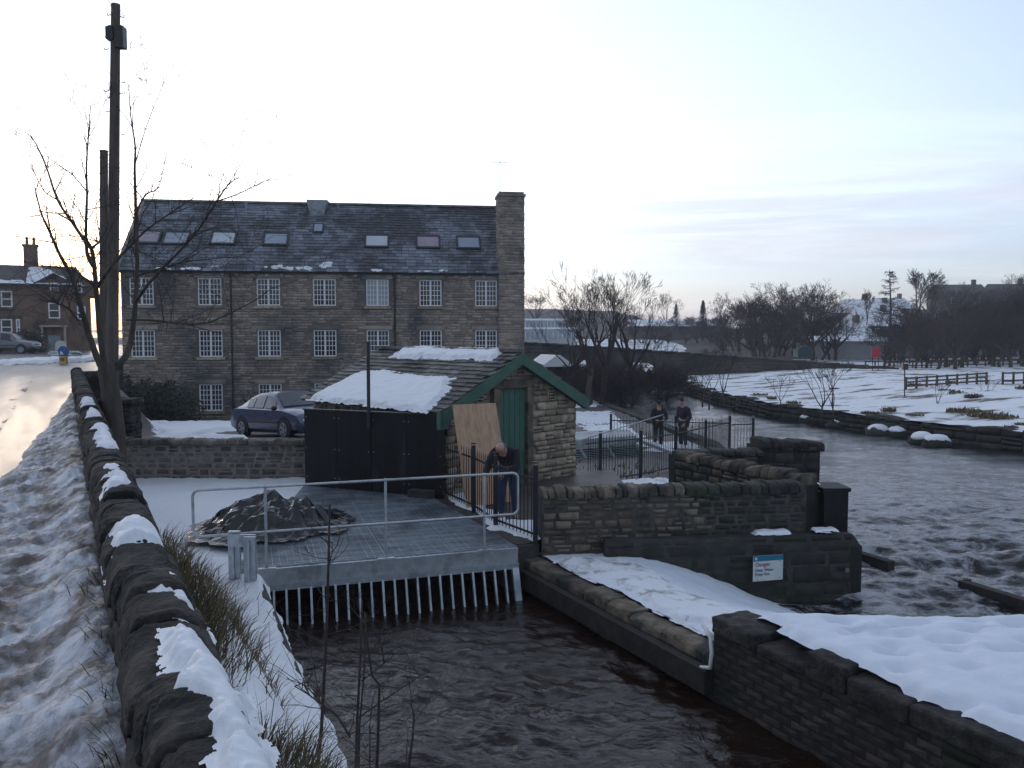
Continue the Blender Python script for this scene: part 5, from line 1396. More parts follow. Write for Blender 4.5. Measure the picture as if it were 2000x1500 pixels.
rail_fence('three rail timber fence across the snowy meadow', 1769, 764, 1926, 757, .62, 9, 44, 46)
rail_fence('short timber fence at the right edge of the meadow', 1958, 754, 2040, 752, .62, 5, 46, 47, 2)
rail_fence('long far timber fence in front of the dark trees', 1690, 727, 2060, 722, .55, 22, 66, 70, 2)
rail_fence('far timber fence in the shade under the trees', 1730, 716, 2060, 714, .55, 16, 74, 78, 2)
# dark tussocks and bramble patches
TUS = MB()
def tussock(px, py, z, w, h, seed, n=160, lean=.5):
    c = WZ(px, py, z)
    if c.x < float(bank_line(c.y)) + .5: return
    c.z = float(far_z(c.x, c.y)) + .05; rng = random.Random(seed); mb = TUS
    for k in range(n):
        a, r = rng.uniform(0, 2 * PI), rng.random() ** .6
        p = Vector((c.x + math.cos(a) * r * w, c.y + math.sin(a) * r * w * .6, c.z - .05)); d = Vector((rng.gauss(0, lean), rng.gauss(0, lean), 1)).normalized(); l = h * rng.uniform(.5, 1.1)
        s_ = Vector((rng.uniform(-1, 1), rng.uniform(-1, 1), 0)).normalized() * .014 * max(1, c.length / 14); m_ = p + d * l * .6; e_ = m_ + (d + Vector((rng.gauss(0, .5), rng.gauss(0, .5), -.35))).normalized() * l * .5
        mb.add([p - s_, p + s_, m_ + s_ * .7, m_ - s_ * .7, e_], [(0, 1, 2, 3), (3, 2, 4)])
for i, (px, py, w, h) in enumerate(((1880, 802, .9, .5), (1925, 808, 1.2, .5), (1960, 812, .8, .4), (1820, 812, .6, .4), (1840, 815, .7, .35), (1790, 768, .6, .35), (1860, 766, .5, .4), (1975, 832, .6, .3), (1900, 788, .5, .5), (1640, 800, .5, .3), (1560, 798, .7, .3), (1485, 776, .6, .3), (1500, 790, .5, .3), (1700, 798, .5, .3), (1740, 815, .6, .3), (1610, 790, .6, .3))):
    tussock(px, py, -3.35, w * .8, h * .55, 600 + i)
rng = random.Random(31)
for k in range(26):
    tussock(rng.uniform(1430, 2000), rng.uniform(765, 838), -3.4, rng.uniform(.15, .55), rng.uniform(.10, .26), 640 + k, n=60)
tag(TUS.build('meadow_grass', MT['grass']), 'tufts of brown winter grass poking through the meadow snow', 'grass', None, 'stuff')

# ================================================================ TREES
# cluster behind the shed
for i, (px, Y, H, r, lab) in enumerate(((1152, 46, 8.8, .17, 'bare many branched tree left in the pair behind the shed'), (1172, 47, 9.3, .19, 'tallest bare tree rising behind the shed gable'), (1216, 48, 9.0, .18, 'bare tree right of the tallest one behind the shed'), (1122, 52, 7.2, .10, 'slim bare tree close to the mill end'), (1290, 50, 5.2, .09, 'small leaning bare tree on the dark bank by the river'))):
    p = W(px, 810 - 4 * i, Y)
    plant_tree('bare_tree', lab, 'tree', tree_meshes(700 + i, H, r, 5 if i < 3 else 4, trunk=.26, limbs=6, l0=.30, open=.62, spread=.62, up=.75, kidn=(2, 4), rmin=.0065, seg=4, ratio=.74), (p.x, p.y, -4.3), i, 1, 'bare trees behind the shed')
# saplings on the far river bank
sap = tree_meshes(720, 3.2, .05, 3, trunk=.15, limbs=4, l0=.5, open=.55, up=.5, rmin=.009, kidn=(2, 4))
for i, (px, py, s, lab) in enumerate(((1372, 784, .8, 'thin sapling leaning on the dark far bank left of the meadow'), (1410, 782, .9, 'forked sapling at the left end of the snowy bank'), (1605, 812, 1.0, 'tallest bare sapling at the edge of the snowy bank'), (1628, 813, .85, 'bare sapling just right of the tallest one on the bank'), (1525, 792, .55, 'tiny bare sapling on the snowy slope'), (1830, 800, .5, 'thin bare shrub left of the brown grass on the meadow'), (1925, 790, .45, 'thin bare shrub above the brown grass on the meadow'), (1385, 790, .75, 'bare sapling beside the leaning one on the dark bank'))):
    p = WZ(px, py, -3.6); plant_tree('bare_sapling', lab, 'sapling', sap, p, i * 1.3, s * p.length / 46, 'bare saplings on the far bank')
# prototypes for the distance
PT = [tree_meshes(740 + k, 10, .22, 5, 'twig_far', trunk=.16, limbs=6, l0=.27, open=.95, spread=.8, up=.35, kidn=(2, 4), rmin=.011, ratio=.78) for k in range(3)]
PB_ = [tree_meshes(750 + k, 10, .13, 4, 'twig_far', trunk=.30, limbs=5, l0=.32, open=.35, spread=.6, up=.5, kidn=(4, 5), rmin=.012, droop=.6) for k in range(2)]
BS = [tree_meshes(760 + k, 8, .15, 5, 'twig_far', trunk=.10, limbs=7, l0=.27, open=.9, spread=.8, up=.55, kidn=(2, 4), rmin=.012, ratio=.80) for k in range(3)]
def conifer(seed, H, R, mk='needle'):
    rng = random.Random(seed); t, c = MB(), MB(); t.tube([(0, 0, -.3), (0, 0, H)], [.2, .03], 6)
    n = 900
    for k in range(n):
        f = rng.random() ** .8; z = H * (.08 + .92 * f); rr = R * (1 - f) ** .85 * rng.uniform(.3, 1.05) + .08; a = rng.uniform(0, 2 * PI)
        p = Vector((rr * math.cos(a), rr * math.sin(a), z)); o = Vector((math.cos(a), math.sin(a), rng.uniform(-.7, .1))); s_ = Vector((-math.sin(a), math.cos(a), 0)) * rng.uniform(.12, .3); l = rng.uniform(.3, .7)
        c.add([p - s_, p + s_, p + o * l, p + Vector((0, 0, .12))], [(0, 1, 2), (0, 3, 1)])
    return t.mesh('trunk', MT['bark'], True), c.mesh('crown', MT[mk])
PC = [conifer(770, 10, 2.6), conifer(771, 10, 3.4)]
def larch(seed, H):
    rng = random.Random(seed); t, c = MB(), MB(); t.tube([(0, 0, -.3), (.1, 0, H * .5), (.9, 0, H)], [.22, .13, .02], 6)
    for k in range(60):
        f = rng.uniform(.15, .98); z = H * f; a = rng.uniform(0, 2 * PI); L = (1 - f) * 3.2 + .5; x0 = .1 + .8 * max(0, f - .5) * 2
        pts = [Vector((x0, 0, z)), Vector((x0 + math.cos(a) * L * .5, math.sin(a) * L * .5, z - .05 * L)), Vector((x0 + math.cos(a) * L, math.sin(a) * L, z + .12 * L))]; c.tube(pts, [.05, .035, .02], 3, cap=False)
        for j in range(9):
            q = pts[0].lerp(pts[2], rng.uniform(.2, 1)); c.tube([q, q + Vector((rng.gauss(0, .25), rng.gauss(0, .25), -rng.uniform(.1, .5)))], [.022, .014], 3, cap=False)
    return t.mesh('trunk', MT['bark'], True), c.mesh('crown', MT['twig_far'])
LA_ = larch(780, 10)
HT = {}
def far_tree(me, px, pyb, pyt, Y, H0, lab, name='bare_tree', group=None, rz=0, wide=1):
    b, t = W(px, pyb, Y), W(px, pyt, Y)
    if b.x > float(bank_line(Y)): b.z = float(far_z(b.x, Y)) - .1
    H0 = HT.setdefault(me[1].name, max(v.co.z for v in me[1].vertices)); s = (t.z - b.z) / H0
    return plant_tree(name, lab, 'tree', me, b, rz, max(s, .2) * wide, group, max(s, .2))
rng = random.Random(99)
# right hand belt: trunks in the snow
def side_word(px, x0, x1, w): return w[min(len(w) - 1, int((px - x0) / (x1 - x0) * len(w)))]
for k in range(50):
    px = 1728 + 320 * ((k * .618) % 1) + rng.uniform(-6, 6); row = k % 4; Y = 66 + row * 8 + rng.uniform(-2, 2)
    top = np.interp(px, [1728, 1760, 1850, 1950, 2040], [618, 598, 584, 576, 570]) + (rng.uniform(-22, 40) if row else rng.uniform(10, 60))
    far_tree(BS[k % 3] if k % 2 else PT[k % 3], px, 727 - row * 4, top, Y, 8, 'bare dark tree in the dense belt across the river', group='bare trees of the belt beyond the meadow', rz=rng.uniform(0, 6), wide=1.0)
# middle clump
for k in range(34):
    px = 1385 + 262 * ((k * .618) % 1) + rng.uniform(-5, 5); row = k % 4; Y = 84 + row * 11
    top = np.interp(px, [1385, 1440, 1500, 1540, 1600, 1650], [632, 592, 572, 584, 566, 612]) + rng.uniform(-14, 52)
    far_tree(PT[k % 3] if k % 3 else BS[k % 3], px, 708 - row * 5, top, Y, 10, 'bare tree in the dark clump beyond the bridge', group='bare trees of the clump beyond the bridge', rz=rng.uniform(0, 6), wide=1.0)
for k in range(22):
    px = rng.uniform(1630, 1790); far_tree(PT[k % 3], px, 640, rng.uniform(578, 622), 170 + (k % 3) * 15, 10, 'hazy bare tree on the hillside around the snow roofed houses', group='hazy bare trees on the hillside', rz=rng.uniform(0, 6), wide=1.0)
for k in range(12):
    px = 1820 + 200 * ((k * .618) % 1); far_tree(PT[k % 3], px, 640, rng.uniform(556, 590), 130 + (k % 3) * 8, 10, 'bare tree on the rise in front of the skyline houses', group='bare trees below the skyline houses', rz=rng.uniform(0, 6), wide=1.0)
for k in range(26):
    px = 1230 + 190 * ((k * .618) % 1); Y = 130 + (k % 3) * 18; top = 618 + rng.uniform(-8, 18)
    far_tree(BS[k % 3], px, 662, top, Y, 8, 'small bare tree in the hazy row beyond the bridge', group='bare trees of the hazy far row', rz=rng.uniform(0, 6), wide=1.2)
for i, (me, H0, px, pyb, pyt, Y, lab, nm, wd) in enumerate((
    (PT[0], 10, 1515, 690, 548, 100, 'tall round bare tree standing out of the clump beyond the bridge', 'bare_tree', .9), (PT[1], 10, 1600, 690, 541, 104, 'broad bare tree at the top of the clump beyond the bridge', 'bare_tree', .95),
    (PT[2], 10, 1410, 680, 568, 150, 'pale round bare tree right of the dark conifer', 'bare_tree', .8), (PC[0], 10, 1372, 690, 586, 135, 'dark pointed conifer on the skyline beyond the bridge', 'conifer', .8),
    (PC[1], 10, 1320, 640, 593, 190, 'small rounded conifer far on the hazy skyline', 'conifer', .8), (PT[1], 10, 1303, 640, 566, 190, 'faint twin topped bare tree on the hazy skyline', 'bare_tree', .7),
    (LA_, 10, 1738, 680, 530, 110, 'leaning wispy larch above the dark belt', 'larch_tree', 1), (PB_[0], 10, 1790, 690, 522, 112, 'tall feathery birch above the dark belt', 'birch_tree', .9),
    (PB_[1], 10, 1690, 670, 562, 125, 'slim bare birch left of the leaning larch', 'birch_tree', .8), (PB_[1], 10, 1818, 690, 548, 120, 'smaller feathery birch right of the tall one', 'birch_tree', .7),
    (PT[2], 10, 1892, 640, 548, 150, 'small round bare tree between the skyline houses', 'bare_tree', .85), (PT[0], 10, 1985, 640, 533, 150, 'bare tree above the skyline house at the right edge', 'bare_tree', .8),
    (PT[0], 10, 1046, 640, 573, 160, 'round bare tree beside the mill chimney above the pale building', 'bare_tree', 1.1), (PC[1], 10, 1690, 650, 588, 150, 'dark bushy conifer behind the snow roofed houses', 'conifer', 1.2), (PC[1], 10, 1850, 620, 590, 165, 'dark round evergreen beside the hilltop house', 'conifer', 1.6))):
    far_tree(me, px, pyb, pyt, Y, H0, lab, nm, rz=i * 1.7, wide=wd)
# dark scrub on the near bank under the bridge
scr = tree_meshes(790, 3.2, .06, 4, 'twig', trunk=.05, limbs=9, l0=.42, open=1.6, spread=1.0, up=.2, kidn=(3, 5), rmin=.012)
for k in range(26):
    px = rng.uniform(1130, 1350); Y = rng.uniform(46, 66); p = W(px, 790, Y)
    if p.x > bank_line(Y) + 3 or (5.3 < p.x < bank_line(Y) - .5 and px > 1330): continue
    plant_tree('scrub_bush', 'tangled bare scrub on the dark bank behind the shed', 'bush', scr, (p.x, p.y, -4.4), rng.uniform(0, 6), rng.uniform(.7, 1.1), 'scrub on the river bank')
# ================================================================ TERRACE AND ROAD END
TA, TB = W(-150, 690, 74.0), W(178, 690, 80.0); TA.z = TB.z = 0
tu = (TB - TA).normalized(); tn = Vector((tu.y, -tu.x, 0)); trz = math.atan2(tu.y, tu.x); LT = (TB - TA).length
def tq(px, py):
    q = RP(px, py, TA, tn); return (q - TA).dot(tu), q.z
def tp_(s, o, z): p = TA + tu * s + tn * o; return Vector((p.x, p.y, z))
Zte = tq(60, 558)[1]; Ztr = W(60, 519, 82).z; Ztg = -1.9
ter = thing('stone_terrace', 'brown stone terrace with dormers and snow on its roof at the end of the road', 'house', tp_(LT / 2, 0, Ztg))
mb = MB(); mb.box(tp_(LT / 2, -4.5, (Zte + Ztg) / 2 - .3), (LT, 9, Zte - Ztg + .6), rz=trz); mb.build('wall', MT['brown_wall'], ter)
sh = tq(128, 560)[0]
mb = MB(); e = .3
v = [tp_(-1, e, Zte), tp_(LT + e, e, Zte), tp_(LT + e, -9 - e, Zte), tp_(-1, -9 - e, Zte), tp_(-1, -4.5, Ztr), tp_(sh + .8, -4.5, Ztr)]
mb.add(v, [(0, 1, 5, 4), (1, 2, 5), (2, 3, 4, 5), (0, 3, 2, 1), (3, 0, 4)]); mb.build('roof', MT['terrace_roof'], ter)
mb = MB(); mb.beam(tp_(-1, .34, Zte), tp_(LT + .2, .34, Zte), .14, .14); mb.build('gutter', MT['black_metal'], ter)
s, z = tq(53, 500); mb = MB(); mb.box(tp_(s, -4.5, Ztr + .6), (1.2, 1.0, 2.6), rz=trz); mb.box(tp_(s, -4.5, Ztr + 1.95), (1.4, 1.2, .2), rz=trz); c = mb.build('chimney', MT['brown_wall'], ter)
for d_ in (-.3, .3): mb = MB(); mb.tube([tp_(s + d_, -4.5, Ztr + 2.0), tp_(s + d_, -4.5, Ztr + 2.8)], [.16, .12], 8); mb.build('chimney_pot', MT['brown_wall'], c, True, 50)
def sash(px0, py0, px1, py1, par=ter, out=.06):
    s0, z1 = tq(px0, py0); s1, z0 = tq(px1, py1); w, h = s1 - s0, z1 - z0; c = ((s0 + s1) / 2, (z0 + z1) / 2); mb = MB()
    for d_ in (-1, 1): mb.box(tp_(c[0] + d_ * (w / 2 - .06), out, c[1]), (.12, .1, h), rz=trz); mb.box(tp_(c[0], out + .003, c[1] + d_ * (h / 2 - .06)), (w - .24, .1, .12), rz=trz)
    mb.box(tp_(c[0], out + .02, c[1]), (w - .24, .1, .1), rz=trz)
    o = mb.build('window', MT['white_paint'], par); mb = MB(); mb.box(tp_(c[0], out - .03, c[1]), (w - .1, .05, h - .1), rz=trz); mb.build('pane', MT['glass_dark'], o)
    mb = MB(); mb.box(tp_(c[0], .1, z0 - .12), (w + .3, .3, .2), rz=trz); mb.build('sill', MT['stone'], o)
    mb = MB(); mb.box(tp_(c[0], .04, z1 + .16), (w + .4, .16, .3), rz=trz); mb.build('lintel', MT['stone'], o)
for r in ((1, 568, 25, 600), (1, 623, 25, 655), (31, 623, 40, 655), (94, 591, 118, 622), (150, 598, 168, 624), (-60, 567, -36, 599), (-60, 623, -36, 655)): sash(*r)
for k, px in enumerate((106, 152)):
    s, z = tq(px, 560); zt_ = tq(px, 538)[1]; mb = MB(); w = 1.75
    mb.prism([tp_(s - w, .1, Zte - 1.0), tp_(s + w, .1, Zte - 1.0), tp_(s + w, .1, Zte + .15), tp_(s, .1, zt_ + .1), tp_(s - w, .1, Zte + .15)], -tn * 3.2); d_ = mb.build('dormer', MT['brown_wall'], ter)
    for sg in (-1, 1):
        mb = MB(); mb.prism([tp_(s, .3, zt_ + .24), tp_(s + sg * (w + .25), .3, Zte + .08), tp_(s + sg * (w + .25), .3, Zte - .05), tp_(s, .3, zt_ + .10)], -tn * 3.6); mb.build('dormer_roof', MT['terrace_roof'], d_)
    sash(px - 9, 552, px + 9, 572, d_, .16)
s0, z1 = tq(94, 655); s1, z0 = tq(119, 690); mb = MB(); mb.box(tp_((s0 + s1) / 2, .05, (z0 + z1) / 2), (s1 - s0, .1, z1 - z0), rz=trz); mb.build('door', MT['galv_dull'], ter)
mb = MB(); mb.box(tp_((s0 + s1) / 2, .6, tq(100, 637)[1]), (2.3, 1.3, .16), rz=trz)
for d_ in (-.95, .95): mb.tube([tp_((s0 + s1) / 2 + d_, 1.1, Ztg), tp_((s0 + s1) / 2 + d_, 1.1, tq(100, 637)[1])], .11, 8)
mb.build('porch', MT['stone_pale'], ter)
# snow on the terrace roof: right part and a line over the gutter
nT = (Vector((0, 0, 1)) * (4.8) + tn * (Ztr - Zte)).normalized()
def troof(s, q): return tp_(s, e - q, Zte + (Ztr - Zte) * q / 4.8)
for lab, sa, sb, qa, qb, sd_ in (('sheet of snow on the right part of the terrace roof', tq(50, 540)[0], LT - .2, .0, 4.2, 411), ('thin line of snow above the terrace gutter', -.5, tq(60, 555)[0], .0, .8, 412)):
    S_, Q_ = np.meshgrid(np.linspace(sa, sb, 90), np.linspace(qa, qb, 40), indexing='ij')
    m_ = np.minimum.reduce([S_ - sa, (sb - S_) - Q_ * .95, qb - Q_]) * .5 + fbm(S_ * .8, Q_ * 1.2, sd_, 4) * .9
    H = .03 + .16 * sstep(0, .2, m_); P0 = np.array(troof(0, 0)); du = np.array(tu); dq = np.array(troof(0, 1) - troof(0, 0)); nn = np.array(nT)
    P = P0 + S_[..., None] * du + Q_[..., None] * dq + H[..., None] * nn
    tag(grid('roof_snow', P[..., 0], P[..., 1], P[..., 2], MT['snow_roof'], mask=m_ > 0), lab, 'snow', None, 'stuff')

def leaf_mass(name, lab, cat, c, r, n, leaf, seed, mk='hedge', group=None):
    rng = random.Random(seed); mb = MB(); c = Vector(c)
    lumps = [(Vector((rng.uniform(-.6, .6) * r[0], rng.uniform(-.6, .6) * r[1], rng.uniform(0, .6) * r[2])), rng.uniform(.35, .6)) for k in range(9)]
    for k in range(n):
        b, f = rng.choice(lumps); d = Vector((rng.gauss(0, 1), rng.gauss(0, 1), rng.gauss(0, 1))).normalized() * (rng.random() ** .35)
        p = b + Vector((d.x * r[0] * f, d.y * r[1] * f, d.z * r[2] * f))
        if p.z < -.1: p.z = abs(p.z)
        u_ = Vector((rng.gauss(0, 1), rng.gauss(0, 1), rng.gauss(0, 1))).normalized(); w = u_.orthogonal().normalized()
        l = leaf * rng.uniform(.6, 1.4); mb.add([c + p - u_ * l, c + p + w * l * .45, c + p + u_ * l, c + p - w * l * .45], [(0, 1, 2, 3)])
    t = thing(name, lab, cat, c, 0, group); mb.build('foliage', MT[mk], t)
    st = MB()
    for b, f in lumps: st.tube([c - z3 * .3 + Vector((b.x * .3, b.y * .3, 0)), c + b], [.03, .012], 5)
    st.build('stem', MT['bark'], t)
    return t
p = W(338, 806, 37.5); leaf_mass('evergreen_shrub', 'broad dark evergreen shrub in front of the mill wall', 'shrub', (p.x, p.y, -4.1), (2.1, 1.1, 2.0), 5200, .09, 1)
p = W(247, 790, 31); leaf_mass('ivy_bush', 'dark ivy covered bush behind the forked tree', 'bush', (p.x, p.y, -3.6), (.7, .6, 2.2), 2200, .08, 2)
p = W(500, 775, 41); leaf_mass('small_shrub', 'small dark shrub by the mill wall above the blue car roof', 'shrub', (p.x, p.y, -4.6), (.8, .6, 1.7), 900, .07, 4)
p = W(60, 690, 73); leaf_mass('front_garden_hedge', 'dark garden hedge between the grey jeep and the terrace porch', 'hedge', (p.x, p.y, -1.9), (1.5, .8, 2.2), 2600, .12, 3)

# traffic island with its signs
isl = W(122, 707, 52); isl = WZ(122, 705, Z_ROAD)
X_, Y_ = np.meshgrid(np.linspace(-3.4, 3.4, 70), np.linspace(-9, 9, 80), indexing='ij'); r2 = np.hypot(X_ / 2.2, Y_ / 7.2)
o = snow_sheet('traffic_island', isl.x + X_, isl.y + Y_, X_ * 0 + Z_ROAD, 1 - r2, .22, 'snow', seed=421, edge=.25, rough=.08, nscale=2)
tag(o, 'snow covered traffic island at the road junction', kind='structure')
X_, Y_ = np.meshgrid(np.linspace(-4.2, 4.2, 70), np.linspace(-12, 10, 90), indexing='ij'); r2 = np.hypot(X_ / 3.2, Y_ / 9.4)
tag(snow_sheet('slush_ridge', isl.x + X_, isl.y + Y_, X_ * 0 + Z_ROAD, np.minimum(1 - r2, r2 - .6) * 1.5 - .1, .10, 'slush', seed=423, edge=.3, rough=.12, nscale=2.4), 'brown slush ploughed up around the traffic island', 'slush', None, 'stuff')
def bsign(px, py, Y): p = W(px, py, Y); return p
Yi = isl.y
p = bsign(124, 690, Yi - 5); kl = thing('keep_left_bollard', 'yellow traffic bollard with a round blue arrow sign on the snowy island', 'bollard', (p.x, p.y, Z_ROAD))
q = W(124, 704, Yi - 5); mb = MB(); mb.box((q.x, q.y, Z_ROAD + .22), (.36, .22, .44)); mb.build('body', MT['yellow'], kl)
mb = MB(); mb.box((q.x, q.y - .12, Z_ROAD + .26), (.22, .02, .18)); mb.build('reflector', MT['ink'], kl)
mb = MB(); mb.tube([(p.x, p.y - .02, p.z + .1), (p.x, p.y + .03, p.z + .1)], .30, 20); mb.build('sign_disc', MT['blue'], kl)
mb = MB(); c = Vector((p.x, p.y - .03, p.z + .1)); mb.beam(c + Vector((.13, 0, .13)), c + Vector((-.08, 0, -.08)), .01, .06, up=(0, 1, 0)); mb.prism([c + Vector((-.17, 0, -.17)), c + Vector((.04, 0, -.15)), c + Vector((-.15, 0, .04))], (0, -.01, 0)); mb.build('arrow', MT['white_paint'], kl)
mb = MB(); mb.tube([(p.x, p.y + .05, Z_ROAD), (p.x, p.y + .05, p.z)], .04, 6); mb.build('post', MT['galv_dull'], kl)
for lab, x0, x1, tip in (('white direction sign pointing left on the snowy island', 92, 121, -1), ('white direction sign pointing right on the snowy island', 128, 162, 1)):
    Ys = Yi + 1.0; a_, b_ = W(x0, 695, Ys), W(x1, 684, Ys); t = thing('direction_sign', lab, 'sign', ((a_.x + b_.x) / 2, Ys, Z_ROAD), 0, 'direction signs on the traffic island')
    zc_ = (a_.z + b_.z) / 2; hh = (b_.z - a_.z) / 2
    def arrow(k, y, m, nm):
        w0, w1 = a_.x + .0 + (1 - k) * .1, b_.x - (1 - k) * .1; h_ = hh * k
        pts = [(w0, y, zc_ - h_), (w1 - (.25 if tip > 0 else 0), y, zc_ - h_), (w1, y, zc_) if tip > 0 else (w1, y, zc_ - h_ * .99), (w1 - (.25 if tip > 0 else 0), y, zc_ + h_), (w0 + (.25 if tip < 0 else 0), y, zc_ + h_), (w0, y, zc_)] if tip > 0 else \
              [(w0 + .25, y, zc_ - h_), (w1, y, zc_ - h_), (w1, y, zc_ + h_), (w0 + .25, y, zc_ + h_), (w0, y, zc_)]
        if tip > 0: pts = [(w0, y, zc_ - h_), (w1 - .25, y, zc_ - h_), (w1, y, zc_), (w1 - .25, y, zc_ + h_), (w0, y, zc_ + h_)]
        mb = MB(); mb.prism(pts, (0, -.012, 0)); return mb.build(nm, MT[m], t)
    arrow(1.0, Ys, 'cloth_black', 'border'); arrow(.8, Ys - .014, 'sign_white', 'panel')
    if tip > 0: mb = MB(); mb.box((a_.x + (b_.x - a_.x) * .62, Ys - .032, zc_ - hh * .25), (.55, .01, hh * .7)); mb.build('green_patch', MT['green'], t)
    for k in range(2):
        for j in range(2): mb = MB(); mb.box((a_.x + (b_.x - a_.x) * (.30 + .26 * k), Ys - .034, zc_ + hh * (.3 - .55 * j)), (.24, .008, hh * .22)); mb.build('faint_line', MT['ink'], t)
    for fx in (.15, .85): mb = MB(); mb.tube([(a_.x + (b_.x - a_.x) * fx, Ys + .05, Z_ROAD), (a_.x + (b_.x - a_.x) * fx, Ys + .05, zc_ + hh)], .04, 6); mb.build('post', MT['galv_dull'], t)
p = W(118, 676, Yi + 10); t = thing('white_round_topped_sign', 'pale round topped board behind the direction signs', 'sign', (p.x, p.y, Z_ROAD))
mb = MB(); mb.prism([(p.x - .4, p.y, p.z - .5), (p.x + .4, p.y, p.z - .5), (p.x + .4, p.y, p.z + .1)] + [(p.x + .4 * math.cos(a), p.y, p.z + .1 + .3 * math.sin(a)) for a in np.linspace(.2, PI - .2, 9)] + [(p.x - .4, p.y, p.z + .1)], (0, .04, 0)); mb.build('panel', MT['sign_white'], t)
mb = MB(); mb.tube([(p.x, p.y + .06, Z_ROAD), (p.x, p.y + .06, p.z)], .05, 6); mb.build('post', MT['galv_dull'], t)

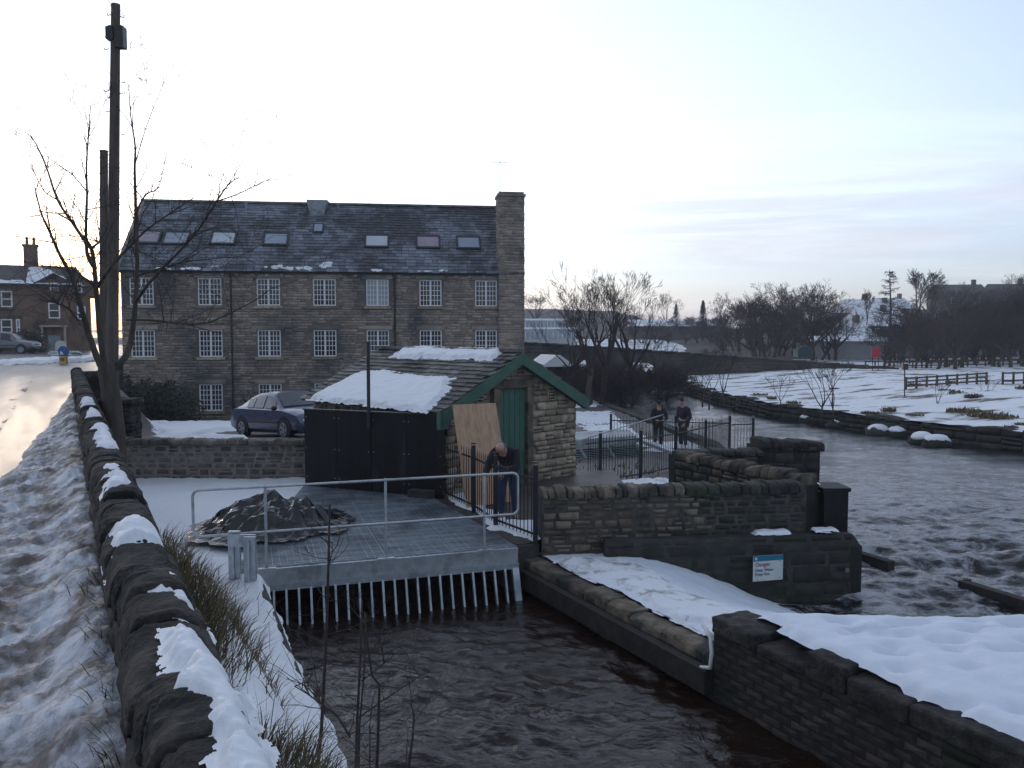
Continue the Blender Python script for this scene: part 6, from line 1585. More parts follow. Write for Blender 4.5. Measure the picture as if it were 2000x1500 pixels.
# ================================================================ VEHICLES
def car(name, lab, loc, rz, paint, kind, pitch=0.0):
    t = thing(name, lab, 'car', loc, rz); t.rotation_euler = (0, pitch, rz)
    if kind == 'saloon':
        L, Wd = 4.45, 1.72; axf, axr, wr = 1.32, -1.30, .315
        st = [(-2.22, .34, .62, .64, .70, .66), (-2.16, .24, .82, .86, .82, .74), (-1.85, .20, .93, .96, .86, .80), (-1.45, .19, .94, 1.04, .86, .74), (-1.00, .19, .93, 1.29, .86, .60), (-.55, .19, .92, 1.40, .86, .57), (.05, .19, .91, 1.425, .86, .57), (.42, .19, .90, 1.37, .86, .58), (.80, .19, .90, 1.13, .86, .66), (1.12, .19, .89, .93, .86, .76), (1.55, .19, .83, .87, .85, .76), (1.95, .20, .73, .77, .82, .72), (2.15, .24, .60, .64, .74, .64), (2.23, .34, .50, .52, .62, .58)]
        ws, rw_, sides = (.42, 1.12), (-1.00, -1.75), ((-1.02, -.60), (-.54, .02), (.10, .72))
    else:
        L, Wd = 4.6, 1.85; axf, axr, wr = 1.42, -1.38, .38
        st = [(-2.28, .5, .95, 1.0, .84, .78), (-2.22, .42, 1.08, 1.45, .90, .78), (-2.05, .40, 1.10, 1.76, .92, .70), (-1.4, .40, 1.10, 1.83, .92, .68), (-.5, .40, 1.10, 1.84, .92, .68), (.30, .40, 1.09, 1.80, .92, .68), (.62, .40, 1.08, 1.62, .92, .70), (1.05, .40, 1.07, 1.13, .92, .80), (1.55, .40, 1.04, 1.09, .91, .80), (2.0, .42, .98, 1.03, .89, .78), (2.2, .45, .86, .92, .84, .74), (2.28, .52, .72, .76, .76, .7)]
        ws, rw_, sides = (.36, .98), (-2.2, -2.21), ((-1.95, -1.2), (-1.1, -.30), (-.22, .55))
    def pr(x, k): return float(np.interp(x, [s_[0] for s_ in st], [s_[k] for s_ in st]))
    def add(mb, nm, m, par=None, smooth=False, sharp=None):
        o = bpy.data.objects.new(nm, mb.mesh(nm, MT[m] if isinstance(m, str) else m, smooth, sharp)); C.objects.link(o); o.parent = par or t; return o
    xs = sorted(set([s_[0] for s_ in st] + list(np.linspace(st[0][0], st[-1][0], 30))))
    mb = MB(); rings = []
    for x in xs:
        zb, zl, zt_, w, wt = (pr(x, k) for k in range(1, 6))
        half = [(.80 * w, zb), (.97 * w, zb + .12), (w, zb + (zl - zb) * .6), (.965 * w, zl - .02), (.93 * w, zl)]
        half += [(wt + .03, zt_ - .05), (wt - .05, zt_ - .005), (wt * .45, zt_ + .012)]
        rings.append([(x, y, z) for y, z in half] + [(x, 0, zt_ + .016)] + [(x, -y, z) for y, z in reversed(half)])
    n = len(rings[0]); vs = [p for r in rings for p in r]; fs = []
    for i in range(len(rings) - 1):
        for j in range(n):
            k = (j + 1) % n; fs.append((i * n + j, (i + 1) * n + j, (i + 1) * n + k, i * n + k))
    fs += [tuple(range(n)), tuple((len(rings) - 1) * n + j for j in reversed(range(n)))]
    mb.add(vs, fs); add(mb, 'body', paint, None, True, 38)
    def cab(x, f, sg, o=.012):                       # point on cabin side; f 0 belt .. 1 roof
        zl, zt_, w, wt = pr(x, 2), pr(x, 3), pr(x, 4), pr(x, 5); return Vector((x, sg * (.93 * w + (wt + .03 - .93 * w) * f + o), zl + (zt_ - .05 - zl) * f))
    for sg in (-1, 1):
        for x0, x1 in sides:
            N = 5; top, bot = [], []
            for k in range(N + 1):
                x = x0 + (x1 - x0) * k / N; h = pr(x, 3) - pr(x, 2)
                if h < .16: continue
                bot.append(cab(x, .08, sg)); top.append(cab(x, .90, sg))
            if len(bot) > 1: mb = MB(); mb.prism(bot + top[::-1], Vector((0, sg * .008, 0))); add(mb, 'side_window', 'glass_dark')
        for x in (axf, axr):
            mb = MB(); R = wr + .075; pts = [(x + R * math.cos(a), sg * (Wd / 2 - .01), wr + R * math.sin(a)) for a in np.linspace(-.35, PI + .35, 18)]; mb.prism(pts, (0, -sg * .2, 0)); mb.v = [(v[0], v[1] + sg * .014, v[2]) for v in mb.v]; add(mb, 'wheel_arch', 'rubber')
            mb = MB(); y0 = sg * (Wd / 2 - .19); y1 = sg * (Wd / 2 + .012); mb.tube([(x, y0, wr), (x, y0 + sg * .02, wr), (x, y1 - sg * .03, wr), (x, y1, wr)], [wr * .9, wr, wr, wr * .88], 22); ty = add(mb, 'tyre', 'rubber', None, True, 40)
            mb = MB(); mb.tube([(x, y1 - sg * .02, wr), (x, y1 + sg * .006, wr)], [wr * .68, wr * .64], 20); rm = add(mb, 'rim', 'galv_dull', ty, True, 40)
            for k in range(5): mb = MB(); a = 2 * PI * (k + .5) / 5; mb.box((x + wr * .42 * math.cos(a), y1 + sg * .008, wr + wr * .42 * math.sin(a)), (wr * .2, .01, wr * .2)); add(mb, 'rim_slot', 'rubber', ty)
        mb = MB(); xm = ws[1] - .18 if kind == 'saloon' else .62; mb.ball((xm, sg * (Wd / 2 + .07), pr(xm, 2) + .06), (.10, .10, .075), 10, 6); add(mb, 'mirror', 'black_metal', None, True)
        mb = MB(); mb.box((0, sg * (Wd / 2 + .004), .52 if kind == 'saloon' else .72), (2.0, .02, .05)); add(mb, 'side_strip', 'black_metal')
        for x in (sides[1][0] + .05, sides[2][0] + .05): mb = MB(); mb.box((x, sg * (Wd / 2 + .002), pr(x, 2) - .12), (.16, .03, .03)); add(mb, 'door_handle', 'black_metal')
        f = st[-2][0]; mb = MB(); mb.ball((f - .06, sg * .56, pr(f, 3) - .07), (.12, .17, .075), 12, 6); add(mb, 'headlight', 'glass_pale', None, True)
        r_ = st[1][0]; mb = MB(); mb.box((r_ + .02, sg * .62, .78 if kind == 'saloon' else .95), (.08, .26, .16)); add(mb, 'tail_light', 'red')
    def glass(x0, x1, nm):
        a0, a1 = pr(x0, 3), pr(x1, 3); w0, w1 = pr(x0, 5) - .05, pr(x1, 5) - .06; mb = MB()
        q = [Vector((x0, -w0, a0)), Vector((x0, w0, a0)), Vector((x1, w1, a1)), Vector((x1, -w1, a1))]; n_ = (q[1] - q[0]).cross(q[2] - q[0]).normalized(); n_ = n_ if n_.z > 0 else -n_
        N = 6; vs = []
        for k in range(N + 1):
            x = x0 + (x1 - x0) * k / N; w = (w0 + (w1 - w0) * k / N); vs += [Vector((x, -w, pr(x, 3) + .016)) + n_ * .012, Vector((x, -w * .45, pr(x, 3) + .03)) + n_ * .012, Vector((x, w * .45, pr(x, 3) + .03)) + n_ * .012, Vector((x, w, pr(x, 3) + .016)) + n_ * .012]
        fs = [(4 * i + j, 4 * i + 4 + j, 4 * i + 5 + j, 4 * i + 1 + j) for i in range(N) for j in range(3)]
        mb.add(vs, fs); add(mb, nm, 'glass_a', None, True)
    if kind == 'saloon': glass(ws[0] + .02, ws[1] - .05, 'windscreen'); glass(rw_[0] - .05, rw_[1] + .25, 'rear_window')
    else: glass(.34, 1.0, 'windscreen')
    f = st[-1][0]
    mb = MB(); mb.box((f - .01, 0, .56 if kind == 'saloon' else .8), (.06, .7, .10)); add(mb, 'grille', 'black_metal'); mb = MB(); mb.box((f - .02, 0, .36 if kind == 'saloon' else .56), (.12, 1.3, .12)); add(mb, 'bumper', 'black_metal' if kind != 'saloon' else paint)
    return t
MT['blue_paint'] = M('dark_blue_car_paint', (.06, .075, .135), (.07, .085, .15), 3, .18, spec=1.0)
MT['silver_paint'] = M('grey_car_paint', (.16, .17, .18), (.19, .20, .21), 3, .3, spec=.7)
hd = math.atan2(-.714, .70)
car('parked_saloon_car', 'dark blue saloon car parked in the yard above the retaining wall', (-6.96, 25.3, -3.22), hd, MT['blue_paint'], 'saloon', -.06)
p = WZ(18, 691, Z_ROAD - .03)
car('grey_jeep', 'grey off road car parked at the left edge in front of the terrace', (p.x, p.y, Z_ROAD - .03), .06, MT['silver_paint'], 'suv')
# second vehicle roof glimpsed behind the blue car is left to the hedge

# ================================================================ POLES, GATE PIER, FOREGROUND TREE
for lab, pts, r0, r1, Y in (('tall weathered telegraph pole with boxes near its top', ((219, 760), (226, 8)), .150, .105, 20.5), ('shorter mossy pole standing behind the telegraph pole', ((203, 760), (203, 296)), .125, .11, 24)):
    a_, b_ = W(*pts[0], Y), W(*pts[1], Y); d_ = (b_ - a_).normalized(); base = a_ - d_ * 1.6; t = thing('telegraph_pole' if r0 > .13 else 'wooden_pole', lab, 'pole', base)
    mb = MB(); mb.tube([base, a_.lerp(b_, .5), b_], [r0, (r0 + r1) / 2, r1], 12); mb.build('shaft', MT['pole'], t, True, 50)
    if r0 > .13:
        for (px, py), sz in (((217, 66), (.18, .22, .30)), ((236, 74), (.20, .22, .50))): c = W(px, py, Y - .05); mb = MB(); mb.box(c, sz); mb.ball(c + z3 * sz[2] / 2, (sz[0] / 2, sz[1] / 2, .05)); mb.build('junction_box', MT['black_metal'], t)
        for px, py, dx in ((219, 28, -9), (233, 32, 9), (213, 95, -9), (234, 182, 9), (213, 177, -9), (236, 262, 10), (213, 217, -8), (236, 160, 8)): c = W(px, py, Y); e_ = W(px + dx, py + 2, Y); mb = MB(); mb.tube([c, e_, e_ + z3 * .05], .013, 5); mb.build('step_iron', MT['black_metal'], t)
    else: mb = MB(); mb.tube([b_, b_ + z3 * .03], r1 * 1.1, 12); mb.build('cap', MT['black_metal'], t)
# overhead wire from the pole top
a_, b_ = W(228, 40, 20.5), Vector((-7.5, 10, 12.5)); mb = MB(); mb.tube([a_.lerp(b_, k / 8) - z3 * (.5 * math.sin(PI * k / 8)) for k in range(9)], .008, 4); tag(mb.build('overhead_wire', MT['galv_dull']), 'thin overhead wire rising from the top of the telegraph pole', 'wire')
p = W(250, 845, 20); t = thing('gate_pier', 'squat mossy stone gate pier behind the forked tree', 'pier', (p.x, p.y, -2.7))
mb = MB(); mb.box((p.x - .25, p.y + .15, -2.4), (.75, .6, 1.5)); mb.build('core', MT['mortar_dark'], t)
lay_stones(t, (p.x - .64, p.y - .16, 0), (p.x + .14, p.y - .16, 0), -2.6, -1.72, (.14, .24), (.25, .5), .12, .02, 'stone_road', seed=441)
lay_stones(t, (p.x + .14, p.y - .16, 0), (p.x + .14, p.y + .45, 0), -2.6, -1.72, (.14, .24), (.25, .5), .12, .02, 'stone_road', seed=442)
lay_coping(t, (p.x - .68, p.y + .14, 0), (p.x + .2, p.y + .14, 0), -1.74, (.3, .5), .74, .14, 'stone_road', .4, seed=443)
e0, e1 = wf(22.4, .2), wf(22.2, 1.0)
rw2 = thing('gateway_wall', 'short dark stone wall at the yard entrance behind the forked tree', 'wall', e0)
wall_core(rw2, e0, e1, .35, -3.4, -1.3, 'mortar_dark')
lay_stones(rw2, e0, e1, -2.9, -1.3, (.12, .2), (.2, .5), .12, .02, 'stone_road', seed=451, limit=60)
lay_coping(rw2, e0, e1, -1.32, (.3, .6), .42, .2, 'stone_road', .5, seed=452, tilt=.05, ofs=-.16)
YT = 13.4
ft = thing('forked_tree', 'bare forked tree with knobbly limbs growing just behind the roadside wall', 'tree', W(232, 915, YT) - z3 * .5)
def pw(pts, dy=0.0, r0=17, r1=3):
    n = len(pts); out, rs = [], []
    for i, (x, y) in enumerate(pts):
        f = i / max(1, n - 1); out.append(W(x, y, YT + dy * f)); rs.append((r0 + (r1 - r0) * f ** .8) * (.52 if r0 < 16 else 1) / FPX * YT)
    # smooth
    P, R = [], []
    for i in range(n - 1):
        for k in range(3):
            t_ = k / 3; p0, p1, p2, p3 = out[max(0, i - 1)], out[i], out[i + 1], out[min(n - 1, i + 2)]
            P.append(.5 * ((2 * p1) + (p2 - p0) * t_ + (2 * p0 - 5 * p1 + 4 * p2 - p3) * t_ ** 2 + (3 * p1 - p0 - 3 * p2 + p3) * t_ ** 3)); R.append(rs[i] + (rs[i + 1] - rs[i]) * t_)
    P.append(out[-1]); R.append(rs[-1]); return P, R
mb = MB(); P, R = pw([(232, 960), (229, 880), (221, 800), (212, 740), (209, 708)], 0, 17, 17); mb.tube(P, R, 12); mb.build('trunk', MT['bark'], ft, True)
limbs = [([(205, 730), (188, 695), (170, 640), (155, 590), (140, 540), (118, 500), (98, 455), (80, 415), (68, 365)], -1.0, 14, 1.8), ([(206, 725), (196, 660), (190, 590), (184, 520), (178, 485), (160, 462), (138, 430), (112, 390), (92, 330), (72, 285), (60, 264)], .8, 13, 1.4),
         ([(182, 520), (170, 495), (168, 440), (170, 380), (169, 320), (174, 250), (177, 205)], -.6, 8, 1.2), ([(215, 728), (246, 695), (259, 645), (266, 570), (268, 490), (265, 400), (263, 330), (264, 285), (255, 225), (252, 170)], 1.0, 14, 1.2),
         ([(265, 590), (292, 552), (330, 512), (385, 452), (422, 395), (445, 362), (468, 345)], -1.5, 7, 1.2), ([(424, 393), (462, 380), (500, 362), (530, 348)], -.4, 3, .9), ([(248, 625), (300, 626), (350, 632), (398, 632), (450, 612), (500, 585), (535, 560)], -1.2, 5, 1),
         ([(190, 560), (215, 525), (245, 490), (285, 450), (330, 418), (380, 385)], -1.8, 7, 1.4), ([(152, 625), (130, 600), (100, 590), (75, 585)], -.8, 4.5, 1), ([(155, 590), (128, 572), (100, 570), (85, 560)], .6, 4, 1), ([(262, 420), (285, 380), (310, 365), (325, 300)], .8, 4, .9), ([(178, 485), (196, 470), (212, 440)], .5, 5, 2), ([(266, 540), (300, 528), (360, 512), (420, 505), (480, 500)], -.7, 4, .8),
         ([(140, 535), (110, 520), (85, 528)], .4, 4, 1), ([(264, 320), (285, 250), (310, 185), (325, 150)], .8, 2.5, .6), ([(112, 390), (85, 372), (62, 325)], .4, 3, .8), ([(170, 375), (140, 340), (105, 318)], -.5, 3, .8)]
rng = random.Random(55)
for pts, dy, r0, r1 in limbs:
    P, R = pw(pts, dy, r0, r1); mb = MB(); mb.tube(P, R, 8 if r0 > 6 else 6); mb.build('branch', MT['bark' if r0 > 6 else 'twig'], ft, True)
tw = MB()
for pts, dy, r0, r1 in limbs:
    P, R = pw(pts, dy, r0, r1); n = len(P)
    for k in range(int(6 + n * 1.5)):
        f = rng.uniform(.22, 1) ; i = min(n - 2, int(f * (n - 1))); q = P[i].lerp(P[i + 1], rng.random()); ax = (P[i + 1] - P[i]).normalized()
        nd = (ax * rng.uniform(.2, .9) + Vector((rng.gauss(0, .6), rng.gauss(0, .6), rng.gauss(.25, .5)))).normalized()
        big_ = rng.random() < .42
        grow(tw, q, nd, rng.uniform(.35, .95) if big_ else rng.uniform(.05, .22), min(R[i] * .6, .010 if big_ else .007), 2 if big_ else 0, rng, .8, .3, 4, (2, 4), .0024, ratio=.62)
o = tw.build('twigs', MT['twig'], ft); o.name = 'twig_growth'; o['kind'] = 'stuff'

# ================================================================ RIVERSIDE RAILING, INTAKE SCREEN
xx, yy = np.meshgrid(np.linspace(.6, 7.2, 80), np.linspace(13.2, 30, 150), indexing='ij')
gz_ = np.interp(yy, [13, 19, 23, 28], [-3.62, -3.66, -3.85, -3.98])
ok = (xx > np.where(yy < 19.2, 1.9 + (yy - 18.7) * .0, .6)) & ((yy > 16.6) | (xx < 3.2 + (16 - yy) * .5)) & (xx < np.interp(yy, [16, 18, 27, 30], [4.9, 5.6, 7.2, 7.3]))
hole = (xx > 1.3) & (xx < 4.8) & (yy > 22.6) & (yy < 25.4)
tag(grid('riverside_ground', xx, yy, gz_ + .05 * fbm(xx * 2, yy * 2, 8), MT['soil'], mask=ok & ~hole), 'dark trodden ground in the fenced riverside corner', kind='structure')
scn = thing('intake_screen', 'sloping grey intake screen with a flat steel deck behind the shed', 'screen', (2.5, 24.6, -4.4))
q0, q1, q2, q3 = Vector((1.2, 24.9, -3.32)), Vector((4.0, 26.2, -3.32)), Vector((4.0, 28.2, -3.32)), Vector((1.2, 27.0, -3.32))
mb = MB(); mb.prism([q0, q1, q2, q3], (0, 0, -.08)); mb.build('deck_plate', MT['galv_dull'], scn)
mb = MB(); mb.beam(q0 - z3 * .1, q1 - z3 * .1, .06, .24); mb.build('edge_channel', MT['galv'], scn)
dS = (q1 - q0).normalized(); ns = Vector((dS.y, -dS.x, 0))
for k in range(26):
    f = (k + .5) / 26; a_ = q0 - z3 * .22 + ns * (1.55 * f) - z3 * (1.15 * f); mb = MB(); mb.beam(a_, a_ + dS * (3.05 + .25 * f), .028, .02); mb.build('screen_bar', MT['galv_dull'], scn)
for f in (0, .33, .66, 1.0): a_ = q0 - z3 * .26 + dS * (3.05 * f); mb = MB(); mb.beam(a_, a_ + ns * 1.55 - z3 * 1.15, .07, .05); mb.build('frame_bar', MT['galv'], scn)
mb = MB(); mb.beam(q1 - z3 * .1 + dS * .1, q1 + ns * 2.6 + dS * .6 - z3 * .55, .28, .10); mb.build('side_beam', MT['galv'], scn)
mb = MB(); mb.prism([q0 - z3 * .3 - ns * .1, q1 - z3 * .3 - ns * .1, q1 - z3 * 1.6 + ns * 1.5, q0 - z3 * 1.6 + ns * 1.5], (0, 0, -.1)); mb.build('back_plate', MT['black_paint'], scn)
def gnd(x, y): return Vector((x, y, float(np.interp(y, [13, 19, 23, 28], [-3.62, -3.66, -3.85, -3.98]))))
f1 = [gnd(*p) for p in ((1.75, 19.3), (2.15, 19.8), (3.3, 20.9), (4.55, 22.6), (5.85, 24.6), (7.05, 26.4))]
railing('railing', 'nearer run of black iron railing between the shed and the river', f1, 1.18, posts=f1[1:], group='black riverside railings', bar_r=.009)
f2 = [gnd(*p) for p in ((7.15, 26.5), (7.9, 26.7))]
railing('railing', 'short end of black iron railing standing out over the river', f2, 1.1, posts=f2[1:], group='black riverside railings', bar_r=.009)
f3 = [gnd(*p) for p in ((7.05, 26.4), (5.4, 26.9), (3.35, 27.6))]
railing('railing', 'far run of black iron railing in front of the two people', f3, 1.15, posts=f3[1:], group='black riverside railings', bar_r=.009)
mb = MB(); mb.beam(Vector((1.3, 22.2, -3.1)), Vector((5.1, 27.5, -2.75)), .02, .03); tag(mb.build('stretched_wire', MT['galv']), 'thin pale cable stretched along the riverside railing', 'cable')

# ================================================================ SIGN
sg = thing('danger_sign', 'white warning sign with teal band reading Danger Deep Water Keep Out', 'sign', W(1493, 1108, 12.5))
sc_, sz_ = (W(1461, 1087, 12.5), W(1527, 1131, 12.5)); base_s = (Vector((W(1494, 1108, 12.6).x, 0, 0)) - Vector((LA.x, 0, 0))).x / dA.x
sw, shh = .515, .40; zc0 = W(1494, 1108.5, 12.6).z; so = .075 + .24
srz = math.atan2(dA.y, dA.x) + .10
sR = Matrix.Rotation(srz, 3, 'Z'); sc0 = Vector(pa(base_s, so, zc0))
def spt(x, z, o=0.0): return sc0 + sR @ Vector((x, -o, z))
mb = MB(); mb.box(sc0, (sw, .012, shh), M=sR); mb.build('plate', MT['sign_white'], sg)
mb = MB(); mb.box(spt(0, shh / 2 - .042, .0085), (sw, .004, .084), M=sR); mb.build('teal_band', MT['teal'], sg)
def text(txt, x, z, size, mk, nm):
    cu = bpy.data.curves.new(nm, 'FONT'); cu.body = txt; cu.size = size; cu.extrude = .001; cu.offset = .0012
    o = bpy.data.objects.new(nm, cu); C.objects.link(o); dg = bpy.context.evaluated_depsgraph_get(); me = bpy.data.meshes.new_from_object(o.evaluated_get(dg)); bpy.data.objects.remove(o)
    me.materials.clear(); me.materials.append(MT[mk]); me.transform(Matrix.Translation(spt(x, z, .010)) @ Matrix.Rotation(srz, 4, 'Z') @ Matrix.Rotation(PI / 2, 4, 'X'))
    return link_mesh(nm, me, sg)
text('Danger', -.225, .035, .088, 'ink_red', 'heading'); text('Deep Water', -.225, -.045, .062, 'ink', 'lettering'); text('Keep Out', -.225, -.110, .062, 'ink', 'lettering')
mb = MB(); mb.tube([spt(-.215, shh / 2 - .042, .012), spt(-.215, shh / 2 - .042, .014)], .024, 10); mb.build('emblem', MT['sign_white'], sg)
for x, z in ((-.19, -.175), (.20, -.165), (.20, .10)): mb = MB(); mb.tube([spt(x, z, .006), spt(x, z, .014)], .008, 8); mb.build('screw', MT['ink'], sg)
for s_, z_ in ((1.9, -3.05),): pass
c = Vector(pa(4.88, .25, W(1630, 1118, 12.7).z)); mb = MB(); mb.tube([c, c - nA * -.02], .035, 10); tag(mb.build('wall_plug', MT['stone_pale']), 'small pale round plug in the mossy wall right of the sign', 'plug')

# ================================================================ PEOPLE
def skin(verts, edges, sub=2):
    me = bpy.data.meshes.new('skin_tmp'); me.from_pydata([v[0] for v in verts], edges, []); o = bpy.data.objects.new('skin_tmp', me); C.objects.link(o)
    m = o.modifiers.new('Skin', 'SKIN'); m.use_smooth_shade = True
    for i, v in enumerate(verts):
        r = v[1]; me.skin_vertices[0].data[i].radius = r if isinstance(r, tuple) else (r, r); me.skin_vertices[0].data[i].use_root = (i == 0)
    s_ = o.modifiers.new('Sub', 'SUBSURF'); s_.levels = s_.render_levels = sub
    dg = bpy.context.evaluated_depsgraph_get(); out = bpy.data.meshes.new_from_object(o.evaluated_get(dg)); bpy.data.objects.remove(o); bpy.data.meshes.remove(me)
    return [tuple(v.co) for v in out.vertices], [tuple(p.vertices) for p in out.polygons]
def hand(mb, w, d, side):
    d = Vector(d).normalized(); s_ = d.cross(Vector((0, 1, 0)) if abs(d.y) < .9 else Vector((1, 0, 0))).normalized(); n_ = s_.cross(d)
    Mx = Matrix((s_, d, n_)).transposed(); w = Vector(w); mb.ball(w + d * .05, (.042, .055, .02), 10, 6, M=Mx)
    for k, (x, l) in enumerate(((-.032, .068), (-.011, .08), (.011, .076), (.031, .058))):
        a_ = w + d * .085 + s_ * x; mb.tube([a_, a_ + d * l * .5 + n_ * .006, a_ + d * l * .85 + n_ * .026], [.0095, .009, .006], 6)
    a_ = w + d * .03 + s_ * .038 * side; mb.tube([a_, a_ + s_ * .03 * side + d * .025, a_ + s_ * .035 * side + d * .058 + n_ * .012], [.012, .011, .007], 6)
def person(lab, loc, rz, J, jacket, trousers, hair=None, cap=None, bald=False):
    t = thing('person', lab, 'person', loc, rz)
    def add(nm, mb, m): o = bpy.data.objects.new(nm, mb.mesh(nm, MT[m], True)); C.objects.link(o); o.parent = t; return o
    def V(k): return Vector(J[k])
    pel, mid, chs, nck, hd_ = V('pelvis'), V('mid'), V('chest'), V('neck'), V('head')
    vs = [(pel, .11), (mid, .10), (chs, .12), (nck, .055), (nck.lerp(hd_, .5), .055)]; ed = [(0, 1), (1, 2), (2, 3), (3, 4)]
    for s_ in ('l', 'r'):
        i = len(vs); vs += [(V('hip' + s_), .085), (V('knee' + s_), .055), (V('ank' + s_), .04), (V('toe' + s_), .035)]; ed += [(0, i), (i, i + 1), (i + 1, i + 2), (i + 2, i + 3)]
        i = len(vs); vs += [(V('sho' + s_), .06), (V('elb' + s_), .042), (V('wri' + s_), .028)]; ed += [(2, i), (i, i + 1), (i + 1, i + 2)]
    v, f = skin(vs, ed); body = MB(); body.add(v, f)
    up = (hd_ - nck).normalized(); fw = Vector(J['face']).normalized(); fw = (fw - up * fw.dot(up)).normalized(); sd_ = fw.cross(up); Mx = Matrix((sd_, fw, up)).transposed()
    body.ball(hd_, (.075, .095, .115), 18, 12, M=Mx); body.ball(hd_ + fw * .04 - up * .06, (.055, .06, .055), 12, 8, M=Mx)
    body.ball(hd_ + fw * .100 - up * .012, (.014, .022, .026), 8, 6, M=Mx)
    for s_ in (-1, 1): body.ball(hd_ + sd_ * .076 * s_ - up * .01, (.012, .022, .032), 8, 6, M=Mx)
    for s_ in ('l', 'r'): hand(body, V('wri' + s_), V('wri' + s_) - V('elb' + s_) + Vector(J.get('hd' + s_, (0, 0, 0))), 1 if s_ == 'l' else -1)
    b = add('body', body, 'skin')
    e_ = MB()
    for s_ in (-1, 1): e_.ball(hd_ + sd_ * .03 * s_ + fw * .086 + up * .012, (.011, .008, .007), 8, 5, M=Mx)
    add('eyes', e_, 'cloth_black').name = 'eye_pair'
    m_ = MB(); m_.ball(hd_ + fw * .092 - up * .055, (.022, .008, .006), 8, 5, M=Mx); add('mouth', m_, 'red')
    jv = [(mid.lerp(pel, .6), (.165, .13)), (mid, (.165, .13)), (chs, (.185, .135)), (nck, .075)]; je = [(0, 1), (1, 2), (2, 3)]
    for s_ in ('l', 'r'):
        i = len(jv); w_ = V('elb' + s_).lerp(V('wri' + s_), .93); jv += [(V('sho' + s_), .085), (V('elb' + s_), .066), (w_, .048)]; je += [(2, i), (i, i + 1), (i + 1, i + 2)]
    v, f = skin(jv, je); mb = MB(); mb.add(v, f); add('jacket', mb, jacket)
    tv = [(pel, (.15, .125))]; te = []
    for s_ in ('l', 'r'):
        i = len(tv); a_ = V('knee' + s_).lerp(V('ank' + s_), .95); tv += [(V('hip' + s_), .105), (V('knee' + s_), .075), (a_, .062)]; te += [(0, i), (i, i + 1), (i + 1, i + 2)]
    v, f = skin(tv, te); mb = MB(); mb.add(v, f); add('trousers', mb, trousers)
    for s_ in ('l', 'r'):
        mb = MB(); a_, b_ = V('ank' + s_), V('toe' + s_); mb.tube([a_ + (a_ - b_).normalized() * .05 - z3 * .035, a_ - z3 * .025, a_.lerp(b_, .6) - z3 * .01, b_ + (b_ - a_).normalized() * .05], [.035, .05, .045, .022], 8); add('shoe', mb, 'shoe')
    if bald:
        mb = MB(); 
        for k in range(9): a = -PI * .05 - PI * .9 * k / 8 - 0; q = Vector((math.cos(a) * .078, math.sin(a) * .092, -.025)); mb.ball(hd_ + Mx @ q, (.022, .024, .042), 8, 5, M=Mx)
        add('hair', mb, 'hair')
    elif cap:
        mb = MB(); mb.ball(hd_ + up * .035, (.085, .104, .098), 14, 8, M=Mx); mb.ball(hd_ + up * .05 + fw * .10, (.06, .06, .012), 10, 5, M=Mx); add('cap', mb, cap)
    else:
        mb = MB(); mb.ball(hd_ + up * .028 - fw * .016, (.083, .098, .105), 14, 8, M=Mx); add('hair', mb, hair or 'hair')
    return t
J1 = dict(pelvis=(.02, .06, .90), mid=(.01, -.04, 1.08), chest=(-.02, -.18, 1.22), neck=(-.04, -.33, 1.29), head=(-.06, -.44, 1.32), face=(-.1, -.35, -1), hipl=(.11, .06, .86), kneel=(.13, .0, .47), ankl=(.14, .05, .08), toel=(.17, -.10, .035), hipr=(-.07, .06, .86), kneer=(-.10, -.01, .47), ankr=(-.11, .04, .08), toer=(-.14, -.11, .035),
          shol=(.17, -.18, 1.22), elbl=(.20, -.34, .98), wril=(.00, -.50, .90), shor=(-.21, -.20, 1.21), elbr=(-.30, -.32, .97), wrir=(-.30, -.50, .84))
person('bald man in a black jacket and blue jeans bending over the railing by the shed', (-.08, 14.0, -3.24), -.12, J1, 'cloth_black', 'denim', bald=True)
J2 = dict(pelvis=(0, 0, .93), mid=(0, -.02, 1.12), chest=(0, -.05, 1.34), neck=(0, -.07, 1.49), head=(-.01, -.12, 1.61), face=(-.1, -1, -.45), hipl=(.09, 0, .90), kneel=(.11, -.02, .49), ankl=(.11, .02, .08), toel=(.13, -.13, .035), hipr=(-.09, 0, .90), kneer=(-.10, -.03, .49), ankr=(-.11, .02, .08), toer=(-.14, -.13, .035),
          shol=(.19, -.05, 1.36), elbl=(.26, -.14, 1.10), wril=(.10, -.36, 1.06), shor=(-.19, -.05, 1.36), elbr=(-.28, -.12, 1.10), wrir=(-.16, -.36, 1.06))
person('person in dark clothes and a cap leaning on the riverside railing', (5.02, 28.0, -4.02), .1, J2, 'navy', 'cloth_black', cap='cloth_black')
J3 = dict(J2); J3.update(head=(0, -.10, 1.66), neck=(0, -.03, 1.52), chest=(0, .0, 1.38), mid=(0, .01, 1.14), face=(0, -1, -.15), wril=(.20, -.16, .90), wrir=(-.20, -.16, .90), elbl=(.32, .02, 1.12), elbr=(-.32, .02, 1.12), hdl=(0, 0, 0), shol=(.22, 0, 1.40), shor=(-.22, 0, 1.40))
person('broad person in a navy jacket turned left beside the one leaning on the railing', (5.92, 28.15, -4.02), -1.0, J3, 'navy', 'cloth_black', hair='cloth_black')

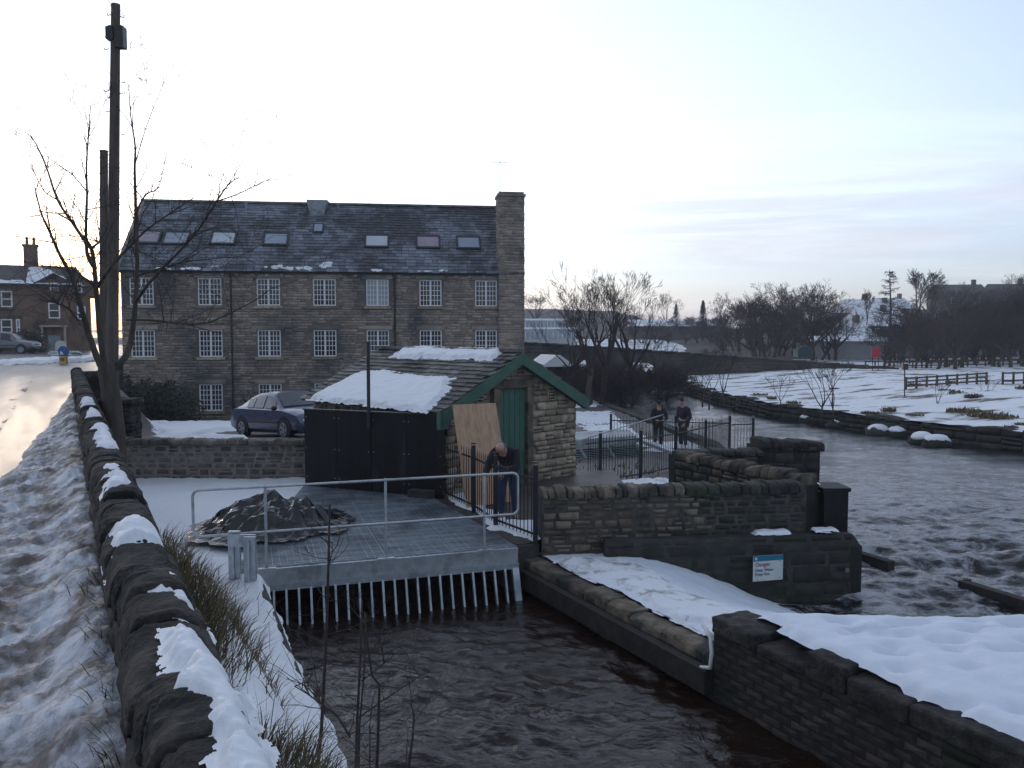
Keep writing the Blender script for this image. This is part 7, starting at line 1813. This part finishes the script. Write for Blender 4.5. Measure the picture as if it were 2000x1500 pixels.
# ================================================================ NEAR PLANTS
# tall stems on the channel bank
rng = random.Random(66)
stems = [([(618, 1520), (628, 1420), (637, 1250), (641, 1120), (644, 985)], 5.7, 4.2), ([(694, 1520), (698, 1400), (704, 1280), (707, 1172)], 5.4, 3.4), ([(700, 1510), (702, 1420), (712, 1300), (714, 1200)], 5.6, 2.6), ([(735, 1520), (739, 1420), (741, 1338), (727, 1320), (718, 1262), (712, 1195)], 5.5, 3.4), ([(795, 1520), (806, 1440), (809, 1395), (803, 1378)], 5.2, 3.0), ([(722, 1500), (723, 1400)], 5.5, 1.6),
         ([(684, 1440), (660, 1400), (632, 1378), (600, 1355), (575, 1340)], 5.3, 2.4), ([(700, 1402), (745, 1370), (790, 1340), (842, 1308)], 5.6, 1.8), ([(640, 1390), (600, 1340), (560, 1325)], 5.0, 1.5), ([(706, 1330), (745, 1300), (762, 1278)], 5.6, 1.4), ([(640, 1110), (648, 1085), (650, 1060)], 5.7, 1.2)]
sh_ = thing('bare_shrub', 'thin bare shrub stems rising in front of the dark channel', 'shrub', W(700, 1500, 5.5))
for pts, Y, r in stems:
    P = [W(x, y, Y) for x, y in pts]; mb = MB(); mb.tube(P, [r / FPX * Y * (1 - .55 * i / (len(P) - 1)) for i in range(len(P))], 6); mb.build('stem', MT['twig'], sh_, True)
tw = MB()
for pts, Y, r in stems:
    P = [W(x, y, Y) for x, y in pts]
    for k in range(7):
        i = rng.randrange(len(P) - 1); q = P[i].lerp(P[i + 1], rng.random()); grow(tw, q, Vector((rng.gauss(0, .8), rng.gauss(0, .6), rng.uniform(.1, 1))), rng.uniform(.08, .40), .0038, 2, rng, .9, .1, 4, (1, 3), .0014)
tw.build('twig_growth', MT['twig'], sh_)['kind'] = 'stuff'
# grass along the wall
def bank_z(X_, Y_):
    _, b = wab(X_, Y_); w_ = float(sstep(5.5, 8.5, Y_)); return Z_BANK + (1.80 - .9 * w_) * float(1 - sstep(.42 - .2 * w_, 1.45 - .7 * w_, b))
def blades(name, lab, pts, n, l0, l1, mk, seed, w=.0022, lean=(.35, .1), mats=None):
    rng = random.Random(seed); mb = MB()
    for k in range(n):
        p = pts(rng)
        if p is None: continue
        l = rng.uniform(l0, l1); d = Vector((rng.gauss(lean[0], .35), rng.gauss(lean[1], .35), 1)).normalized(); g_ = Vector((d.x, d.y, 0)) * rng.uniform(.3, 1.2)
        s_ = Vector((rng.gauss(0, 1), rng.gauss(0, 1), 0)).normalized() * w * rng.uniform(.7, 1.6) * max(1, p.length / 5); m_ = p + d * l * .55; e_ = m_ + (d + g_ - Vector((0, 0, .25))).normalized() * l * .5
        mb.add([p - s_, p + s_, m_ + s_ * .8, m_ - s_ * .8, e_], [(0, 1, 2, 3), (3, 2, 4)], rng.randrange(2))
    return tag(mb.build(name, [MT[m] for m in (mats or (mk, mk))]), lab, 'grass', None, 'stuff')
MT['grass_green'] = M('dull_green_grass', (.03, .034, .012), (.055, .058, .024), 4, .9, var=.3)
def gpts(rng):
    a_ = rng.uniform(-3.4, 3.2); b_ = .28 + abs(rng.gauss(0, .21)) * (1 + .4 * math.sin(3 * a_)); p = wf(a_, b_); p.z = bank_z(p.x, p.y) - .03
    return p if p.z > -2.7 and rng.random() < 1.7 * vnoise(a_ * 1.6, b_ * 3.0, 4) - .35 else None
blades('grass', 'rough winter grass along the back of the roadside wall', gpts, 13000, .06, .24, 'grass', 5, mats=('grass', 'grass'))
def gp2(rng):
    a_ = rng.choice((-1.5, -.95, -.3, .45)) + rng.gauss(0, .07); p = wf(a_, -.03 - abs(rng.gauss(0, .05))); p.z = rng.uniform(-1.68, -1.32); return p
blades('grass', 'dry grass tufts hanging in the face of the roadside wall', gp2, 160, .05, .12, 'grass', 6, lean=(-.5, -.25), mats=('grass', 'grass_green'))
def gp3(rng):
    Y_ = rng.uniform(4.2, 11.5); X_ = float(bank_edge(Y_)) - abs(rng.gauss(0, .35)) - .1; return Vector((X_, Y_, Z_BANK)) if vnoise(Y_ * 2.3, 1.5, 8) > .52 else None
blades('grass', 'sparse dry stalks poking through the snowy bank', gp3, 90, .12, .45, 'grass', 7, w=.0016)
def gp4(rng):
    Y_ = rng.uniform(19.5, 24); X_ = rng.uniform(1.4, 4.5); return gnd(X_, Y_)
blades('grass', 'dry weeds around the intake screen', gp4, 160, .08, .32, 'grass', 8, w=.004)
# ================================================================ AIR
mb = MB(); mb.box((0, 0, 4.0), (3200, 3200, 28.4))
hz = mb.build('haze', [])
hm = bpy.data.materials.new('winter_haze'); hm.use_nodes = True; hn = hm.node_tree; hn.nodes.clear()
ho = hn.nodes.new('ShaderNodeOutputMaterial'); hv = hn.nodes.new('ShaderNodeVolumePrincipled')
hv.inputs['Color'].default_value = (.86, .90, 1.0, 1); hv.inputs['Density'].default_value = HAZE; hv.inputs['Anisotropy'].default_value = .2
hn.links.new(hv.outputs[0], ho.inputs['Volume']); hz.data.materials.append(hm); hz['kind'] = 'stuff'; hz['label'] = 'thin blue winter haze over the valley'
